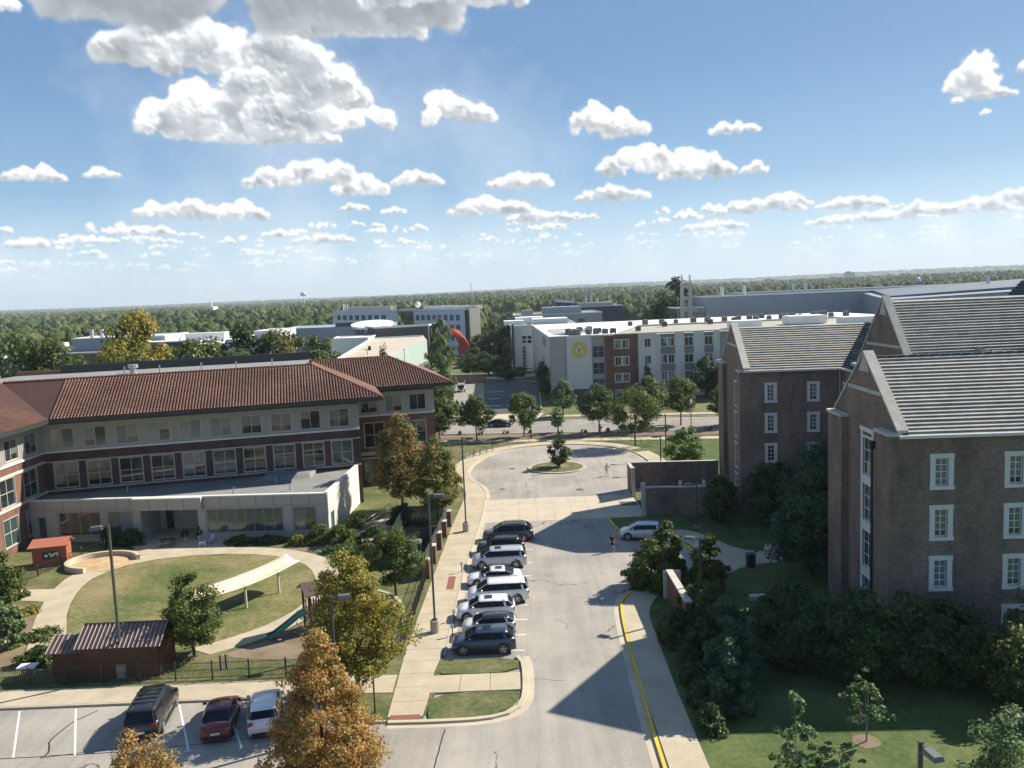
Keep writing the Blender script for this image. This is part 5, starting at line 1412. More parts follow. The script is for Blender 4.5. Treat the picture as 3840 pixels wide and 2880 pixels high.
metalroof(sh, (SX0 - .25, SY0 - .3, 2.3), (SX1 + .25, SY0 - .3, 2.3), (SX0 - .25, my, 3.42), (SX1 + .25, my, 3.42), 19)
metalroof(sh, (SX1 + .25, SY1 + .3, 2.3), (SX0 - .25, SY1 + .3, 2.3), (SX1 + .25, my, 3.42), (SX0 - .25, my, 3.42), 19)
MB().tube([(SX0 - .25, my, 3.43), (SX1 + .25, my, 3.43)], .07, 6).obj('ridge_cap', 'roof_metal_brown', sh)
shedbox(sh, -32.3, SX0 - .02, 55.4, 57.6, 1.95, 0)
metalroof(sh, (-32.55, 55.05, 1.95), (SX0, 55.05, 1.95), (-32.55, 56.5, 2.75), (SX0, 56.5, 2.75), 7); metalroof(sh, (SX0, 57.9, 1.95), (-32.55, 57.9, 1.95), (SX0, 56.5, 2.75), (-32.55, 56.5, 2.75), 7)
mb = MB()
for x in (-32.3,): mb.add([(x, 55.4, 2.03), (x, 57.6, 2.03), (x, 56.5, 2.7), (x + .08, 55.4, 2.03), (x + .08, 57.6, 2.03), (x + .08, 56.5, 2.7)], ((0, 2, 1), (3, 4, 5), (0, 1, 4, 3), (1, 2, 5, 4), (2, 0, 3, 5)))
mb.obj('gable', 'wood_brown', sh)
# playhouse
ph = thing('playhouse', 'small red-orange wooden playhouse with a painted panel by the left fence', 'playhouse', (-46.4, 81.0, .09), radians(14))
MB().box((-1.55, -.1, 0), (-.65, .1, 1.9)).box((.95, -.1, 0), (1.55, .1, 1.9)).box((-.65, -.1, 0), (.95, .1, .75)).box((-.65, -.1, 1.5), (.95, .1, 1.9)).obj('front_wall', 'wood_red', ph, local=True)
MB().box((-1.55, .1, 0), (-1.4, 1.7, 1.9)).box((1.4, .1, 0), (1.55, 1.7, 1.9)).box((-1.4, 1.55, 0), (1.4, 1.7, 1.9)).obj('side_walls', 'wood_red', ph, local=True)
MB().box((-.65, .02, .75), (.95, .06, 1.5)).obj('painted_panel', 'dark_fascia', ph, local=True)
mb = MB()
for (x, z, r) in ((-.35, 1.05, .16), (.0, 1.2, .12), (.3, 1.1, .17), (.62, 1.2, .14), (.1, .95, .1)):
    mb.tube([(x, .018, z), (x, .0, z)], r, 10)
mb.tube([(.2, .0, 1.0), (.45, .0, 1.3), (.8, .0, 1.35), (.85, 0, 1.0)], .03, 5)
mb.obj('painted_shapes', 'sign_white', ph, local=True)
MB().hexa([(-1.85, -.45, 1.98), (1.85, -.45, 1.98), (1.7, 1.1, 2.5), (-1.7, 1.1, 2.5)], [(-1.85, -.45, 2.05), (1.85, -.45, 2.05), (1.7, 1.1, 2.57), (-1.7, 1.1, 2.57)]).hexa([(-1.7, 1.1, 2.5), (1.7, 1.1, 2.5), (1.85, 2.0, 1.98), (-1.85, 2.0, 1.98)], [(-1.7, 1.1, 2.57), (1.7, 1.1, 2.57), (1.85, 2.0, 2.05), (-1.85, 2.0, 2.05)]).obj('roof', 'roof_metal_red', ph, local=True)
# sandpit
sp = thing('sandpit', 'round sandpit with a low curved concrete wall between path and left fence', 'sandpit', (-41.2, 80.8, .09))
aa = np.linspace(radians(-60), radians(212), 40)
ring = [(-41.2 + 3.3 * cos(a), 80.9 + 2.7 * sin(a)) for a in np.linspace(radians(20), radians(262), 40)]
strip(MB(), ring, .38, .0, .62).obj('wall', 'slab_concrete', sp)
mb = MB(); nn_ = 14; rs_ = random.Random(4)
ctr = [(-41.2, 80.9, .30)]
rings = [[(-41.2 + 3.15 * k / 5 * cos(a), 80.9 + 2.55 * k / 5 * sin(a), .28 - .03 * k + rs_.uniform(-.04, .06)) for a in np.linspace(0, 2 * pi, 25)[:-1]] for k in range(1, 6)]
vs = ctr + [p for r in rings for p in r]; fs = [(0, 1 + i, 1 + (i + 1) % 24) for i in range(24)]
for k in range(4):
    for i in range(24): a = 1 + k * 24 + i; b = 1 + k * 24 + (i + 1) % 24; fs.append((a, a + 24, b + 24, b))
mb.add(vs, fs).obj('sand', 'sand', sp, smooth=True)
# shade sail: two posts, sagging saddle canvas
sl_ = thing('shade_sail', 'long cream shade canopy on posts over the oval lawn', 'shade sail', (-23, 68.5, .1))
nu, nv = 16, 5; vs = []
far_e = [Vector((-26.6, 64.9, 2.45)), Vector((-23.5, 69.8, 2.35)), Vector((-20.8, 73.2, 2.75))]; near_e = [Vector((-25.9, 63.3, 2.3)), Vector((-22.4, 66.9, 2.0)), Vector((-19.3, 71.9, 2.45))]
def qb(P, s): return P[0] * (1 - s) ** 2 + (P[1] * 2 - (P[0] + P[2]) * .5) * 2 * s * (1 - s) + P[2] * s * s
for i in range(nu + 1):
    for j in range(nv + 1):
        s, t = i / nu, j / nv
        a_, b_ = qb(far_e, s), qb(near_e, s)
        p = a_.lerp(b_, t); p = p - Zv * (.22 * sin(pi * t)) + (b_ - a_).normalized() * (.3 * (0.5 - t) * 2 * sin(pi * s) * .8)
        vs.append(p)
fs = [(i * (nv + 1) + j, (i + 1) * (nv + 1) + j, (i + 1) * (nv + 1) + j + 1, i * (nv + 1) + j + 1) for i in range(nu) for j in range(nv)]
o = MB().add(vs, fs).obj('canvas', 'canvas', sl_, smooth=True); sdm = o.modifiers.new('thickness', 'SOLIDIFY'); sdm.thickness = .03
for (x, y, z) in ((-22.75, 67.3, 2.05), (-20.9, 70.5, 2.2), (-26.2, 64.6, 2.2)):
    MB().tube([(x, y, 0), (x, y, z)], .10, 10).obj('post', 'post_cream', sl_)
# play tower with slide
pt_ = thing('play_tower', 'wooden play tower with brown hipped roof and green slide behind the yellow maple', 'play structure', (-15.6, 62.3, .1), radians(30))
for x in (-.85, .85):
    for y in (-.85, .85): MB().box((x - .07, y - .07, 0), (x + .07, y + .07, 3.1)).obj('post', 'wood_brown', pt_, local=True)
MB().box((-.95, -.95, 1.45), (.95, .95, 1.55)).obj('deck', 'wood_brown', pt_, local=True)
for k in range(9):
    MB().box((-.9 + k * .2, .88, 1.55), (-.9 + k * .2 + .1, .92, 2.15)).obj('baluster', 'wood_brown', pt_, local=True)
MB().hexa([(-1.25, -1.25, 3.05), (1.25, -1.25, 3.05), (1.25, 0, 3.75), (-1.25, 0, 3.75)], [(-1.25, -1.25, 3.12), (1.25, -1.25, 3.12), (1.25, 0, 3.82), (-1.25, 0, 3.82)]).hexa([(-1.25, 0, 3.75), (1.25, 0, 3.75), (1.25, 1.25, 3.05), (-1.25, 1.25, 3.05)], [(-1.25, 0, 3.82), (1.25, 0, 3.82), (1.25, 1.25, 3.12), (-1.25, 1.25, 3.12)]).obj('roof', 'roof_metal_brown', pt_, local=True)
sm_ = MB(); prof_ = [(-.9, 1.5), (-1.5, 1.35), (-2.6, .72), (-3.4, .3), (-3.9, .22)]
for (x0, z0), (x1, z1) in zip(prof_, prof_[1:]):
    for (ya, yb, dz) in ((-.3, .3, 0), (-.36, -.3, .22), (.3, .36, .22)):
        sm_.hexa([(x1, ya, z1 - .04), (x0, ya, z0 - .04), (x0, yb, z0 - .04), (x1, yb, z1 - .04)], [(x1, ya, z1 + dz), (x0, ya, z0 + dz), (x0, yb, z0 + dz), (x1, yb, z1 + dz)])
sm_.obj('slide', 'slide_green', pt_, local=True)
# picnic table, chairs on the porch
pk = thing('picnic_table', 'dark picnic table with benches on the patio before the porch', 'picnic table', (-36.9, 86.2, .12), radians(4))
mb = MB()
for k in range(4): MB().box((-.8, -.36 + k * .19, .7), (.8, -.36 + k * .19 + .17, .74)).obj('table_board', 'wood_brown', pk, local=True)
for y in (-.72, .6):
    MB().box((-.8, y, .42), (.8, y + .14, .46)).obj('bench_board', 'wood_brown', pk, local=True)
for x in (-.55, .5):
    MB().hexa([(x, -.66, 0), (x + .06, -.66, 0), (x + .06, -.58, 0), (x, -.58, 0)], [(x, -.16, .7), (x + .06, -.16, .7), (x + .06, -.08, .7), (x, -.08, .7)]).hexa([(x, .58, 0), (x + .06, .58, 0), (x + .06, .66, 0), (x, .66, 0)], [(x, .08, .7), (x + .06, .08, .7), (x + .06, .16, .7), (x, .16, .7)]).box((x, -.7, .38), (x + .06, .7, .42)).obj('leg', 'black_metal', pk, local=True)
def chairlike(name, label, cat, x, y, m, rz=0, back=True):
    t = thing(name, label, cat, (x, y, .12), rz)
    MB().box((-.3, -.3, .42), (.3, .3, .46)).obj('seat' if back else 'table_top', m, t, local=True)
    for a in (-.26, .2):
        for b in (-.26, .2): MB().box((a, b, 0), (a + .06, b + .06, .42)).obj('leg', m, t, local=True)
    if back: MB().hexa([(-.3, .24, .46), (.3, .24, .46), (.3, .3, .46), (-.3, .3, .46)], [(-.3, .4, .95), (.3, .4, .95), (.3, .46, .95), (-.3, .46, .95)]).obj('backrest', m, t, local=True)
chairlike('play_table', 'white plastic play table at the right edge of the porch patio', 'table', -33.0, 85.6, 'plastic_white', .1, False)
chairlike('garden_chair', 'pale blue plastic chair standing behind the white play table', 'chair', -32.5, 86.4, 'plastic_blue', -.6)
for i, (x, y) in enumerate(((-35.8, 88.1), (-34.3, 88.3))):
    bush(['leafy potted plant nearest the middle of the porch', 'leafy potted plant at the right of the porch'][i], x, y, .42, .42, 1.0, 'leaf_dark', 60 + i, 220, .11, name='potted_plant', cat='plant', clumps=9, z=.45)
    tp = thing('plant_pot', ['pale pot under the middle porch plant', 'pale pot under the right porch plant'][i], 'pot', (x, y, .1)); MB().tube([(0, 0, 0), (0, 0, .42)], [.16, .24], 10).obj('pot', 'post_cream', tp, local=True)
# white booth between tree and fence
bo = thing('utility_cabinet', 'small white utility cabinet with grey lid beside the sidewalk screen fence', 'cabinet', (-9.9, 77.3, .1), radians(4))
MB().box((-.6, -.5, 0), (.25, .5, 2.0)).obj('body', 'plastic_white', bo, local=True); MB().box((.25, -.45, 0), (.3, .45, 1.9)).obj('door', 'green_metal', bo, local=True)
MB().box((-.75, -.65, 2.0), (.75, .65, 2.08)).obj('lid', 'galvanised', bo, local=True)
for x in (.62,): MB().box((x, -.5, 0), (x + .07, -.43, 2.0)).box((x, .43, 0), (x + .07, .5, 2.0)).obj('post', 'galvanised', bo, local=True)
# ================================================================== RESIDENCE HALL WITH EMBLEM (centre)
DO = (9.1, 190.0); f = Fr(DO, 1.5)
rh = thing('residence_hall', 'four-storey pale panelled residence hall with round yellow emblem and white roof across the road', 'building', (DO[0], DO[1], 0))
ZT = 14.6
def px(z): return (z - 335) / 38.2      # elevation measured along the facade, metres
rowsz = [(11.45, 13.45), (7.6, 9.6), (3.75, 5.75)]
segs = [(0, 3.5, 'panel_grey', []), (3.5, 9.25, 'panel_light', []),
        (9.25, 12.4, 'panel_grey', [(.25, 2.95, z - .35, z + 2.35, 'blue') for z, _ in [(9.9, 0), (6.1, 0), (2.4, 0)]]),
        (12.4, 19.8, 'brick_red', [(2.1, 3.5, a, b, 'resid') for a, b in rowsz + [(.3, 2.0)]] + [(3.85, 5.25, a, b, 'resid') for a, b in rowsz + [(.3, 2.0)]]),
        (19.8, 24.0, 'panel_light', [(1.5, 3.0, a, b, 'resid') for a, b in rowsz]),
        (24.0, 25.0, 'panel_light', []),
        (25.0, 28.3, 'spandrel_grey', [(.15, 1.5, a, b, 'resid') for a, b in rowsz] + [(1.75, 3.15, a, b, 'resid') for a, b in rowsz]),
        (28.3, 30.4, 'panel_light', []), (30.4, 32.6, 'spandrel_grey', [(.1, 2.1, a, b, 'resid') for a, b in rowsz]),
        (32.6, 35.0, 'panel_light', []), (35.0, 37.1, 'spandrel_grey', [(.1, 2.0, a, b, 'resid') for a, b in rowsz]), (37.1, 38.6, 'panel_light', []),
        (38.6, 62, 'panel_grey', [(3 + 5 * k, 5 + 5 * k, a, b, 'resid') for k in range(4) for a, b in rowsz])]
dep = [0.0, .35, -.3, .3, .1, -.15, -.1, .15, -.1, .15, -.1, .15, -1.2]
for (a, b, m, ops), dq in zip(segs, dep):
    z0 = 0.0
    if m.startswith('panel') and b < 10:
        facade(rh, f(a, -dq), f(b, -dq), 0, 2.6, [], 'brick_red', 'base_wall'); z0 = 2.6
        ops = [o for o in ops if o[2] > 2.6] + ([(.25, 2.95, 2.75, 4.75, 'blue')] if a > 9 else [])
    facade(rh, f(a, -dq), f(b, -dq), z0, ZT - (0.25 if dq < 0 else 0), ops, m)
    MB().obox(f(a, -dq, 0), local(f, 0.02, 0), local(f, 0, 1.6), (0, 0, ZT - .3)).obox(f(b - .02, -dq, 0), local(f, 0.02, 0), local(f, 0, 1.6), (0, 0, ZT - .3)).obj('return_wall', m if not m.startswith('spandrel') else 'panel_grey', rh)
# horizontal panel joints on the light panel, as thin recessed shadow gaps between panels
for j in range(12):
    MB().obox(f(3.52, -.41, 2.65 + j * 1.0), local(f, 5.7, 0), local(f, 0, .06), (0, 0, .965)).obj('cladding_panel', 'panel_light', rh)
    MB().obox(f(.02, -.06, 2.65 + j * 1.0), local(f, 3.44, 0), local(f, 0, .06), (0, 0, .965)).obj('cladding_panel', 'panel_grey', rh)
# emblem: yellow disc with white angular mark
ex_, ez_ = 6.45, 11.6
def disc(mb, u, z, r, q0, q1, mi=0, n=28):
    A_ = [f(u + r * cos(t), q0, z + r * sin(t)) for t in np.linspace(0, 2 * pi, n + 1)[:-1]]; B_ = [f(u + r * cos(t), q1, z + r * sin(t)) for t in np.linspace(0, 2 * pi, n + 1)[:-1]]
    mb.add(A_ + B_, [tuple(range(n))[::-1], tuple(range(n, 2 * n))] + [(i, n + i, n + (i + 1) % n, (i + 1) % n) for i in range(n)], mi)
mb = MB(); disc(mb, ex_, ez_, 1.78, -.47, -.41); em = mb.obj('emblem_disc', 'sign_yellow', rh)
def flatpoly(mb, pts, q0, q1):
    n = len(pts); mb.add([f(ex_ + u, q0, ez_ + z) for u, z in pts] + [f(ex_ + u, q1, ez_ + z) for u, z in pts], [tuple(range(n))[::-1], tuple(range(n, 2 * n))] + [(i, n + i, n + (i + 1) % n, (i + 1) % n) for i in range(n)])
mb = MB(); flatpoly(mb, [(-.98, -.62), (-.66, -.62), (.02, .68), (.62, -.5), (.45, -.5), (.2, -.72), (.98, -.72), (.04, 1.08)][:8], -.50, -.47)
mb.obj('emblem_mark', 'sign_white', em)
mb = MB(); flatpoly(mb, [(-.42, -.3), (.02, .52), (.12, .34), (-.08, -.1), (.1, -.3)], -.495, -.47)
mb.obj('emblem_grey_mark', 'spandrel_grey', em)  # inner mark of the emblem in plain grey
# other walls + roof
facade(rh, f(0, 78), f(0, 0), 0, ZT, [(60 - 4 * k, 62 - 4 * k, a, b, 'plain') for k in range(3) for a, b in rowsz[:1]], 'panel_grey')
facade(rh, f(98, 78), f(0, 78), 0, ZT, [], 'panel_grey')
for poly, z, m, nm in (([(0.3, 0), (14, 0), (27, 40), (98, 40), (98, 78), (0.3, 78)], ZT - .12, 'white_membrane', 'flat_roof'), ([(14, .2), (98, .2), (98, 40), (27, 40)], ZT - .25, 'roof_olive_shaded', 'flat_roof')):  # olive area of the roof has its shadow put into the colour
    MB().add([f(u, v, z) for u, v in poly], (tuple(range(len(poly))),)).obj(nm, m, rh)
mb = MB()
for a, b in (((0, 0), (62, 0)), ((0, 0), (0, 78)), ((14, .5), (27, 40)), ((27, 40), (98, 40))):
    a_ = Vector(f(*a, ZT - .1)); b_ = Vector(f(*b, ZT - .1)); d = (b_ - a_); o = Vector((-d.y, d.x, 0)).normalized() * .35
    mb.obox(a_, d, o, (0, 0, .32))
mb.obj('roof_flashing', 'white_trim', rh)
mb = MB(); mb.obox(f(9.1, -.6, ZT - .15), local(f, 5.0, 0), local(f, 0, 3.2), (0, 0, .35)); mb.obj('roof_flashing', 'white_trim', rh)
ac_m = None
rsu = random.Random(11); k_ = 0
def hvac(u, v, s=1.1):
    mb = MB(); mb.obox(f(u, v, ZT - .1), local(f, s, 0), local(f, 0, s * .9), (0, 0, s * .95)); o = mb.obj('condenser_unit', 'charcoal_wall', rh)
    m2 = MB(); m2.tube([f(u + s / 2, v + s * .45, ZT - .1 + s * .95), f(u + s / 2, v + s * .45, ZT + .02 + s * .95)], s * .38, 10); m2.obj('fan', 'galvanised', o)
for u, v in [(4.8, 6), (6.2, 6.2), (4.4, 9.5), (5.9, 9.8), (12.5, 4.6), (14.4, 4.9), (9.2, 8), (10.9, 8.6), (8.0, 18), (10.4, 18.4), (12.2, 13), (9.6, 13.4)] + [(25 + 4.4 * k, 43 + (k % 2) * 1.6) for k in range(14)] + [(22, 14.0), (32, 31), (45, 34), (52, 35.5)] + [(60 + 3.1 * k, 48 + (k % 3) * 4) for k in range(10)]:
    hvac(u, v, 1.15 + rsu.random() * .35)
for v, L in ((11, 7), (20, 9), (30, 11)):
    MB().obox(f(1.6, v, ZT - .1), local(f, L, 0), local(f, 0, 1.2), (0, 0, .55)).obj('roof_curb', 'white_membrane', rh)
for u, v, w, d, h in ((44, 8, 7, 5, 1.7), (60, 14, 9, 6, 2.0), (70, 6, 12, 5, 1.6)):
    MB().obox(f(u, v, ZT - .1), local(f, w, 0), local(f, 0, d), (0, 0, h)).obj('roof_housing', 'white_membrane', rh)

# helper for plain far blocks
def block(par, poly, h, wall, roof, name='wall', rim=.35, wins=None, z0=0):
    n = len(poly)
    ar = sum(poly[i][0] * poly[(i + 1) % n][1] - poly[(i + 1) % n][0] * poly[i][1] for i in range(n))
    if ar < 0: poly = poly[::-1]
    for i in range(n):
        a, b = poly[i], poly[(i + 1) % n]; L = hypot(b[0] - a[0], b[1] - a[1])
        ops = []
        if wins and i in wins:
            w = wins[i]
            ops = [(u, u + w[1], z, z + w[2], w[3]) for z in w[4] for u in np.arange(w[5], L - w[1] - w[6], w[0])]
        facade(par, a, b, z0, h, ops, wall if isinstance(wall, str) else wall[i % len(wall)])
    MB().add([(p[0], p[1], h - .15) for p in poly], (tuple(range(n)),)).obj('flat_roof', roof, par)
    if rim:
        mb = MB(); strip(mb, list(poly) + [poly[0]], rim, h - .2, h + .12); mb.obj('parapet', 'white_trim', par)

# rounded white hall left of it (three curved/pale volumes)
jh = thing('white_hall', 'white hall with curved drum bay and squared windows left of the emblem building', 'building', (4, 284, 0))
block(jh, [(0.2, 284), (1.5, 277), (22, 277), (22, 330), (0.2, 330)], 14.0, 'panel_light', 'grey_membrane')
facade(jh, (3.6, 276.7), (12.6, 276.7), 7.5, 13.6, [(0.3 + 1.75 * k, 1.7 + 1.75 * k, z, z + 1.1, 'plain', dict(sw=0)) for k in range(5) for z in (8.2, 9.6, 11.0) if z < 11 or k > 2], 'panel_light')
mb = MB(); n = 12
pp = [(8.4 - 3.4 * cos(t), 276.6 - 2.6 * sin(t)) for t in np.linspace(0, pi, n + 1)]
mb.prism(pp, 0, 7.6); mb.obj('drum_bay', 'panel_light', jh, smooth=False)
mb = MB()
for k in range(6): mb.box((4.1, 276.4, .5 + k * 1.15), (4.6, 276.75, 1.3 + k * 1.15)); mb.box((12.2, 276.4, .5 + k * 1.15), (12.7, 276.75, 1.3 + k * 1.15))
for k in range(8): mb.box((.2 - k * .35, 280 + k * .8, 2), (.35 - k * .35, 280.5 + k * .8, 10))
mb.obj('window', 'glass_dark', jh)
MB().box((.6, 276.2, 0), (1.3, 277.1, 14.6)).obj('pier', 'dark_fascia', jh)
for u0, y0, w, d, h in ((-2, 292, 7, 8, 1.4), (8, 288, 12, 12, 1.8), (2, 300, 10, 10, 2.2)):
    MB().box((u0, y0, 13.8), (u0 + w, y0 + d, 13.8 + h)).obj('roof_housing', 'white_membrane', jh)
# lab block behind
lb = thing('laboratory_block', 'grey-roofed laboratory block behind the white hall', 'building', (5, 345, 0))
block(lb, [(2, 345), (38, 345), (38, 385), (2, 385)], 15.5, 'grey_cladding', 'grey_membrane', wins={0: (6, 3, 1.8, 'plain', (11.5,), 2, 2)})
MB().box((14, 350, 15.3), (30, 362, 18.2)).obj('roof_housing', 'grey_cladding', lb)
MB().box((5, 350, 15.3), (10, 356, 17.4)).obj('roof_housing', 'panel_grey', lb)
nv_ = thing('navy_hall', 'dark navy clad hall with rooftop stacks in the middle distance', 'building', (25, 430, 0))
block(nv_, [(24, 430), (58, 430), (58, 470), (24, 470)], 16.2, 'navy_cladding', 'grey_membrane')
MB().hexa([(24, 428, 14), (34, 428, 14), (34, 452, 14), (24, 452, 14)], [(24, 428, 19.2), (34, 428, 18.2), (34, 452, 19.4), (24, 452, 20.4)]).obj('tower_block', 'navy_cladding', nv_)
for i, (x, h) in enumerate(((40, 21.5), (43, 23.2), (46, 20.5))): MB().tube([(x, 440, 16), (x, 440, h)], .7, 8).obj('roof_stack', 'galvanised', nv_)
for x in (26, 31): MB().box((x, 427, 12), (x + 2.2, 428, 17.2)).obj('light_well', 'panel_light', nv_)
MB().box((36, 436, 16), (54, 448, 18)).obj('roof_housing', 'panel_grey', nv_)

# ================================================================== WHITE OFFICE BUILDING
of = thing('office_building', 'long white office building with rows of square windows and glass link, brick end wall', 'building', (-60, 500, 0))
OA = Vector((-93.4, 446.7, 0)); OB = Vector((-18.1, 342.9, 0)); od = (OB - OA); OL = od.length; od.normalize(); oo = Vector((od.y, -od.x, 0))
def offwin(L0_, L1_, n, zs, w):
    st = (L1_ - L0_) / n
    return [(L0_ + st * (k + .5) - w / 2, L0_ + st * (k + .5) + w / 2, z, z + 2.7, 'office') for k in range(n) for z in zs]
zz = (14.2, 10.0, 5.8, 1.6)
def seg(a, b, ops, m, z1=19.0, name='wall', q=0):
    A_ = OA + od * a + oo * q; B_ = OA + od * b + oo * q
    facade(of, (A_.x, A_.y), (B_.x, B_.y), 0, z1, ops, m, name, .5)
seg(0, 71.4, offwin(4, 61, 8, zz, 4.6), 'office_white')
seg(71.4, 86.4, [(.5, 14.5, .5, 18.0, 'curtain')], 'grey_trim', 19.6, q=-1.5)
seg(86.4, OL, offwin(1.0, OL - 86.4 - 3, 8, zz, 3.2), 'office_white')
q1 = OB * (1 + 15 / OB.length)
facade(of, (OB.x, OB.y), (q1.x, q1.y), 0, 19.2, [], 'brick_tan')
MB().obox(OB + Zv * 0, od * 3.2, -oo * 5, Zv * 18.6).obj('end_tower', 'brick_dark', of)
MB().obox(OB + od * 3.2, od * .7, -oo * 5, Zv * 19.4).obj('end_pier', 'post_cream', of)
q0 = OA * (1 + 15 / OA.length)
MB().add([(p.x, p.y, 18.8) for p in (OA, OB, q1, q0)], ((0, 1, 2, 3),)).obj('flat_roof', 'white_membrane', of)
MB().obox(OA - oo * .4 + Zv * 18.7, od * OL, oo * .5, Zv * .45).obj('parapet', 'office_white', of)
MB().obox(OA + od * 4 - oo * 9 + Zv * 18.8, od * 50, oo * 3, Zv * 2.0).obj('roof_screen', 'panel_grey', of)
MB().obox(OA + od * 86 - oo * 9 + Zv * 18.8, od * (OL - 86), oo * 3, Zv * 1.6).obj('roof_screen', 'panel_light', of)
p = OA + od * 80 - oo * 6; MB().ball((p.x, p.y, 21.2), 1.4, 10).obj('radar_dome', 'sign_white', of)
for s in (3, 5, 8): p = OA + od * s - oo * 5; MB().tube([(p.x, p.y, 18), (p.x, p.y, 22.5)], .3, 6).obj('roof_stack', 'sign_white', of)

# ================================================================== THEATRE COMPLEX
th = thing('theatre', 'theatre complex with beige flat roof, tilted white oval roof and dark brick drum', 'building', (-36, 230, 0))
TP = [Vector((-46.5, 168, 0)), Vector((-20.8, 205, 0)), Vector((-28.4, 274, 0)), Vector((-44.5, 272.5, 0)), Vector((-40.5, 205, 0))]
bl = [Vector((-44.5, 272.5, 0)), Vector((-28.4, 274.2, 0)), Vector((-26.4, 208, 0)), Vector((-27.5, 172, 0)), Vector((-37.4, 180, 0))]
MB().add([(p.x, p.y, 12) for p in bl][::-1], ((0, 1, 2, 3, 4),)).obj('flat_roof', 'beige_membrane', th)
for i in range(5):
    a_, b_ = bl[::-1][i], bl[::-1][(i + 1) % 5]
    facade(th, (a_.x, a_.y), (b_.x, b_.y), 0, 12.0, [], 'pale_green_glass' if b_.y > 200 and a_.x > -30 else 'panel_grey')
# glazed side facing right
facade(th, (-26.3, 208), (-24.2, 244), 0, 12.4, [(20 + 2.2 * k, 21.2 + 2.2 * k, .5, 6.5, 'plain') for k in range(7)], 'pale_green_glass')
MB().add([(-26.3, 208, 12.4), (-24.2, 244, 12.4), (-28.4, 274, 12.4), (-27.6, 240, 12.0)], ((0, 1, 2, 3),)).obj('glass_roof_edge', 'beige_membrane', th)
facade(th, (-24.2, 244), (-28.4, 274), 0, 12.4, [], 'pale_green_glass')
mb = MB(); strip(mb, [(p.x, p.y) for p in (bl[4], bl[0], bl[1])], .8, 11.9, 12.4); mb.obj('roof_edge', 'white_trim', th)
# dark brick fly tower volume with white edge
facade(th, (-44.0, 276), (-27.0, 279), 8, 15.2, [], 'charcoal_wall'); facade(th, (-50, 291), (-44.0, 276), 8, 15.2, [], 'charcoal_wall'); facade(th, (-27, 279), (-26, 300), 8, 15, [], 'charcoal_wall')
MB().add([(-44, 276, 15.1), (-27, 279, 15.1), (-26, 300, 15.1), (-50, 300, 15.1)], ((0, 1, 2, 3),)).obj('flat_roof', 'charcoal_wall', th)
mb = MB(); strip(mb, [(-50, 291), (-44, 276), (-27, 279), (-26, 300)], .8, 15.1, 15.6); mb.obj('roof_edge', 'white_trim', th)
# oval roof: tilted lens on a glass drum
ce = Vector((-48.0, 295, 16.2)); RX, RY = 7.4, 8.5; tilt = 0.12
up_, dn_ = [], []
for t in np.linspace(0, 2 * pi, 41)[:-1]:
    x = RX * cos(t); y = RY * sin(t); z = y * tilt
    up_.append((ce.x + x, ce.y + y, ce.z + z)); dn_.append((ce.x + x * .97, ce.y + y * .97, ce.z + z - .8))
MB().add(up_ + dn_, [tuple(range(40)), tuple(range(40, 80))[::-1]] + [(i, 40 + i, 40 + (i + 1) % 40, (i + 1) % 40) for i in range(40)]).obj('oval_roof', 'white_membrane', th)
mb = MB(); mb.prism([(ce.x + RX * .86 * cos(t), ce.y + RY * .86 * sin(t)) for t in np.linspace(0, 2 * pi, 25)[:-1]], 0, 14.8); mb.obj('glass_drum', 'glass_green', th)
mb = MB(); n = 24
for k in range(n): t = 2 * pi * k / n; x, y = ce.x + RX * .875 * cos(t), ce.y + RY * .875 * sin(t); mb.box((x - .12, y - .12, 0), (x + .12, y + .12, 14.6))
mb.obj('glazing_bar', 'grey_trim', th)['kind'] = 'stuff'
# low brick wing to the left
block(th, [(-63, 283), (-50, 276), (-42, 276), (-42, 300), (-63, 300)], 9.2, 'charcoal_wall', 'white_membrane', wins={0: (4.5, 3.5, 1.6, 'plain', (5.5,), 2, 2)})
MB().add([(-54, 222, 6.8), (-38, 214, 6.8), (-39, 262, 6.8), (-56, 266, 6.8)], ((0, 1, 2, 3),)).obj('flat_roof', 'beige_membrane', th)
facade(th, (-62, 192), (-40, 186), 0, 6.6, [], 'panel_grey'); MB().add([(-62, 192, 6.5), (-40, 186, 6.5), (-40, 262, 6.5), (-60, 262, 6.5)], ((0, 1, 2, 3),)).obj('flat_roof', 'beige_membrane', th)
facade(th, (-60, 262), (-62, 192), 0, 6.6, [], 'panel_grey')
p = (-33.5, 196, 12); MB().tube([p, (p[0], p[1], 13.3)], .08, 6).tube([(p[0] - .9, p[1], 13.2), (p[0] + .9, p[1], 13.2)], .06, 6).box((p[0] + .3, p[1] - .3, 13), (p[0] + .9, p[1] + .3, 14)).obj('roof_antenna', 'black_metal', th)

# ================================================================== ARENA AND HANGAR ROOFS (far right)
ar = thing('arena', 'long blue-grey arena walls and low dark roofs beyond the residence hall', 'building', (110, 320, 0))
block(ar, [(70, 300), (113, 296), (200, 290), (200, 330), (70, 330)], 20.6, 'grey_cladding', 'dark_roof', rim=.4)
block(ar, [(92, 345), (240, 335), (250, 375), (98, 385)], 20.9, 'grey_cladding', 'dark_roof', rim=0)
MB().hexa([(118, 262, 10), (185, 250, 10), (200, 300, 10), (125, 300, 10)], [(118, 262, 18.0), (185, 250, 20.4), (200, 300, 22.2), (125, 300, 20.0)]).obj('sloped_hall', 'grey_cladding', ar)
MB().hexa([(122, 270, 17.5), (186, 258, 19.5), (200, 298, 21.5), (128, 298, 19.5)], [(122, 270, 19.0), (186, 258, 21.6), (200, 298, 23.0), (128, 298, 20.8)]).obj('sloped_roof', 'dark_roof', ar)
block(ar, [(60, 300), (69.8, 300), (69.8, 318), (60, 318)], 17.0, 'glass_green', 'grey_membrane')
mb = MB()
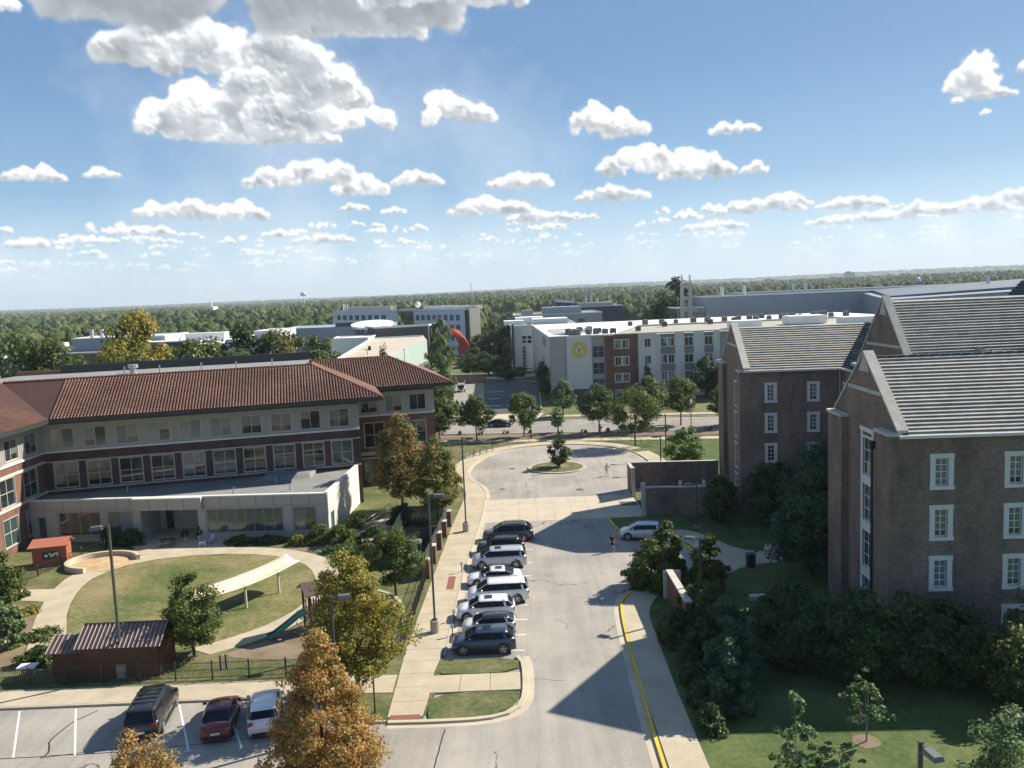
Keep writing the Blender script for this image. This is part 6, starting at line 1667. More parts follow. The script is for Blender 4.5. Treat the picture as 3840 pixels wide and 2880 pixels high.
for k in range(5): mb.box((60 + k * 2.4, 299.7, 5), (60.15 + k * 2.4, 299.95, 17))
for z in (8, 11, 14): mb.box((60, 299.7, z), (69.8, 299.95, z + .15))
mb.obj('glazing_bar', 'grey_trim', ar)
for i, (x, y) in enumerate(((76, 300.5), (84, 300.5), (118, 350), (124, 352), (165, 290), (178, 287))): MB().tube([(x, y, 20), (x, y, 24.0)], .55, 8).obj('roof_stack', 'sign_white', ar)
tw = thing('stair_tower', 'slim open concrete stack tower beside the tall conifer-dark tree', 'tower', (59, 292, 0))
for x in (59.6, 62.4):
    MB().box((x, 291, 0), (x + .9, 293, 26.0)).obj('leg', 'panel_grey', tw)
for z in (12, 16, 20, 24): MB().box((60.5, 291.2, z), (62.4, 292.8, z + 1.2)).obj('cross_panel', 'grey_trim', tw)
for x in (59.8, 62.6): MB().tube([(x + .2, 292, 26), (x + .2, 292, 28.6)], .3, 6).obj('flue', 'galvanised', tw)

# ================================================================== SCIENCE COMPLEX (far left)
sc = thing('science_complex', 'brick and grey panelled science complex showing above the left trees', 'building', (-110, 240, 0))
block(sc, [(-136, 235), (-104, 232), (-104, 270), (-136, 270)], 13.2, 'brick_tan', 'grey_membrane')
block(sc, [(-128, 246), (-100, 244), (-100, 262), (-128, 262)], 16.8, 'grey_cladding', 'white_membrane', z0=13)
block(sc, [(-104, 232), (-84, 228), (-84, 262), (-104, 262)], 15.5, 'charcoal_wall', 'white_membrane', wins={0: (5, 4, 2, 'plain', (9, 12.2), 1, 1)})
block(sc, [(-84, 226), (-75.5, 224), (-75.5, 250), (-84, 250)], 14.6, 'office_white', 'white_membrane', wins={0: (4, 2, 2.2, 'plain', (7, 10.6), 3, 1)})
block(sc, [(-75.5, 223), (-72.8, 222.5), (-72.8, 250), (-75.5, 250)], 15.8, 'panel_light', 'white_membrane', rim=0)
facade(sc, (-72.8, 223.2), (-68.5, 222.4), 0, 14.8, [(.2, 4.1, 3, 13.8, 'curtain', dict(nx=2, ny=6))], 'panel_grey')
block(sc, [(-72.8, 240), (-66, 238), (-66, 260), (-72.8, 260)], 17.0, 'office_white', 'white_membrane')
block(sc, [(-175, 250), (-136, 244), (-136, 280), (-175, 280)], 11.5, 'green_metal', 'white_membrane')
block(sc, [(-82, 300), (-44, 292), (-44, 330), (-82, 330)], 15.5, 'grey_cladding', 'grey_cladding', rim=0)
MB().box((-62, 300, 15), (-50, 310, 16.8)).obj('roof_housing', 'charcoal_wall', sc)
block(sc, [(-56, 262), (-44, 260), (-44, 275), (-56, 275)], 13.0, 'pale_green_glass', 'white_membrane')
for x in (-124, -121): MB().tube([(x, 250, 16.5), (x, 250, 19.2)], .6, 8).obj('roof_stack', 'galvanised', sc)
MB().box((-134, 247, 13), (-131, 250, 15.8)).obj('roof_housing', 'panel_light', sc)
MB().box((-91, 236, 15), (-80, 240, 17.3)).obj('roof_housing', 'white_membrane', sc)

# red steel sculpture: fan of curved arms
rd = thing('red_sculpture', 'bright red steel sculpture of fanned beams on the lawn before the office building', 'sculpture', (-19.5, 318, 0))
mb = MB()
for k in range(9):
    t = k / 8
    a = Vector((-23.0 + t * 3.2, 318 + t * 2, 12.6 - 1.0 * t)); b = Vector((-20.9 + t * 3.6, 318, 9.8 - 1.4 * t)); d_s = Vector((-19.2 + t * 3.4, 318, 6.6 - 1.0 * t)); c = Vector((-18.6 + t * 2.8, 318, 2.5))
    MB().tube([a, b, d_s, c], [.2, .34, .40, .34], 6).obj('beam', 'red_steel', rd)
for x in (-19.6, -17.0): MB().box((x, 317.5, 0), (x + 1.0, 318.7, 5.0)).obj('leg', 'red_steel', rd)
MB().box((-19.6, 317.6, 4.2), (-16.0, 318.6, 5.2)).obj('crossbar', 'red_steel', rd)

# distant landmarks
wt_ = thing('water_tower', 'tiny water tower standing on the wooded horizon', 'water tower', (-848, 3500, 0))
z0 = terr(-848, 3500); MB().tube([(-848, 3500, z0), (-848, 3500, z0 + 26)], [4.5, 3.5], 10).obj('stem', 'office_white', wt_); MB().ball((-848, 3500, 52), 13, 14, sc=(1, 1, .75)).obj('tank', 'office_white', wt_, smooth=True)
sp_ = thing('church_spire', 'white church spire among the far left woods', 'church', (-528, 1500, 0))
MB().box((-537, 1495, 5), (-523, 1520, 21)).obj('nave', 'sign_white', sp_); MB().tube([(-528, 1500, 18), (-528, 1500, 27), (-528, 1500, 36)], [2.2, 1.8, .1], 8).obj('spire', 'sign_white', sp_)
ra = thing('radio_mast', 'thin lattice radio mast rising above the horizon left of centre', 'mast', (-131, 3000, 0))
mz = 66
for dx, dy in ((-1.2, -1), (1.2, -1), (0, 1.2)): MB().tube([(-131 + dx, 3000 + dy, 5), (-131 + dx * .8, 3000 + dy * .8, mz)], .45, 4).obj('leg', 'grey_trim', ra)
mb = MB()
for z in range(8, 64, 4): mb.box((-132.2, 2999, z), (-129.8, 3001, z + .4))
mb.obj('bracing', 'grey_trim', ra)
rc = random.Random(5)
for i in range(9):
    x = 950 + i * 62 + rc.uniform(-10, 10); y = 3000 + rc.uniform(-100, 200); w = rc.uniform(18, 60); h = rc.uniform(6, 13) + (14 if i == 4 else 0)
    z = terr(x, y) - 2
    t = thing('town_building', ['low white block at the left of the far town', 'second pale block of the far town', 'long low pale block of the far town', 'pale slab left of the hospital tower on the horizon', 'tallest pale hospital block of the far town on the horizon', 'pale slab right of the tall hospital block', 'grey block further right in the far town', 'small white block near the far ridge', 'last small pale block of the far town at right'][i], 'building', (x, y, z), 0, 'buildings of the far town')
    MB().box((x, y, z), (x + w, y + 30, z + 10 + h)).obj('wall', 'office_white', t)
    MB().box((x + 3, y + 2, z + 10 + h), (x + w * .5, y + 20, z + 13 + h)).obj('roof_housing', 'charcoal_wall', t)
st_ = thing('stadium_tower', 'pale domed tower far off above the arena roofs', 'tower', (372, 760, 0))
MB().box((366, 756, 0), (371, 761, 20)).obj('shaft', 'grey_cladding', st_); MB().tube([(368.5, 758.5, 20), (368.5, 758.5, 22.5), (368.5, 758.5, 23.6)], [2.4, 1.8, .3], 10).obj('dome', 'sign_white', st_)

# ---- low wall, signs across the road
lw2 = thing('low_wall', 'low brown brick wall along the far driveway', 'wall', (-13, 247, 0))
brickwall(lw2, (-17, 236), (-7.5, 235.5), 2.6, 'brick_tan', .5)
# ================================================================== LAMP POSTS
def lamppost(label, x, y, h, z=.1, arm=-90, base=.95, big=True, group='parking lot lamps', head=1):
    t = thing('street_lamp', label, 'street lamp', (x, y, z), 0, group)
    mb = MB(); mb.tube([(0, 0, 0), (0, 0, base)], .36 if big else .2, 14); mb.obj('base', 'kerb', t, local=True)
    MB().box((-.2, -.2, base), (.2, .2, base + .06)).box((-.075, -.075, base + .06), (.075, .075, h)).obj('pole', 'pole_metal', t, local=True)
    a = radians(arm)
    for k in range(head):
        ang = a + pi * k; d = Vector((cos(ang), sin(ang), 0)); o = Vector((-d.y, d.x, 0))
        MB().obox(d * .05 + o * -.035 + Zv * (h - .12), d * .35, o * .07, Zv * .09).obj('arm', 'pole_metal', t, local=True)
        m = MB(); p = d * .38 - o * .24 + Zv * (h - .2)
        m.hexa([p, p + d * .82, p + d * .82 + o * .48, p + o * .48], [p + Zv * .24 + d * .06 + o * .05, p + d * .74 + Zv * .2 + o * .05, p + d * .74 + o * .43 + Zv * .2, p + o * .43 + Zv * .24 + d * .06])
        hd = m.obj('lamp_head', 'lamp_metal', t, local=True)
        MB().obox(d * .5 - o * .16 + Zv * (h - .215), d * .55, o * .32, Zv * .014).obj('lens', 'sign_white', hd, local=True)
    MB().box((-.09, -.09, h), (.09, .09, h + .06)).obj('pole_cap', 'pole_metal', t, local=True)
    return t
lamppost('tall lamp post on round concrete base between the fence and the car row', -6.5, 60.6, 10.5, arm=5)
lamppost('tall lamp post at the far end of the car row, nearest the turning circle', -5.5, 87.1, 10.1, arm=5)
lamppost('tall lamp post rising in front of the brown shed', -27.5, 55.2, 10.6, arm=190)
lamppost('lamp post with broad flat head between the yellow and orange maples', -10.9, 46.6, 8.15, arm=20, base=.2)
lamppost('black lamp post among the shrubs by the brick garden wall', 13.75, 62, 6.0, arm=150, base=.2)
lamppost('lamp post whose head alone rises into view at the bottom right edge', 16.35, 33.0, 5.8, arm=-80, base=.2)
lamppost('lamp post on the lawn before the service yard wall', 18.7, 85.5, 4.6, arm=180, base=.1)
lamppost('lamp post beside the bright green tree right of the turning circle', 19.9, 113.0, 4.8, arm=175, base=.1, big=False)
lamppost('lamp post between the road trees behind the bike racks', 22.3, 122.0, 6.3, arm=170, base=.1, big=False)
def globe(label, x, y, h):
    t = thing('street_lamp', label, 'street lamp', (x, y, .1), 0, 'globe lamps along the road')
    MB().tube([(0, 0, 0), (0, 0, .5), (0, 0, .55), (0, 0, h)], [.18, .14, .07, .06], 8).obj('pole', 'black_metal', t, local=True)
    MB().tube([(0, 0, h), (0, 0, h + .25), (0, 0, h + .6), (0, 0, h + .75)], [.1, .2, .17, .03], 10).obj('globe', 'sign_white', t, local=True)
globe('globe lamp post under the yellow-green road tree', 2.9, 142.6, 4.8); globe('globe lamp post under the large tree by the dormitory wing', 30.2, 141.3, 5.0)
for i, (x, y, h) in enumerate(((-7.3, 232, 9), (-2.2, 262, 7.5), (-8, 275, 8), (-4.6, 262, 8))):
    lamppost(['slim pole at the corner of the far parking lot', 'far slim lamp pole on the shaded lawn, right one', 'far slim lamp pole on the shaded lawn, left one', 'far slim lamp pole on the shaded lawn, middle one'][i], x, y, h, big=False, base=.1, group='far lamps')

# ================================================================== CARS
def loft(sec, mats_of):
    """sec: list of stations, each a list of (x, y, z) for the +y half; mirrored"""
    pass
def car(label, x, y, rz, L=4.6, W=1.85, H=1.65, kind='suv', col='paint_white', roofcol=None, rack=False, sun=True, group=None, detail=True, z=0.012):
    t = thing('parked_car', label, 'car', (x, y, z), rz, group)
    # stations from nose to tail (x as fraction of length, forward = +x)
    P = dict(
        suv=[(0.0, .50, .74), (.012, .66, .84), (.05, .84, .95), (.14, .93, 1.0), (.25, 1.0, 1.0), (.40, 1.03, 1.0), (.58, 1.05, 1.0), (.78, 1.09, 1.0), (.90, 1.10, .99), (.975, 1.02, .95), (1.0, .74, .90)],
        sedan=[(0.0, .48, .74), (.012, .60, .84), (.05, .74, .95), (.14, .84, 1.0), (.26, .92, 1.0), (.42, .96, 1.0), (.60, .98, 1.0), (.78, 1.02, 1.0), (.90, 1.03, .98), (.975, .96, .94), (1.0, .66, .88)],
        van=[(0.0, .50, .76), (.012, .68, .86), (.04, .84, .95), (.11, .96, 1.0), (.19, 1.04, 1.0), (.40, 1.08, 1.0), (.58, 1.10, 1.0), (.78, 1.13, 1.0), (.92, 1.14, .99), (.98, 1.08, .96), (1.0, .78, .91)])[kind]
    belt = {'suv': 1.10, 'sedan': 1.0, 'van': 1.08}[kind]
    hw = W / 2; gc = .2
    sec = []
    for fx, zt, wf in P:
        X = L / 2 - fx * L; zt = zt * belt; w = hw * wf
        bot = .22 if .05 < fx < .95 else .3
        sec.append([(X, 0, bot), (X, w * .90, bot), (X, w * .98, bot + .12), (X, w, (bot + zt) / 2 + .02), (X, w * .975, zt - .12), (X, w * .90, zt - .02), (X, w * .55, zt + .015), (X, 0, zt + .035)])
    mb = MB(); n = len(sec[0])
    full = [s + [(a, -b, c) for a, b, c in s[-2:0:-1]] for s in sec]; m = len(full[0])
    for s in full: mb.v += s
    for i in range(len(full) - 1):
        for j in range(m):
            j2 = (j + 1) % m; mb.f.append((i * m + j, i * m + j2, (i + 1) * m + j2, (i + 1) * m + j)); mb.m.append(1 if j in (0, m - 1) else 0)
    mb.f.append(tuple(range(m))[::-1]); mb.f.append(tuple((len(full) - 1) * m + j for j in range(m))); mb.m += [0, 0]
    body = mb.obj('body', [col, 'dark_trim'], t, smooth=True, local=True)
    # greenhouse: glass band then roof
    G_ = dict(suv=((.215, .395, .86, .965), .40), sedan=((.25, .43, .68, .85), .36), van=((.165, .345, .92, .985), .42))[kind]
    (g0, g1, g2, g3), _ = G_
    zr = H; rm = roofcol or col
    def xs(fr): return L / 2 - fr * L
    b = belt * (1.03 if kind != 'van' else 1.07)
    base = [(xs(g0), hw * .80, b + .01), (xs(g0 + (g1 - g0) * .35), hw * .93, b + .0), (xs((g1 + g2) / 2), hw * .955, b + .02), (xs(g2 + (g3 - g2) * .55), hw * .92, b + .03), (xs(g3), hw * .80, b + .05)]
    top = [(xs(g1 - .015), hw * .66, zr - .12), (xs(g1 + .02), hw * .76, zr - .13), (xs((g1 + g2) / 2), hw * .785, zr - .10), (xs(g2 - .02), hw * .76, zr - .12), (xs(g2 + .01), hw * .67, zr - .13)]
    g = MB()
    ring = lambda r: r + [(a, -b_, c) for a, b_, c in r[::-1]]
    B, T = ring(base), ring(top); k = len(B)
    g.v += B + T
    for j in range(k):
        j2 = (j + 1) % k; g.f.append((j, k + j, k + j2, j2)); g.m.append(0)
    gl = g.obj('windows', ['car_glass'], t, local=True)
    # roof skin with crown
    r = MB(); cx_ = xs((g1 + g2) / 2); T2 = [(cx_ + (a - cx_) * 1.01, b_ * 1.025, c - .015) for a, b_, c in T]; Tm = [(cx_ + (a - cx_) * .965, b_ * .90, c + .085) for a, b_, c in T]
    r.v += T2 + Tm; kk = len(T2)
    for j in range(kk):
        j2 = (j + 1) % kk; r.f.append((j, kk + j, kk + j2, j2)); r.m.append(0)
    h_ = kk // 2
    for j in range(h_ - 1):
        r.f.append((kk + j, kk + kk - 1 - j, kk + kk - 2 - j, kk + j + 1)); r.m.append(0)
    r.add(T2, (tuple(range(kk)),), 0)
    rf = r.obj('roof', rm, t, smooth=True, local=True)
    if sun:
        MB().box((xs(g1) - 1.0, -.36, zr - .03), (xs(g1) - .42, .36, zr + .006)).obj('sunroof', 'car_glass', rf, local=True)
    for s in (-1, 1):
        def pl(a, b_, w=.05, m='x', nm='pillar'):
            a = Vector(a); b_ = Vector(b_); d = Vector((w, 0, 0))
            a.y *= s; b_.y *= s; q = Vector((0, .012 * s, 0))
            MB().hexa([a - d, a + d, a + d + q, a - d + q], [b_ - d, b_ + d, b_ + d + q, b_ - d + q]).obj(nm, col, t, local=True)
        pl(base[0], top[0], .07); pl(base[4], top[4], .08 if kind == 'sedan' else .11)
        if kind != 'sedan': pl((xs(g2 - .02), hw * .935, b + .02), (xs(g2 - .055), hw * .715, zr - .05), .09)
        c_ = (g1 + g2) / 2 + .0
        a = (xs(c_), hw * .957 * s, b + .02); d_2 = (xs(c_), hw * .79 * s, zr - .10)
        MB().hexa([(a[0] - .05, a[1], a[2]), (a[0] + .05, a[1], a[2]), (a[0] + .05, a[1] + .01 * s, a[2]), (a[0] - .05, a[1] + .01 * s, a[2])], [(d_2[0] - .05, d_2[1], d_2[2]), (d_2[0] + .05, d_2[1], d_2[2]), (d_2[0] + .05, d_2[1] + .012 * s, d_2[2]), (d_2[0] - .05, d_2[1] + .012 * s, d_2[2])]).obj('pillar', 'dark_trim', t, local=True)
        # mirrors, sill, handles
        MB().box((xs(g0 + .08) - .06, s * hw * .97 - .0, b - .02), (xs(g0 + .08) + .08, s * (hw * .97 + .22 * 1), b + .13) if s > 0 else (xs(g0 + .08) + .08, s * (hw * .97) + .0, b + .13)).obj('mirror', col, t, local=True) if s > 0 else MB().box((xs(g0 + .08) - .06, -(hw * .97 + .22), b - .02), (xs(g0 + .08) + .08, -hw * .97, b + .13)).obj('mirror', col, t, local=True)
        y0, y1 = sorted((s * hw * .93, s * (hw + .015)))
        MB().box((-L * .3, y0, .2), (L * .3, y1, .34)).obj('sill', 'dark_trim', t, local=True)
        if detail:
            for fx in (.46, .66):
                y0, y1 = sorted((s * hw * .97, s * (hw * .985 + .02))); MB().box((xs(fx) - .1, y0, b - .2), (xs(fx) + .1, y1, b - .16)).obj('door_handle', col, t, local=True)
            for fx in (.36, .555, .74):
                y0, y1 = sorted((s * hw * .9, s * (hw * .999 + .002))); MB().box((xs(fx) - .008, y0, .36), (xs(fx) + .008, y1, b - .1)).obj('door_gap', 'dark_trim', t, local=True)
        y0, y1 = s * hw * .46, s * hw * .80
        MB().hexa([(L / 2 - .34, y0, .60), (L / 2 - .035, y0, .56), (L / 2 - .07, y1, .56), (L / 2 - .34, y1, .60)], [(L / 2 - .34, y0, .72), (L / 2 - .075, y0, .665), (L / 2 - .13, y1, .665), (L / 2 - .34, y1, .72)]).obj('headlight', 'lamp_clear', t, local=True)
        y0, y1 = sorted((s * hw * .60, s * hw * .93))
        MB().box((-L / 2 + .02, y0, .74 * belt), (-L / 2 + .16, y1, .74 * belt + (.26 if kind != 'sedan' else .16))).obj('tail_light', 'lamp_red', t, local=True)
        if rack: MB().tube([(xs(g1 + .04), s * hw * .66, zr - .04), (xs(g1 + .07), s * hw * .66, zr + .05), (xs(g2 - .09), s * hw * .66, zr + .05), (xs(g2 - .06), s * hw * .66, zr - .04)], .022, 5).obj('roof_rail', 'dark_trim', t, local=True)
    MB().box((L / 2 - .1, -hw * .5, .36), (L / 2 - .005, hw * .5, .56)).obj('grille', 'dark_trim', t, local=True)
    MB().box((-L / 2 - .01, -hw * .72, .3), (-L / 2 + .1, hw * .72, .42)).obj('rear_bumper', 'dark_trim', t, local=True)
    MB().box((-L / 2 + .0 - .012, -.26, .55), (-L / 2 + .04, .26, .68)).obj('number_plate', 'number_plate', t, local=True)
    R = .35 if kind == 'sedan' else .385
    for wx in (L * .315, -L * .30):
        for s in (-1, 1):
            yo = s * (hw * .985)
            ar = MB()
            q0, q1 = sorted((yo - s * .35, yo + s * .012))
            pts = [(wx + (R + .075) * cos(a), (R + .02) + (R + .075) * sin(a)) for a in np.linspace(-.25, pi + .25, 15)]
            mm = len(pts); ar.add([(px_, q0, pz_) for px_, pz_ in pts] + [(px_, q1, pz_) for px_, pz_ in pts], [tuple(range(mm)), tuple(range(mm, 2 * mm))[::-1]] + [(i, i + 1, mm + i + 1, mm + i) for i in range(mm - 1)])
            ar.obj('wheel_arch', 'dark_trim', t, local=True)
            w = MB(); w.tube([(0, -.1, 0), (0, -.085, 0), (0, .085, 0), (0, .1, 0)], [R * .93, R, R, R * .93], 20)
            wo = w.obj('wheel', 'tyre', t, local=True); wo.location = (wx, yo - s * .085, R)
            rm_ = MB(); rm_.tube([(0, s * .095, 0), (0, s * .108, 0)], [R * .66, R * .64], 18)
            rr_o = rm_.obj('rim', 'dark_trim', wo, local=True)
            sp_m = MB()
            for q in range(5):
                a_ = 2 * pi * q / 5 + .3; d = Vector((cos(a_), 0, sin(a_))); o_2 = Vector((-d.z, 0, d.x))
                c0 = Vector((0, s * .108, 0))
                sp_m.hexa([c0 - o_2 * .045, c0 + o_2 * .045, c0 + d * R * .64 + o_2 * .03, c0 + d * R * .64 - o_2 * .03], [p_ + Vector((0, s * .012, 0)) for p_ in (c0 - o_2 * .045, c0 + o_2 * .045, c0 + d * R * .64 + o_2 * .03, c0 + d * R * .64 - o_2 * .03)])
            ringp = [(R * .66 * cos(a_), s * .112, R * .66 * sin(a_)) for a_ in np.linspace(0, 2 * pi, 17)]
            sp_m.tube(ringp, .018, 5, cap=False)
            sp_m.obj('spokes', 'alloy', wo, local=True)
    return t
paint('paint_white', (0.78, 0.78, 0.77)); paint('paint_silver', (0.56, 0.58, 0.60), .35); paint('paint_grey', (0.075, 0.078, 0.088), .3); paint('paint_black', (0.012, 0.013, 0.014))
paint('paint_blue', (0.035, 0.06, 0.10), .3); paint('paint_maroon', (0.13, 0.014, 0.016), .2); paint('paint_cream', (0.70, 0.68, 0.60))
G1 = 'cars nosed in to the main sidewalk'
PIb = pi
car('slate blue crossover, nearest car of the row by the sidewalk', -2.75, 57.3, PIb + .01, 4.55, 1.84, 1.66, 'suv', 'paint_blue', group=G1)
car('cream compact with black roof tucked behind the blue crossover', -2.45, 60.1, PIb + .02, 4.05, 1.78, 1.55, 'suv', 'paint_cream', 'paint_black', group=G1, sun=False)
car('white crossover with dark sunroof between the black-roofed compact and a larger white car', -2.75, 63.3, PIb + .01, 4.6, 1.86, 1.68, 'suv', 'paint_white', group=G1)
car('largest white three-row car with tall side windows, tail sticking out of the row', -1.85, 66.9, PIb + .03, 5.1, 1.98, 1.78, 'van', 'paint_white', group=G1, sun=False)
car('low white sedan between the big white car and the silver minivan', -2.2, 70.9, PIb + .02, 4.8, 1.84, 1.45, 'sedan', 'paint_white', group=G1)
car('silver minivan in the middle of the car row', -1.85, 75.7, PIb + .01, 5.1, 1.98, 1.75, 'van', 'paint_silver', group=G1)
car('black crossover almost hidden behind the silver minivan', -1.75, 79.6, PIb + .0, 4.7, 1.85, 1.62, 'suv', 'paint_black', group=G1, sun=False)
car('dark grey three-row car with roof rails at the far end of the row', -1.05, 83.9, PIb + .01, 5.2, 1.98, 1.78, 'suv', 'paint_grey', group=G1, rack=True, sun=False)
car('silver compact parked alone at the yellow kerb by the service yard', 12.5, 82.4, PIb - .16, 4.55, 1.84, 1.68, 'suv', 'paint_silver', sun=False)
G2 = 'cars in the bottom left lot'
bk_ = car('large black boxy car with ribbed roof in the bottom left lot', -22.8, 49.0, radians(98), 5.3, 2.08, 1.9, 'van', 'paint_black', group=G2, sun=False, rack=True)
for k in range(5): MB().tube([(.75 - k * .55, -.66, 1.9), (.75 - k * .55, 0, 1.925), (.75 - k * .55, .66, 1.9)], .03, 5).obj('roof_bar', 'dark_trim', bk_, local=True)
car('dark red sedan between the black and the white car', -18.35, 48.2, radians(101), 4.7, 1.84, 1.46, 'sedan', 'paint_maroon', group=G2, sun=False)
car('white hatchback half hidden by the orange maple', -15.75, 48.5, radians(103), 4.6, 1.84, 1.6, 'suv', 'paint_white', group=G2, sun=False)
car('black sedan parked on the road beside the driveway', -2.6, 157.0, radians(-8), 4.9, 1.85, 1.45, 'sedan', 'paint_black', sun=False, detail=False)
car('dark blue car half hidden behind the brick building corner on the road', -16.2, 152.5, radians(-10), 4.6, 1.82, 1.5, 'sedan', 'paint_blue', sun=False, detail=False)
# white truck/jeep on far driveway
jp = thing('parked_jeep', 'boxy white off-road car with spare wheel and roof frame on the far driveway', 'car', (-13.2, 217, .06), radians(90))
MB().box((-2.0, -.95, .5), (2.0, .95, 1.15)).obj('body', 'paint_white', jp, local=True, bevel=.05); MB().box((-1.95, -.85, 1.15), (.6, .85, 1.75)).obj('windows', 'car_glass', jp, local=True)
MB().box((-2.0, -.9, 1.75), (.7, .9, 1.9)).obj('roof', 'paint_white', jp, local=True, bevel=.03)
for x in (-1.95, -.7, .55):
    for y in (-.88, .83): MB().box((x, y, 1.15), (x + .12, y + .05, 1.75)).obj('pillar', 'paint_white', jp, local=True)
MB().box((-2.5, -.9, 1.95), (2.2, .9, 2.02)).box((-2.5, -.95, 2.6), (2.3, -.88, 2.68)).box((-2.5, .88, 2.6), (2.3, .95, 2.68)).box((-2.55, -.95, 1.95), (-2.45, -.85, 2.68)).box((-2.55, .85, 1.95), (-2.45, .95, 2.68)).obj('roof_frame', 'galvanised', jp, local=True)
MB().tube([(-2.0, 0, .95), (-2.25, 0, .95)], .38, 16).obj('spare_wheel', 'tyre', jp, local=True)
for x in (-1.3, 1.3):
    for y in (-.85, .85): MB().tube([(x, y - .12, .4), (x, y + .12, .4)], .4, 14).obj('wheel', 'tyre', jp, local=True)
# small far cars share one simple mesh
fm = MB().hexa([(-2.2, -.9, .3), (2.2, -.9, .3), (2.2, .9, .3), (-2.2, .9, .3)], [(-2.15, -.88, .9), (2.1, -.88, .8), (2.1, .88, .8), (-2.15, .88, .9)]).hexa([(-1.8, -.85, .88), (1.1, -.85, .85), (1.1, .85, .85), (-1.8, .85, .88)], [(-1.4, -.7, 1.45), (.5, -.7, 1.45), (.5, .7, 1.45), (-1.4, .7, 1.45)], 1)
for x in (-1.35, 1.35): fm.tube([(x, -.92, .32), (x, .92, .32)], .33, 10, 2)
fms = {c: fm.mesh('far_car', [c, 'car_glass', 'tyre']) for c in ('paint_white', 'paint_silver', 'paint_grey', 'paint_maroon')}
rf = random.Random(9)
for k in range(44):
    row = k // 11; x = -165 + (k % 11) * 6.2 + row * 4 + rf.uniform(-.6, .6); y = 345 + row * 24 + rf.uniform(-.5, .5)
    o = inst(fms[rf.choice(['paint_white', 'paint_white', 'paint_silver', 'paint_grey', 'paint_maroon'])], 'parked_car', None, (x, y, .04), (0, 0, radians(90 + rf.uniform(-4, 4))))
    tag(o, 'tiny car in the distant sunny car park left of the office building', 'car', 'cars in the distant left car park')
for k in range(16):
    o = inst(fms[rf.choice(['paint_white', 'paint_white', 'paint_silver', 'paint_grey'])], 'parked_car', None, (-9 + k * 3.0, 470 + rf.uniform(-2, 2), .04), (0, 0, radians(90 + rf.uniform(-4, 4))))
    tag(o, 'tiny car parked right of the office building before the meadow', 'car', 'cars parked before the meadow')

# ================================================================== PEOPLE
def skinmesh(verts, edges, radii, name, mats, parent, sub=1, root=0):
    me = bpy.data.meshes.new(name); me.from_pydata(verts, edges, [])
    o = bpy.data.objects.new(name, me); COL.objects.link(o); o.parent = parent
    sm = o.modifiers.new('skin', 'SKIN'); sm.use_smooth_shade = True
    for i, r in enumerate(radii): me.skin_vertices[0].data[i].radius = (r, r) if not hasattr(r, '__len__') else r
    for i in range(len(verts)): me.skin_vertices[0].data[i].use_root = (i == root)
    ss = o.modifiers.new('sub', 'SUBSURF'); ss.levels = sub; ss.render_levels = sub
    dg = bpy.context.evaluated_depsgraph_get(); dg.update()
    m2 = bpy.data.meshes.new_from_object(o.evaluated_get(dg))
    o.modifiers.clear(); o.data = m2; m2.materials.clear(); m2.materials.append(MATS[mats])
    m2.polygons.foreach_set('use_smooth', [True] * len(m2.polygons))
    return o
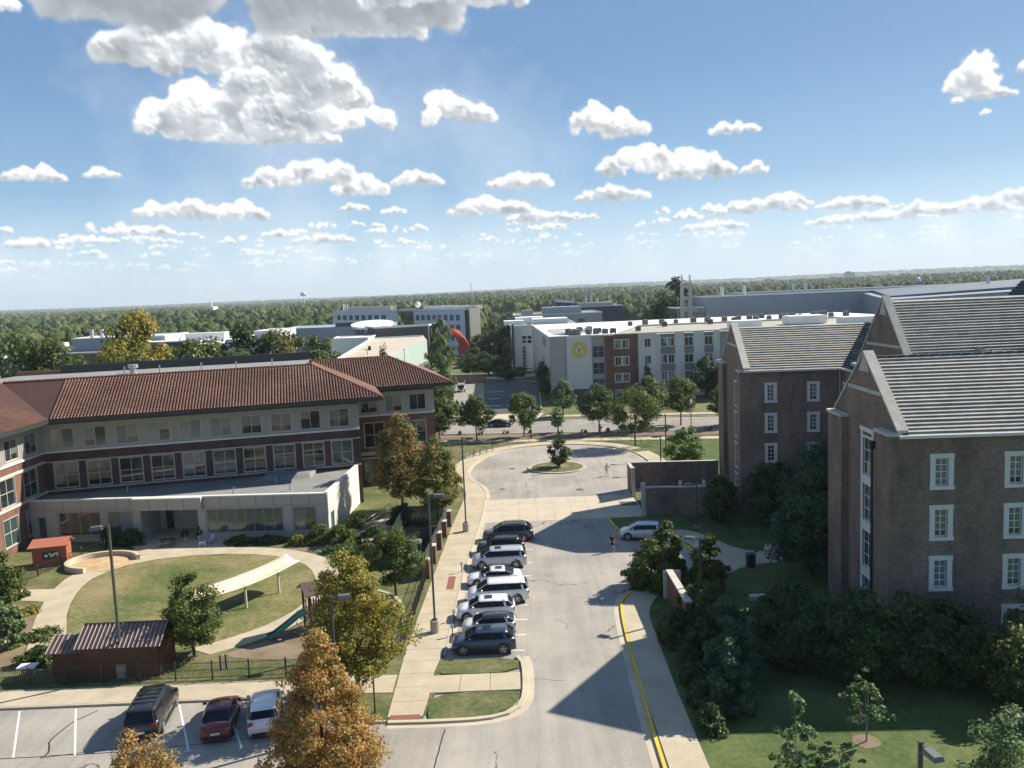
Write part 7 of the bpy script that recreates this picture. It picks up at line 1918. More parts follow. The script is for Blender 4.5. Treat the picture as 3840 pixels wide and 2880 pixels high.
def person(label, x, y, rz, shirt='cloth_black', shorts='cloth_black', skin='skin', hair='hair_dark', h=1.72, stride=.28, arm=.2, bag=None, group=None, z=.01, long=False):
    """faces local +x"""
    t = thing('person', label, 'person', (x, y, z), rz, group)
    s = h / 1.72; S_ = lambda a, b, c: (a * s, b * s, c * s)
    J = dict(pel=S_(0, 0, .95), sp=S_(.0, 0, 1.12), ch=S_(.02, 0, 1.32), nk=S_(.02, 0, 1.47), hb=S_(.03, 0, 1.56), hd=S_(.035, 0, 1.64),
        hl=S_(0, .09, .90), kl=S_(stride * .55 + .03, .095, .50), al=S_(stride, .09, .09), tl=S_(stride + .17, .10, .035),
        hr=S_(0, -.09, .90), kr=S_(-stride * .25 + .04, -.095, .50), ar=S_(-stride, -.09, .13), tr=S_(-stride + .14, -.10, .04),
        sl=S_(.01, .17, 1.42), el=S_(-arm * .5, .23, 1.15), wl=S_(-arm * .2, .24, .92), pl=S_(-arm * .1 + .02, .24, .85),
        sr=S_(.01, -.17, 1.42), er=S_(arm * .35, -.23, 1.15), wr=S_(arm * 1.1, -.23, .95), pr=S_(arm * 1.25, -.23, .88))
    K = list(J); idx = {k: i for i, k in enumerate(K)}
    E_ = [('pel', 'sp'), ('sp', 'ch'), ('ch', 'nk'), ('nk', 'hb'), ('hb', 'hd'), ('pel', 'hl'), ('hl', 'kl'), ('kl', 'al'), ('al', 'tl'), ('pel', 'hr'), ('hr', 'kr'), ('kr', 'ar'), ('ar', 'tr'),
          ('ch', 'sl'), ('sl', 'el'), ('el', 'wl'), ('wl', 'pl'), ('ch', 'sr'), ('sr', 'er'), ('er', 'wr'), ('wr', 'pr')]
    R_ = dict(pel=.13, sp=.115, ch=.13, nk=.055, hb=.075, hd=.095, hl=.085, kl=.055, al=.038, tl=.03, hr=.085, kr=.055, ar=.038, tr=.03, sl=.058, el=.042, wl=.028, pl=.03, sr=.058, er=.042, wr=.028, pr=.03)
    body = skinmesh([J[k] for k in K], [(idx[a], idx[b]) for a, b in E_], [R_[k] * s for k in K], 'body', skin, t)
    # fingers, nose, ears joined to the body surface
    fx = MB()
    for k in ('pl', 'pr'):
        p = Vector(J[k])
        for i, (dx, ln) in enumerate(((-.026, .055), (-.009, .07), (.009, .068), (.026, .052))):
            fx.tube([p + Vector((dx, 0, -.01)), p + Vector((dx + .008, 0, -.01 - ln * .6)), p + Vector((dx + .02, 0, -.01 - ln))], [.010, .009, .006], 5)
        sg = 1 if k == 'pl' else -1
        fx.tube([p + Vector((.02, -.01 * sg, .02)), p + Vector((.045, -.02 * sg, -.005)), p + Vector((.05, -.02 * sg, -.035))], [.011, .010, .007], 5)
    hd = Vector(J['hd'])
    fx.hexa([hd + Vector((.085, -.014, -.03)), hd + Vector((.115, -.01, -.03)), hd + Vector((.115, .01, -.03)), hd + Vector((.085, .014, -.03))], [hd + Vector((.085, -.008, .015)), hd + Vector((.095, -.006, .015)), hd + Vector((.095, .006, .015)), hd + Vector((.085, .008, .015))])
    for q in (-1, 1): fx.ball(hd + Vector((0, q * .09, -.01)), .022, 6)
    me = body.data; import bmesh
    bm = bmesh.new(); bm.from_mesh(me); tmp = fx.mesh('tmp', skin); bm.from_mesh(tmp); bm.to_mesh(me); bm.free(); bpy.data.meshes.remove(tmp)
    f2_ = MB()
    for q in (-1, 1): f2_.ball(hd + Vector((.088, q * .032, .012)), .011, 6)
    f2_.box(tuple(hd + Vector((.086, -.022, -.06))), tuple(hd + Vector((.097, .022, -.052)))); f2_.obj('eyes_and_mouth', 'hair_dark', t, local=True)
    hm = MB(); hm.ball(hd + Vector((-.018, 0, .025)), .108 * s, 12, sc=(1, .95, 1)); 
    if long: hm.tube([hd + Vector((-.08, 0, 0)), hd + Vector((-.12, 0, -.15)), hd + Vector((-.1, 0, -.3))], [.06, .06, .02], 8)
    ho = hm.obj('hair', hair, t, smooth=True, local=True)
    def sub(ks, es, grow, nm, m, root):
        kk = list(ks); ii = {k: i for i, k in enumerate(kk)}
        return skinmesh([ks[k] for k in kk], [(ii[a], ii[b]) for a, b in es], [(R_.get(k, .05) + grow) * s for k in kk], nm, m, t, root=ii[root])
    mix = lambda a, b, u: tuple(Vector(J[a]).lerp(Vector(J[b]), u))
    R_.update(nk2=.06, us=.055, ur=.055, th=.085, tr2=.085, top=.12)
    sub({'pel': S_(0, 0, .98), 'sp': J['sp'], 'ch': J['ch'], 'nk2': S_(.02, 0, 1.44), 'sl': J['sl'], 'us': mix('sl', 'el', .7), 'sr': J['sr'], 'ur': mix('sr', 'er', .7)},
        [('pel', 'sp'), ('sp', 'ch'), ('ch', 'nk2'), ('ch', 'sl'), ('sl', 'us'), ('ch', 'sr'), ('sr', 'ur')], .018, 'shirt', shirt, 'sp')
    sub({'top': S_(0, 0, 1.0), 'pel': J['pel'], 'hl': J['hl'], 'th': mix('hl', 'kl', .8), 'hr': J['hr'], 'tr2': mix('hr', 'kr', .8)},
        [('top', 'pel'), ('pel', 'hl'), ('hl', 'th'), ('pel', 'hr'), ('hr', 'tr2')], .018, 'shorts', shorts, 'pel')
    for a, b in (('al', 'tl'), ('ar', 'tr')):
        p, q = Vector(J[a]), Vector(J[b]); c = p.lerp(q, .45); zb = min(p.z, q.z) - .035
        MB().hexa([(c.x - .14, c.y - .045, zb), (c.x + .14, c.y - .04, zb), (c.x + .14, c.y + .04, zb), (c.x - .14, c.y + .045, zb)], [(c.x - .12, c.y - .04, zb + .1), (c.x + .10, c.y - .035, zb + .055), (c.x + .10, c.y + .035, zb + .055), (c.x - .12, c.y + .04, zb + .1)]).obj('shoe', 'cloth_white', t, local=True, bevel=.015)
    if bag:
        MB().box((-.3 * s, -.15, 1.02 * s), (-.13 * s, .15, 1.42 * s)).obj('backpack', bag, t, local=True, bevel=.04)
    return t
person('person in black T-shirt and black shorts walking on the asphalt before the silver car', 9.0, 78.6, radians(-88), 'cloth_black', 'cloth_black')
person('person in white shirt and light shorts walking across the turning circle', 12.3, 111.2, radians(100), 'cloth_white', 'cloth_white', 'skin_tan')
person('person in a tan top standing at the kerb behind the silver car', 15.4, 82.0, radians(200), 'cloth_tan', 'cloth_tan', hair='hair_blond', stride=.06, h=1.68)
person('person in dark top with red backpack walking left along the far walkway', 15.0, 143.9, radians(175), 'cloth_navy', 'cloth_navy', bag='cloth_red', group='people on the far walkway')
person('person in dark clothes with red bag walking right of the other along the far walkway', 18.7, 143.4, radians(180), 'cloth_black', 'cloth_black', bag='cloth_red', group='people on the far walkway')
person('person walking in the shade of the big road tree', 23.6, 141.5, radians(20), 'cloth_navy', 'cloth_tan', group='people on the far walkway')
for i, (x, y) in enumerate(((15.2, 262), (17.0, 262.6), (14.0, 260.6))):
    person(['person in dark clothes, middle of the three on the far sunny path', 'person in pale trousers, right of the three on the far path', 'person left of the group of three on the far path'][i], x, y, 1 + i, ['cloth_black', 'cloth_navy', 'cloth_black'][i], ['cloth_tan', 'cloth_white', 'cloth_navy'][i], group='people on the far path', z=.1)

# ================================================================== STREET FURNITURE
def bike(x, y, rz, label, col, grp='bicycles in the rack on the grass'):
    t = thing('bicycle', label, 'bicycle', (x, y, .1), rz, grp)
    for wx in (-.52, .52):
        ring = [(wx + .33 * cos(a), 0, .34 + .33 * sin(a)) for a in np.linspace(0, 2 * pi, 17)]
        w = MB().tube(ring, .022, 5, cap=False)
        for q in range(6): a = q * pi / 3; w.tube([(wx, 0, .34), (wx + .32 * cos(a), 0, .34 + .32 * sin(a))], .006, 3)
        w.obj('wheel', 'tyre', t, local=True)
    MB().tube([(-.52, 0, .34), (-.05, 0, .3), (.4, 0, .78), (-.18, 0, .82), (-.52, 0, .34)], .022, 5).tube([(-.05, 0, .3), (-.2, 0, .92)], .02, 5).tube([(.52, 0, .34), (.38, 0, .95)], .02, 5).obj('frame', col, t, local=True)
    MB().tube([(.36, -.26, .98), (.4, 0, .96), (.36, .26, .98)], .016, 5).obj('handlebar', 'black_metal', t, local=True)
    MB().box((-.32, -.06, .92), (-.08, .06, .97)).obj('saddle', 'black_metal', t, local=True)
bl_ = ['bicycle nearest the lamp post, leftmost of the rack', 'blue bicycle second in the rack on the grass', 'white bicycle third in the rack', 'dark bicycle in the middle of the rack', 'pale bicycle right of the middle in the rack', 'blue bicycle near the right end of the rack', 'rightmost bicycle of the rack, standing upright']
for i in range(7):
    bike(-9.2 + i * .95 + (0 if i else -1.2), 124.4 + i * 1.25 - (1 if i == 0 else 0), radians(65 + i * 4), bl_[i], ['plastic_blue', 'plastic_blue', 'plastic_white', 'black_metal', 'galvanised', 'plastic_blue', 'black_metal'][i])
def hoop(label, x, y, rz, w=1.9, h=.95):
    t = thing('railing', label, 'railing', (x, y, .11), rz, 'railings round the top of the turning circle')
    MB().tube([(-w / 2, 0, 0), (-w / 2, 0, h), (w / 2, 0, h), (w / 2, 0, 0)], .035, 6).obj('frame', 'black_metal', t, local=True); MB().tube([(-w / 2, 0, h * .5), (w / 2, 0, h * .5)], .025, 6).obj('rail', 'black_metal', t, local=True)
hp = [(-4.4, 135.2, 42, 'leftmost railing hoop by the bicycles'), (-1.9, 137.0, 34, 'second railing hoop from the bicycles'), (1.5, 138.6, 18, 'third railing hoop from the bicycles'), (13.5, 137.4, -14, 'railing hoop under the tree right of the island'), (16.6, 136.0, -30, 'railing hoop in the tree shade, second at right'), (19.6, 133.4, -38, 'railing hoop in the tree shade, third at right'), (21.8, 130.8, -50, 'rightmost railing hoop before the green tree')]
for x, y, a, l in hp: hoop(l, x, y, radians(a))
for i, (x, y) in enumerate(((-6.3, 97.2), (-6.6, 99.4))):
    pass
rl_ = thing('handrail', 'grey metal handrail on the steps by the annexe walkway', 'handrail', (-15.2, 90, .1), 0)
for a, b in (((-14.9, 88.6), (-12.9, 96.0)), ((-16.6, 90.6), (-14.9, 97))):
    MB().tube([(*a, .95), (*b, .95)], .035, 6).tube([(*a, .5), (*b, .5)], .025, 6).obj('rail', 'galvanised', rl_)
    for k in range(5): x = lerp(a[0], b[0], k / 4); y = lerp(a[1], b[1], k / 4); MB().tube([(x, y, .1), (x, y, .95)], .03, 6).obj('post', 'galvanised', rl_)
def sign(label, x, y, h, w, hh, m='sign_white', z=.1, rz=0):
    t = thing('sign_post', label, 'sign', (x, y, z), rz)
    MB().box((-.04, -.04, 0), (.04, .04, h)).obj('post', 'black_metal', t, local=True); MB().box((-w / 2, -.07, h - hh), (w / 2, -.045, h)).obj('sign_panel', m, t, local=True)
sign('sign post with small white panel on the turning circle island', 5.9, 115.3, 3.0, .5, .75)
sign('thin sign post on the grass patch by the crosswalk, seen edge on', -9.15, 48.75, 2.4, .12, .5, 'galvanised', rz=radians(80))
sign('small sign post beside the sidewalk at the circle, left', -7.0, 106.5, 1.3, .3, .5, 'sign_yellow'); sign('parking sign post before the silver minivan', -5.25, 74.0, .95, .25, .3)
sign('parking sign post before the cream compact', -5.15, 59.7, .95, .25, .3); sign('parking sign post before the white crossover', -5.2, 62.6, .95, .25, .3)
bn = thing('litter_bin', 'dark square litter bin with side hood by the curved path', 'bin', (20.5, 72.3, .1), .1)
MB().box((-.33, -.3, 0), (.33, .3, 1.15)).obj('body', 'black_metal', bn, local=True, bevel=.03); MB().box((-.36, -.33, 1.15), (.36, .33, 1.22)).obj('lid', 'dark_fascia', bn, local=True); MB().tube([(.45, 0, 0), (.45, 0, 1.35)], .03, 6).box((.36, -.06, 1.3), (.7, .06, 1.38)).obj('post', 'black_metal', bn, local=True)
tb = thing('stone_table', 'white picnic slab table beyond the iron fence at the left edge', 'table', (-34.4, 56.0, .1), .1)
MB().box((-.6, -.4, .62), (.6, .4, .72)).obj('table_top', 'sign_white', tb, local=True)
for x in (-.45, .35): MB().box((x, -.1, 0), (x + .12, .1, .62)).obj('leg', 'kerb', tb, local=True)
kc = thing('play_easel', 'small red and white striped play easel behind the iron fence', 'easel', (-20.6, 55.6, .1), .3)
for i in range(4): MB().hexa([(-.35 + i * .18, 0, 0), (-.22 + i * .18, 0, 0), (-.22 + i * .18, .05, 0), (-.35 + i * .18, .05, 0)], [(-.35 + i * .18, .25, .95), (-.22 + i * .18, .25, .95), (-.22 + i * .18, .3, .95), (-.35 + i * .18, .3, .95)]).obj('board', 'lamp_red' if i % 2 == 0 else 'sign_white', kc, local=True)
wp = thing('wall_monument', 'white stone slab marker behind the shrubs of the right lawn', 'marker', (19.5, 64.6, .1)); MB().box((18.2, 64.2, .08), (20.8, 64.8, .45)).obj('slab', 'limestone', wp)
# ================================================================== NEAR TREES
T = tree
STEEP = [1.0, 1.05, 0.98, 0.82, 0.6, 0.36, 0.08]
tree('round green tree beside the brown shed', -23.6, 58.0, 6.1, 2.25, 'leaf_green', 1, OVAL, .2, 17000, .08, .12, clumps=70)
tree('large yellow-green maple reddening low down, right of the centre lamp', -10.6, 50.4, 9.7, 3.2, 'leaf_yellowgreen', 2, OVAL, .16, 40000, .075, .16, clumps=170, spread=.24)
tree('large orange maple at the bottom edge', -10.75, 42.2, 8.2, 3.15, 'leaf_orange', 3, CONE, .04, 40000, .07, .16, clumps=190, spread=.2)
tree('small orange maple top in the bottom left corner', -17.7, 36.2, 6.9, 2.4, 'leaf_orange', 4, CONE, .12, 18000, .062, .12, clumps=100, spread=.24)
tree('tall maple turning orange in front of the brick building', -13.5, 96.9, 11.2, 3.6, 'leaf_turning', 5, OVAL, .17, 22000, .115, .16, clumps=90)
tree('second turning maple leaning over the sidewalk beside the tall lamp', -9.0, 92.5, 9.0, 2.9, 'leaf_mixed', 6, OVAL, .16, 18000, .11, .14, clumps=90)
tree('dense dark green tree beside the white cabinet', -10.5, 68.6, 5.8, 2.5, 'leaf_green', 7, ROUND, .22, 16000, .09, .11, clumps=70)
# left edge
tree('leafy green tree at the left edge by the playhouse', -43.5, 67.5, 6.4, 2.2, 'leaf_green', 8, OVAL, .08, 7000, .13, .1)
tree('silver-green small tree at the left edge below the playhouse', -38.8, 61.0, 4.0, 1.5, 'leaf_silver', 9, OVAL, .05, 4000, .12, .08)
bush('bright low bush at the left edge above the lean-to', -34.6, 58.3, 1.9, 1.4, 1.2, 'leaf_green', 10, 2600, .12)
bush('straggly dry shrub on the left planting bed', -37.4, 62.8, 1.7, 1.5, .8, 'leaf_olive', 11, 1200, .11)
bush('yellow-green ground shrub beside the curved path at left', -41.3, 68.2, 1.1, 1.2, .5, 'leaf_yellowgreen', 12, 700, .1)
# road trees
RT = [('young green street tree left of its twin, beyond the bicycles', -13.0, 143.8, 7.6, 3.0, 'leaf_green', OVAL), ('green street tree standing left of the driveway mouth', -6.4, 142.7, 7.9, 3.0, 'leaf_green', OVAL),
      ('yellow-green street tree beside the globe lamp', 1.7, 144.2, 7.9, 3.1, 'leaf_olive', ROUND), ('thin young sapling by the road', 7.8, 147.4, 4.6, 1.5, 'leaf_silver', OVAL),
      ('dark round street tree left of the pair of walkers', 14.9, 145.2, 8.2, 3.3, 'leaf_dark', ROUND), ('biggest spreading street tree behind the turning circle', 19.2, 131.6, 9.6, 3.8, 'leaf_green', ROUND),
      ('olive street tree directly behind the biggest spreading one', 24.0, 147.5, 9.4, 3.4, 'leaf_olive', ROUND),
      ('dense round street tree before the residence hall windows', 30.2, 150.0, 8.6, 3.4, 'leaf_green', ROUND), ('small tree on the far verge before the emblem wall', 10.0, 166.0, 7.2, 2.7, 'leaf_silver', OVAL),
      ('street tree half hidden by the dormitory wing edge', 37.6, 147, 8.0, 3.2, 'leaf_green', OVAL), ('green tree at the far end of the street row right', 44, 150, 8.6, 3.4, 'leaf_dark', OVAL)]
for i, (l, x, y, h, r, m, p) in enumerate(RT):
    tree(l, x, y, h, r, m, 20 + i, p, .26, 8000 if r > 2 else 1600, .145, .13, group='street trees along the road', clumps=70)
tree('small bushy tree on the turning circle island', 6.4, 118.2, 4.3, 1.6, 'leaf_green', 40, OVAL, .12, 2600, .15, .08, group=None)
tree('bright light green tree right of the turning circle', 23.2, 112.4, 6.3, 2.7, 'leaf_bright', 41, ROUND, .1, 9000, .12, .1)
# dark trees of the courtyard
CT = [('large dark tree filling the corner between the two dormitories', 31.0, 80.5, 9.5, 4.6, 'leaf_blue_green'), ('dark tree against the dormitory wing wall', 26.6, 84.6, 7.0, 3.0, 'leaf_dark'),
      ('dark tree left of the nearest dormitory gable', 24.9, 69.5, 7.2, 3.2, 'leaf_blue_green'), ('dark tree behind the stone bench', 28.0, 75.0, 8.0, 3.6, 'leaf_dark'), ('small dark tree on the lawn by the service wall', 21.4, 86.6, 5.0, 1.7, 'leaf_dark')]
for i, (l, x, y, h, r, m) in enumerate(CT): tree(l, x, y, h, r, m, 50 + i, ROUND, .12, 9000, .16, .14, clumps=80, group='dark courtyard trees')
# shrubs round the garden wall
GS = [('tall round shrub tree left of the garden wall pier', 10.9, 68.0, 4.2, 2.1, 'leaf_green', .05), ('round shrub tree crowning the top of the garden wall', 12.7, 70.2, 5.0, 1.8, 'leaf_olive', .05), ('upright shrub tree right of the black lamp post', 15.4, 66.4, 5.2, 1.55, 'leaf_green', .03),
      ('dark shrub right at the foot of the garden wall', 13.3, 59.9, 3.4, 1.8, 'leaf_dark', .02), ('dark shrub hugging the path edge below the garden wall', 10.9, 57.2, 2.6, 1.3, 'leaf_dark', .02)]
for i, (l, x, y, h, r, m, c) in enumerate(GS): tree(l, x, y, h, r, m, 70 + i, COL_, c, 7500, .12, .1, clumps=70, group='shrub trees round the garden wall', name='shrub_tree')
# tall evergreen and hedge along the right sidewalk
tree('tallest conical blue-green evergreen beside the right sidewalk', 13.3, 51.0, 6.4, 2.0, 'leaf_blue_green', 80, CONE, .02, 12000, .11, .12, clumps=90, name='conifer')
tree('second conical evergreen nearer the camera by the sidewalk', 12.2, 47.3, 4.4, 1.6, 'leaf_blue_green', 81, CONE, .02, 8000, .10, .1, clumps=70, name='conifer')
tree('conical evergreen furthest along the right sidewalk', 12.9, 55.2, 5.2, 1.8, 'leaf_dark', 82, CONE, .02, 8000, .11, .1, clumps=70, name='conifer')
hl_ = ['hedge shrub nearest the camera beside the right sidewalk', 'second hedge shrub beside the right sidewalk', 'third hedge shrub beside the right sidewalk', 'fourth hedge shrub beside the right sidewalk', 'furthest hedge shrub beside the right sidewalk']
for i in range(5):
    bush(hl_[i], 10.6 + .12 * i, 45.6 + 2.7 * i, .95, 1.5, 1.3 + .1 * (i % 2), 'leaf_dark', 90 + i, 2600, .10, 'hedge shrubs beside the right sidewalk')
# big dark trees before the nearest dormitory
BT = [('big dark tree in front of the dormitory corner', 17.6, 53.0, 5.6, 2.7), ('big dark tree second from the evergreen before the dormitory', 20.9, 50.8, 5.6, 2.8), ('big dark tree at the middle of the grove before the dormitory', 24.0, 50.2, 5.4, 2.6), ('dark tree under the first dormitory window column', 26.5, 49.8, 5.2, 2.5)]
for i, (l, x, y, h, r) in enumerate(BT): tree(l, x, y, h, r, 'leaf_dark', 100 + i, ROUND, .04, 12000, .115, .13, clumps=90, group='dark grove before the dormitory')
tree('yellower bushy tree at the right edge before the dormitory', 29.0, 46.5, 4.8, 2.5, 'leaf_olive', 106, ROUND, .08, 9000, .11, .12, clumps=80)
tree('olive tree behind the right-edge tree against the wall', 32.0, 49.8, 5.6, 2.6, 'leaf_olive', 107, ROUND, .08, 8000, .11, .12)
for i, (x, y, h, r) in enumerate(((21.5, 56.8, 2.2, 1.9), (24.0, 53.0, 1.7, 1.5), (18.2, 57.5, 1.6, 1.8), (19.6, 61.0, 2.8, 1.6))):
    bush(['shrub against the foot of the dormitory gable', 'shrub below the tall stair window', 'low shrub behind the big dark tree', 'rounded shrub left of the dormitory, yellow flowers on it'][i], x, y, r, r * .8, h, ['leaf_blue_green', 'leaf_blue_green', 'leaf_dark', 'leaf_olive'][i], 110 + i, 2200, .12)
# saplings
tree('slender pale-trunked sapling in the mulch ring on the right lawn', 18.5, 43.3, 4.6, 1.35, 'leaf_silver', 120, CONE, .3, 1500, .085, .045, bark='pale_bark', clumps=38, spread=.2, shell=.3)
tree('bushy pale sapling left of the mulch ring sapling', 13.35, 39.3, 5.6, 1.45, 'leaf_silver', 121, CONE, .05, 4200, .08, .045, bark='pale_bark', clumps=46, spread=.2, shell=.3)
tree('pale bright tree filling the bottom right corner', 23.2, 37.0, 6.0, 3.1, 'leaf_silver', 122, CONE, .05, 9000, .085, .06, bark='pale_bark', clumps=60, spread=.2)
struct(sheet('mulch_ring', [(18.5 + .8 * cos(a) * random.uniform(.85, 1.1), 43.3 + .75 * sin(a) * random.uniform(.85, 1.1)) for a in np.linspace(0, 2 * pi, 20)[:-1]], .1, 'playground_mulch'))
# shrubs along the annexe and walkway
SH = [('long clipped shrub right of the annexe windows', -20.9, 85.3, 2.1, 1.4, 2.0, 'leaf_green'), ('broad shrub before the annexe corner', -18.3, 84.0, 2.2, 1.6, 2.1, 'leaf_green'), ('dense shrub by the annexe walkway', -14.9, 83.5, 2.1, 1.8, 2.0, 'leaf_dark'),
      ('low bright shrub in front of the broad shrub', -17.6, 81.6, 2.0, 1.2, 1.1, 'leaf_bright'), ('olive shrub mound nearest the oval path', -14.3, 80.0, 2.3, 1.3, 1.3, 'leaf_olive'), ('yellowing small shrub under the annexe windows', -22.9, 84.9, .9, .8, 1.1, 'leaf_yellowgreen'),
      ('shrub below the long annexe window, left', -29.2, 86.0, 1.6, .8, 1.0, 'leaf_dark'), ('shrub below the long annexe window, right', -26.0, 85.8, 1.7, .8, .9, 'leaf_dark'), ('tall shrub left of the porch', -41.4, 87.3, 1.5, 1.0, 1.9, 'leaf_dark'),
      ('dark shrub left of the tall porch shrub', -43.6, 87.3, 1.0, .9, 2.3, 'leaf_blue_green'), ('reddish grass clump against the sunlit annexe wall', -18.2, 91.0, 1.1, 2.2, 1.3, 'leaf_olive'),
      ('dark evergreen shrub beside the walkway steps', -13.0, 89.6, 1.2, 1.6, 2.2, 'leaf_dark'), ('tall dark shrub beside the walkway steps', -12.9, 92.4, 1.3, 1.4, 2.6, 'leaf_dark'), ('red-leaved shrub by the turning circle sidewalk', -8.3, 103.5, 1.0, 1.0, 1.2, 'leaf_orange'),
      ('olive hedge shrub below the dark green tree', -12.7, 78.3, 1.5, 1.0, 1.0, 'leaf_olive'), ('green bush at the foot of the yellow maple left side', -13.6, 76.2, 1.3, 1.0, .9, 'leaf_green')]
for i, (l, x, y, rx, ry, h, m) in enumerate(SH): bush(l, x, y, rx, ry, h, m, 140 + i, 4200, .10)
struct(sheet('planting_bed', [(-23.5, 83.2), (-12.0, 78.5), (-11.2, 82), (-11.3, 96), (-13.0, 96), (-15.0, 87.4), (-20, 87.0), (-23.5, 86.8)], .107, 'soil'))
rp = random.Random(31)
for i in range(12):
    x = lerp(-14, 34, i / 11) + rp.uniform(-1, 1); y = 147.6 - .14 * (x + 5) + rp.uniform(-.6, .6) + .6
    bush(['ornamental grass clump in the terrace strip'][0], x, y, .55, .5, .8, 'leaf_olive', 170 + i % 3, 160, .12, 'grass clumps in the terrace strip', name='grass_clump', cat='plant', clumps=8)

# ================================================================== MIDDLE-DISTANCE TREES
PR = {}
def proto(key, mat, prof, n, size, seed, clear=.1, clumps=60):
    me, C = leafcloud('crown', n, (prof, 1.0, clear * 2.2, 2.2), size, mat, seed, clumps, .3)
    mb = MB().tube([(0, 0, -.1), (0, 0, .3), (.02, 0, 1.5)], [.07, .05, .02], 6)
    for i in range(5): c = C[i * 3 % len(C)]; mb.tube([(0, 0, .5 + .1 * i), tuple(c)], [.03, .008], 4)
    PR[key] = (me, mb.mesh('trunk', 'bark'))
for i, (k, m, p, n) in enumerate((('g', 'leaf_green', ROUND, 2600), ('g2', 'leaf_green', OVAL, 2600), ('d', 'leaf_dark', ROUND, 2600), ('d2', 'leaf_dark', OVAL, 2600), ('o', 'leaf_olive', ROUND, 2600), ('o2', 'leaf_olive', DOME, 2600), ('y', 'leaf_yellowgreen', OVAL, 7000), ('t', 'leaf_mixed', ROUND, 2600), ('c', 'leaf_dark', CONE, 2200))):
    proto(k, m, p, n * 2, .05 if n < 5000 else .035, 200 + i)
def far(key, x, y, h, r, label, group='trees behind the brick building', z=0):
    t = thing('tree', label, 'tree', (x, y, z), 0, group)
    cm, tm = PR[key]; s = (r, r, h / 2.2); a = (x * 13.7 + y * 7.1) % 6.28
    inst(cm, 'crown', t, (0, 0, 0), (0, 0, a), s); inst(tm, 'trunk', t, (0, 0, 0), (0, 0, a), s)
far('y', -78.5, 174, 24.5, 9.0, 'big yellow-green tree towering over the left woods', None)
FT = [('d2', -99, 166, 20.5, 8, 'dark pine-like tree at the far left edge'), ('g', -87, 158, 19.5, 7.5, 'grey-green tree left of the big yellow tree'), ('o', -76, 146, 16.0, 7, 'light green tree low before the big yellow tree'), ('g', -93, 142, 15.5, 7, 'green tree at the left edge above the roof'),
      ('o', -68, 150, 16.5, 7, 'olive tree under the right side of the yellow tree'), ('g', -62, 165, 18.0, 7.5, 'green rounded tree right of the yellow tree'), ('o2', -55, 158, 15.5, 6.5, 'yellow-tipped olive tree left of the roof fan line'), ('d', -64.5, 196, 19.8, 7.5, 'dark tree before the pale green building'),
      ('g', -56, 200, 18.0, 7, 'green tree in the middle of the wood behind the roof'), ('t', -50, 190, 17.5, 6.5, 'red-tinged tree in the middle of the wood'), ('o', -44.5, 196, 16.5, 6.5, 'olive tree at the right end of the wood'), ('g2', -59.5, 184, 15, 6, 'narrow green tree inside the wood'),
      ('d', -108, 180, 19, 8, 'tall dark tree outside left edge of the wood'), ('g', -104, 150, 16, 7, 'green tree outside left of the wood'), ('g', -48, 176, 13.5, 5.5, 'low green tree close behind the ridge')]
for k, x, y, h, r, l in FT: far(k, x, y, h, r, l)
MT = [('o', -17.8, 212, 14.5, 4.1, 'tall olive-brown tree beside the red sculpture'), ('o', -24.0, 285, 17.0, 4.6, 'large brown-green tree touching the office building'), ('c', -24.5, 160, 16.0, 2.6, 'dark pointed evergreen behind the tile roof peak'), ('c', -22.3, 163, 12.8, 2.5, 'lower dark evergreen right of the pointed one'),
      ('c', -15.5, 185, 11.5, 3.0, 'dark evergreen behind the right eave'), ('c', -14.0, 172, 8.5, 2.2, 'small dark evergreen beside the white off-road car'), ('g', -14.5, 158, 8.6, 3.4, 'green tree behind the street row at left'),
      ('d', 0.5, 305, 15.5, 8.5, 'broad dark tree left of the white hall'), ('d', -6, 312, 13.5, 7.5, 'broad dark tree behind the shaded lawn'), ('d', 7, 330, 15.0, 6, 'dark tree against the white hall'), ('g', -12, 330, 9.0, 5, 'green tree beside the sculpture lawn'),
      ('d', -12, 262, 8.2, 5.5, 'low dark tree clump left of the slim lamps'), ('d', -7, 258, 7.0, 5.0, 'low dark tree clump by the slim lamps'), ('g', -3.5, 256, 5.5, 4.2, 'small green tree by the far path'), ('d2', 9.6, 213, 9.5, 3.4, 'dark tree in the shade of the residence hall corner'), ('d', 8.6, 196, 7.5, 3.0, 'dark tree at the foot of the emblem wall corner'),
      ('d', 64.0, 330, 27.2, 12.5, 'tall dark tree rising above the residence hall roof'), ('d', 44, 186, 9, 4, 'dark tree under the residence hall right windows'), ('d', 49, 184, 10, 4.5, 'dark tree at the dormitory edge before the residence hall'), ('c', 30.3, 186.5, 8.2, 1.9, 'slim dark evergreen against the residence hall'),
      ('d', -1, 240, 3.5, 3.2, 'low shrub mass along the far lawn'), ('g', 2.5, 248, 3.0, 2.4, 'small shrub mass beside the far path'), ('o', -10, 243, 2.6, 2.6, 'flowering shrub behind the low brick wall')]
for k, x, y, h, r, l in MT: far(k, x, y, h, r, l, 'trees in the middle distance')
for i in range(5):
    far('c', -11.4 + i * 1.1, 171.6 - i * .4, 3.6 - .3 * (i % 2), 1.0, ['leftmost little conical evergreen of the driveway row', 'second little conical evergreen of the driveway row', 'middle little conical evergreen of the driveway row', 'fourth little conical evergreen of the driveway row', 'rightmost little conical evergreen of the driveway row'][i], 'conical evergreens by the driveway')
rf = random.Random(77)
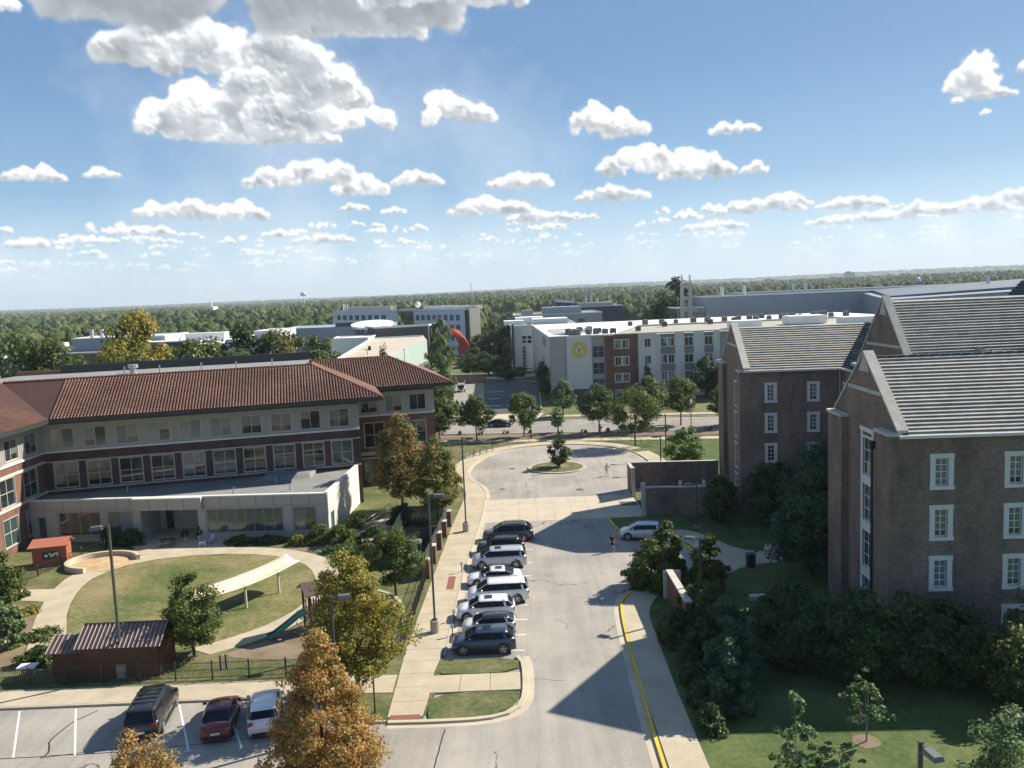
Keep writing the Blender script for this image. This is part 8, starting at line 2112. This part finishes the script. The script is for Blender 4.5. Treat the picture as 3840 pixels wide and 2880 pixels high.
for i in range(40):
    x = rf.uniform(-150, -30); y = rf.uniform(300, 480)
    if -140 < x < -75 and y < 440: continue
    if -70 < x < -38 and y < 335: continue
    if abs((x + 93.4) * .81 + (y - 446.7) * .587) < 45 and -5 < x + 100: continue
    far(rf.choice('ggood'), x, y, rf.uniform(9, 14), rf.uniform(4, 6.5), 'tree of the park land round the distant office building', 'trees round the office building')
for i in range(12):
    far(rf.choice('ggd'), rf.uniform(-15, 20), rf.uniform(395, 560), rf.uniform(6, 11), rf.uniform(3.5, 6), 'tree of the low clump right of the office building', 'trees before the meadow')

# ================================================================== WOODS TO THE HORIZON (uncountable: one object)
rs = np.random.RandomState(12)
def lump(n, ring, seed):
    """one crown: a jagged dome of n x ring vertices"""
    r = np.random.RandomState(seed); v = []
    for i in range(ring):
        th = (i + .3) / ring * (pi * .62)
        for j in range(n):
            ph = 2 * pi * (j + .5 * (i % 2)) / n; q = r.uniform(.78, 1.2)
            v.append((sin(th) * cos(ph) * q, sin(th) * sin(ph) * q, .1 + .9 * cos(th) * r.uniform(.85, 1.12)))
    v.append((0, 0, r.uniform(.95, 1.1))); f = []
    for i in range(ring - 1):
        for j in range(n): f.append((i * n + j, (i + 1) * n + j, (i + 1) * n + (j + 1) % n)); f.append((i * n + j, (i + 1) * n + (j + 1) % n, i * n + (j + 1) % n))
    for j in range(n): f.append((len(v) - 1, j, (j + 1) % n))
    return np.array(v), np.array(f)
def forest(name, pts, sizes, n, ring, mat, variants=6):
    Vs, Fs, k = [], [], 0
    L = [lump(n, ring, s) for s in range(variants)]
    for (x, y, z), (r, h), q in zip(pts, sizes, rs.randint(0, variants, len(pts))):
        v, f = L[q]; a = rs.rand() * 6.28; c, s = cos(a), sin(a)
        w = np.empty_like(v); w[:, 0] = x + r * (v[:, 0] * c - v[:, 1] * s); w[:, 1] = y + r * (v[:, 0] * s + v[:, 1] * c); w[:, 2] = z + h * v[:, 2]
        Vs.append(w); Fs.append(f + k); k += len(v)
    V = np.concatenate(Vs).astype(np.float32); F = np.concatenate(Fs).astype(np.int32)
    me = bpy.data.meshes.new(name); me.vertices.add(len(V)); me.vertices.foreach_set('co', V.ravel())
    me.loops.add(F.size); me.loops.foreach_set('vertex_index', F.ravel()); me.polygons.add(len(F)); me.polygons.foreach_set('loop_start', np.arange(0, F.size, 3, dtype=np.int32))
    try: me.polygons.foreach_set('loop_total', np.full(len(F), 3, dtype=np.int32))
    except Exception: pass
    me.materials.append(MATS[mat]); me.update(calc_edges=True)
    o = inst(me, name); o['kind'] = 'stuff'; return o
m_, t_, b_ = newmat('woods')
g_ = N(t_, 'ShaderNodeNewGeometry'); v_ = objco(t_)
f1 = noise(t_, .006, 5, .7, v_); f2 = noise(t_, .12, 4, .7, v_)
mv = mth(t_, 'ADD', mth(t_, 'ADD', mth(t_, 'MULTIPLY', f1, .5), mth(t_, 'MULTIPLY', f2, .37)), mth(t_, 'MULTIPLY', g_.outputs['Random Per Island'], .28))
t_.links.new(ramp(t_, mv, [(.3, (.022, .044, .018)), (.47, (.046, .078, .028)), (.62, (.082, .112, .038)), (.8, (.15, .145, .055))]), b_.inputs['Base Color'])
b_.inputs['Roughness'].default_value = .9; b_.inputs['Specular IOR Level'].default_value = .1
bump(t_, b_, noise(t_, .5, 4, .75, v_), 1.0, 1.5)
def clearing(x, y):
    d = hypot(x, y)
    if -20 < x < 85 and 500 < y < 890: return True
    if d > 1000 and sin(x / 210 + 1.3) * cos(y / 330 + .4) + .5 * sin(x / 90 + y / 140) > 1.12: return True
    if 130 < x + .2 * y - 260 < 215 and y < 700 and x > 60 and y < 560: return True
    return False
def field(n, d0, d1, r0, r1, h0, h1, pw=1.0):
    P, Z = [], []
    while len(P) < n:
        d = d0 + (d1 - d0) * rs.rand() ** pw; az = rs.uniform(-.66, .72); x, y = d * sin(az), d * cos(az)
        if clearing(x, y): continue
        P.append((x, y, terr(x, y) - .5)); Z.append((rs.uniform(r0, r1), rs.uniform(h0, h1)))
    return P, Z
def band(n, f):
    P, Z = [], []
    for _ in range(n):
        x, y, r, h = f(); P.append((x, y, terr(x, y) - .5)); Z.append((r, h))
    return P, Z
P1, Z1 = field(3400, 500, 1000, 4.5, 8, 8, 15, 1.0)
Pb, Zb = band(260, lambda: (rs.uniform(-20, 75), rs.uniform(700, 722), rs.uniform(4, 7), rs.uniform(5, 9)))
Pc, Zc = band(330, lambda: (rs.uniform(-60, 110), rs.uniform(885, 960), rs.uniform(6, 9), rs.uniform(11, 17)))
P1 += Pb + Pc; Z1 += Zb + Zc
forest('woodland', P1, Z1, 9, 5, 'woods')
P2, Z2 = field(9000, 950, 3200, 5, 15, 6, 19, 1.25)
forest('woodland', P2, Z2, 7, 3, 'woods')
P3, Z3 = field(9000, 3000, 12500, 18, 42, 10, 20, 1.2)
forest('woodland', P3, Z3, 6, 2, 'woods')
P4, Z4 = band(600, lambda: (lambda d, a: (d * sin(a), d * cos(a), rs.uniform(4, 7), rs.uniform(7, 12)))(rs.uniform(200, 520), rs.uniform(-.66, -.36)))
P4 = [(p, z) for p, z in zip(P4, Z4) if p[1] > 285 and not (-150 < p[0] < -70 and p[1] > 320)]
forest('woodland', [p for p, _ in P4], [z for _, z in P4], 9, 5, 'woods')
# ================================================================== HAZE
hm_ = bpy.data.materials.new('haze_air'); hm_.use_nodes = True; ht = hm_.node_tree; ht.nodes.clear()
pv = N(ht, 'ShaderNodeVolumePrincipled'); ho = N(ht, 'ShaderNodeOutputMaterial'); ht.links.new(pv.outputs[0], ho.inputs['Volume'])
pv.inputs['Color'].default_value = (0.78, 0.88, 1.0, 1); pv.inputs['Density'].default_value = 0.00008; pv.inputs['Anisotropy'].default_value = 0.1
MATS['haze_air'] = hm_
o = MB().box((-20500, -20500, -8), (20500, 20500, 260)).obj('haze', 'haze_air'); o['kind'] = 'stuff'
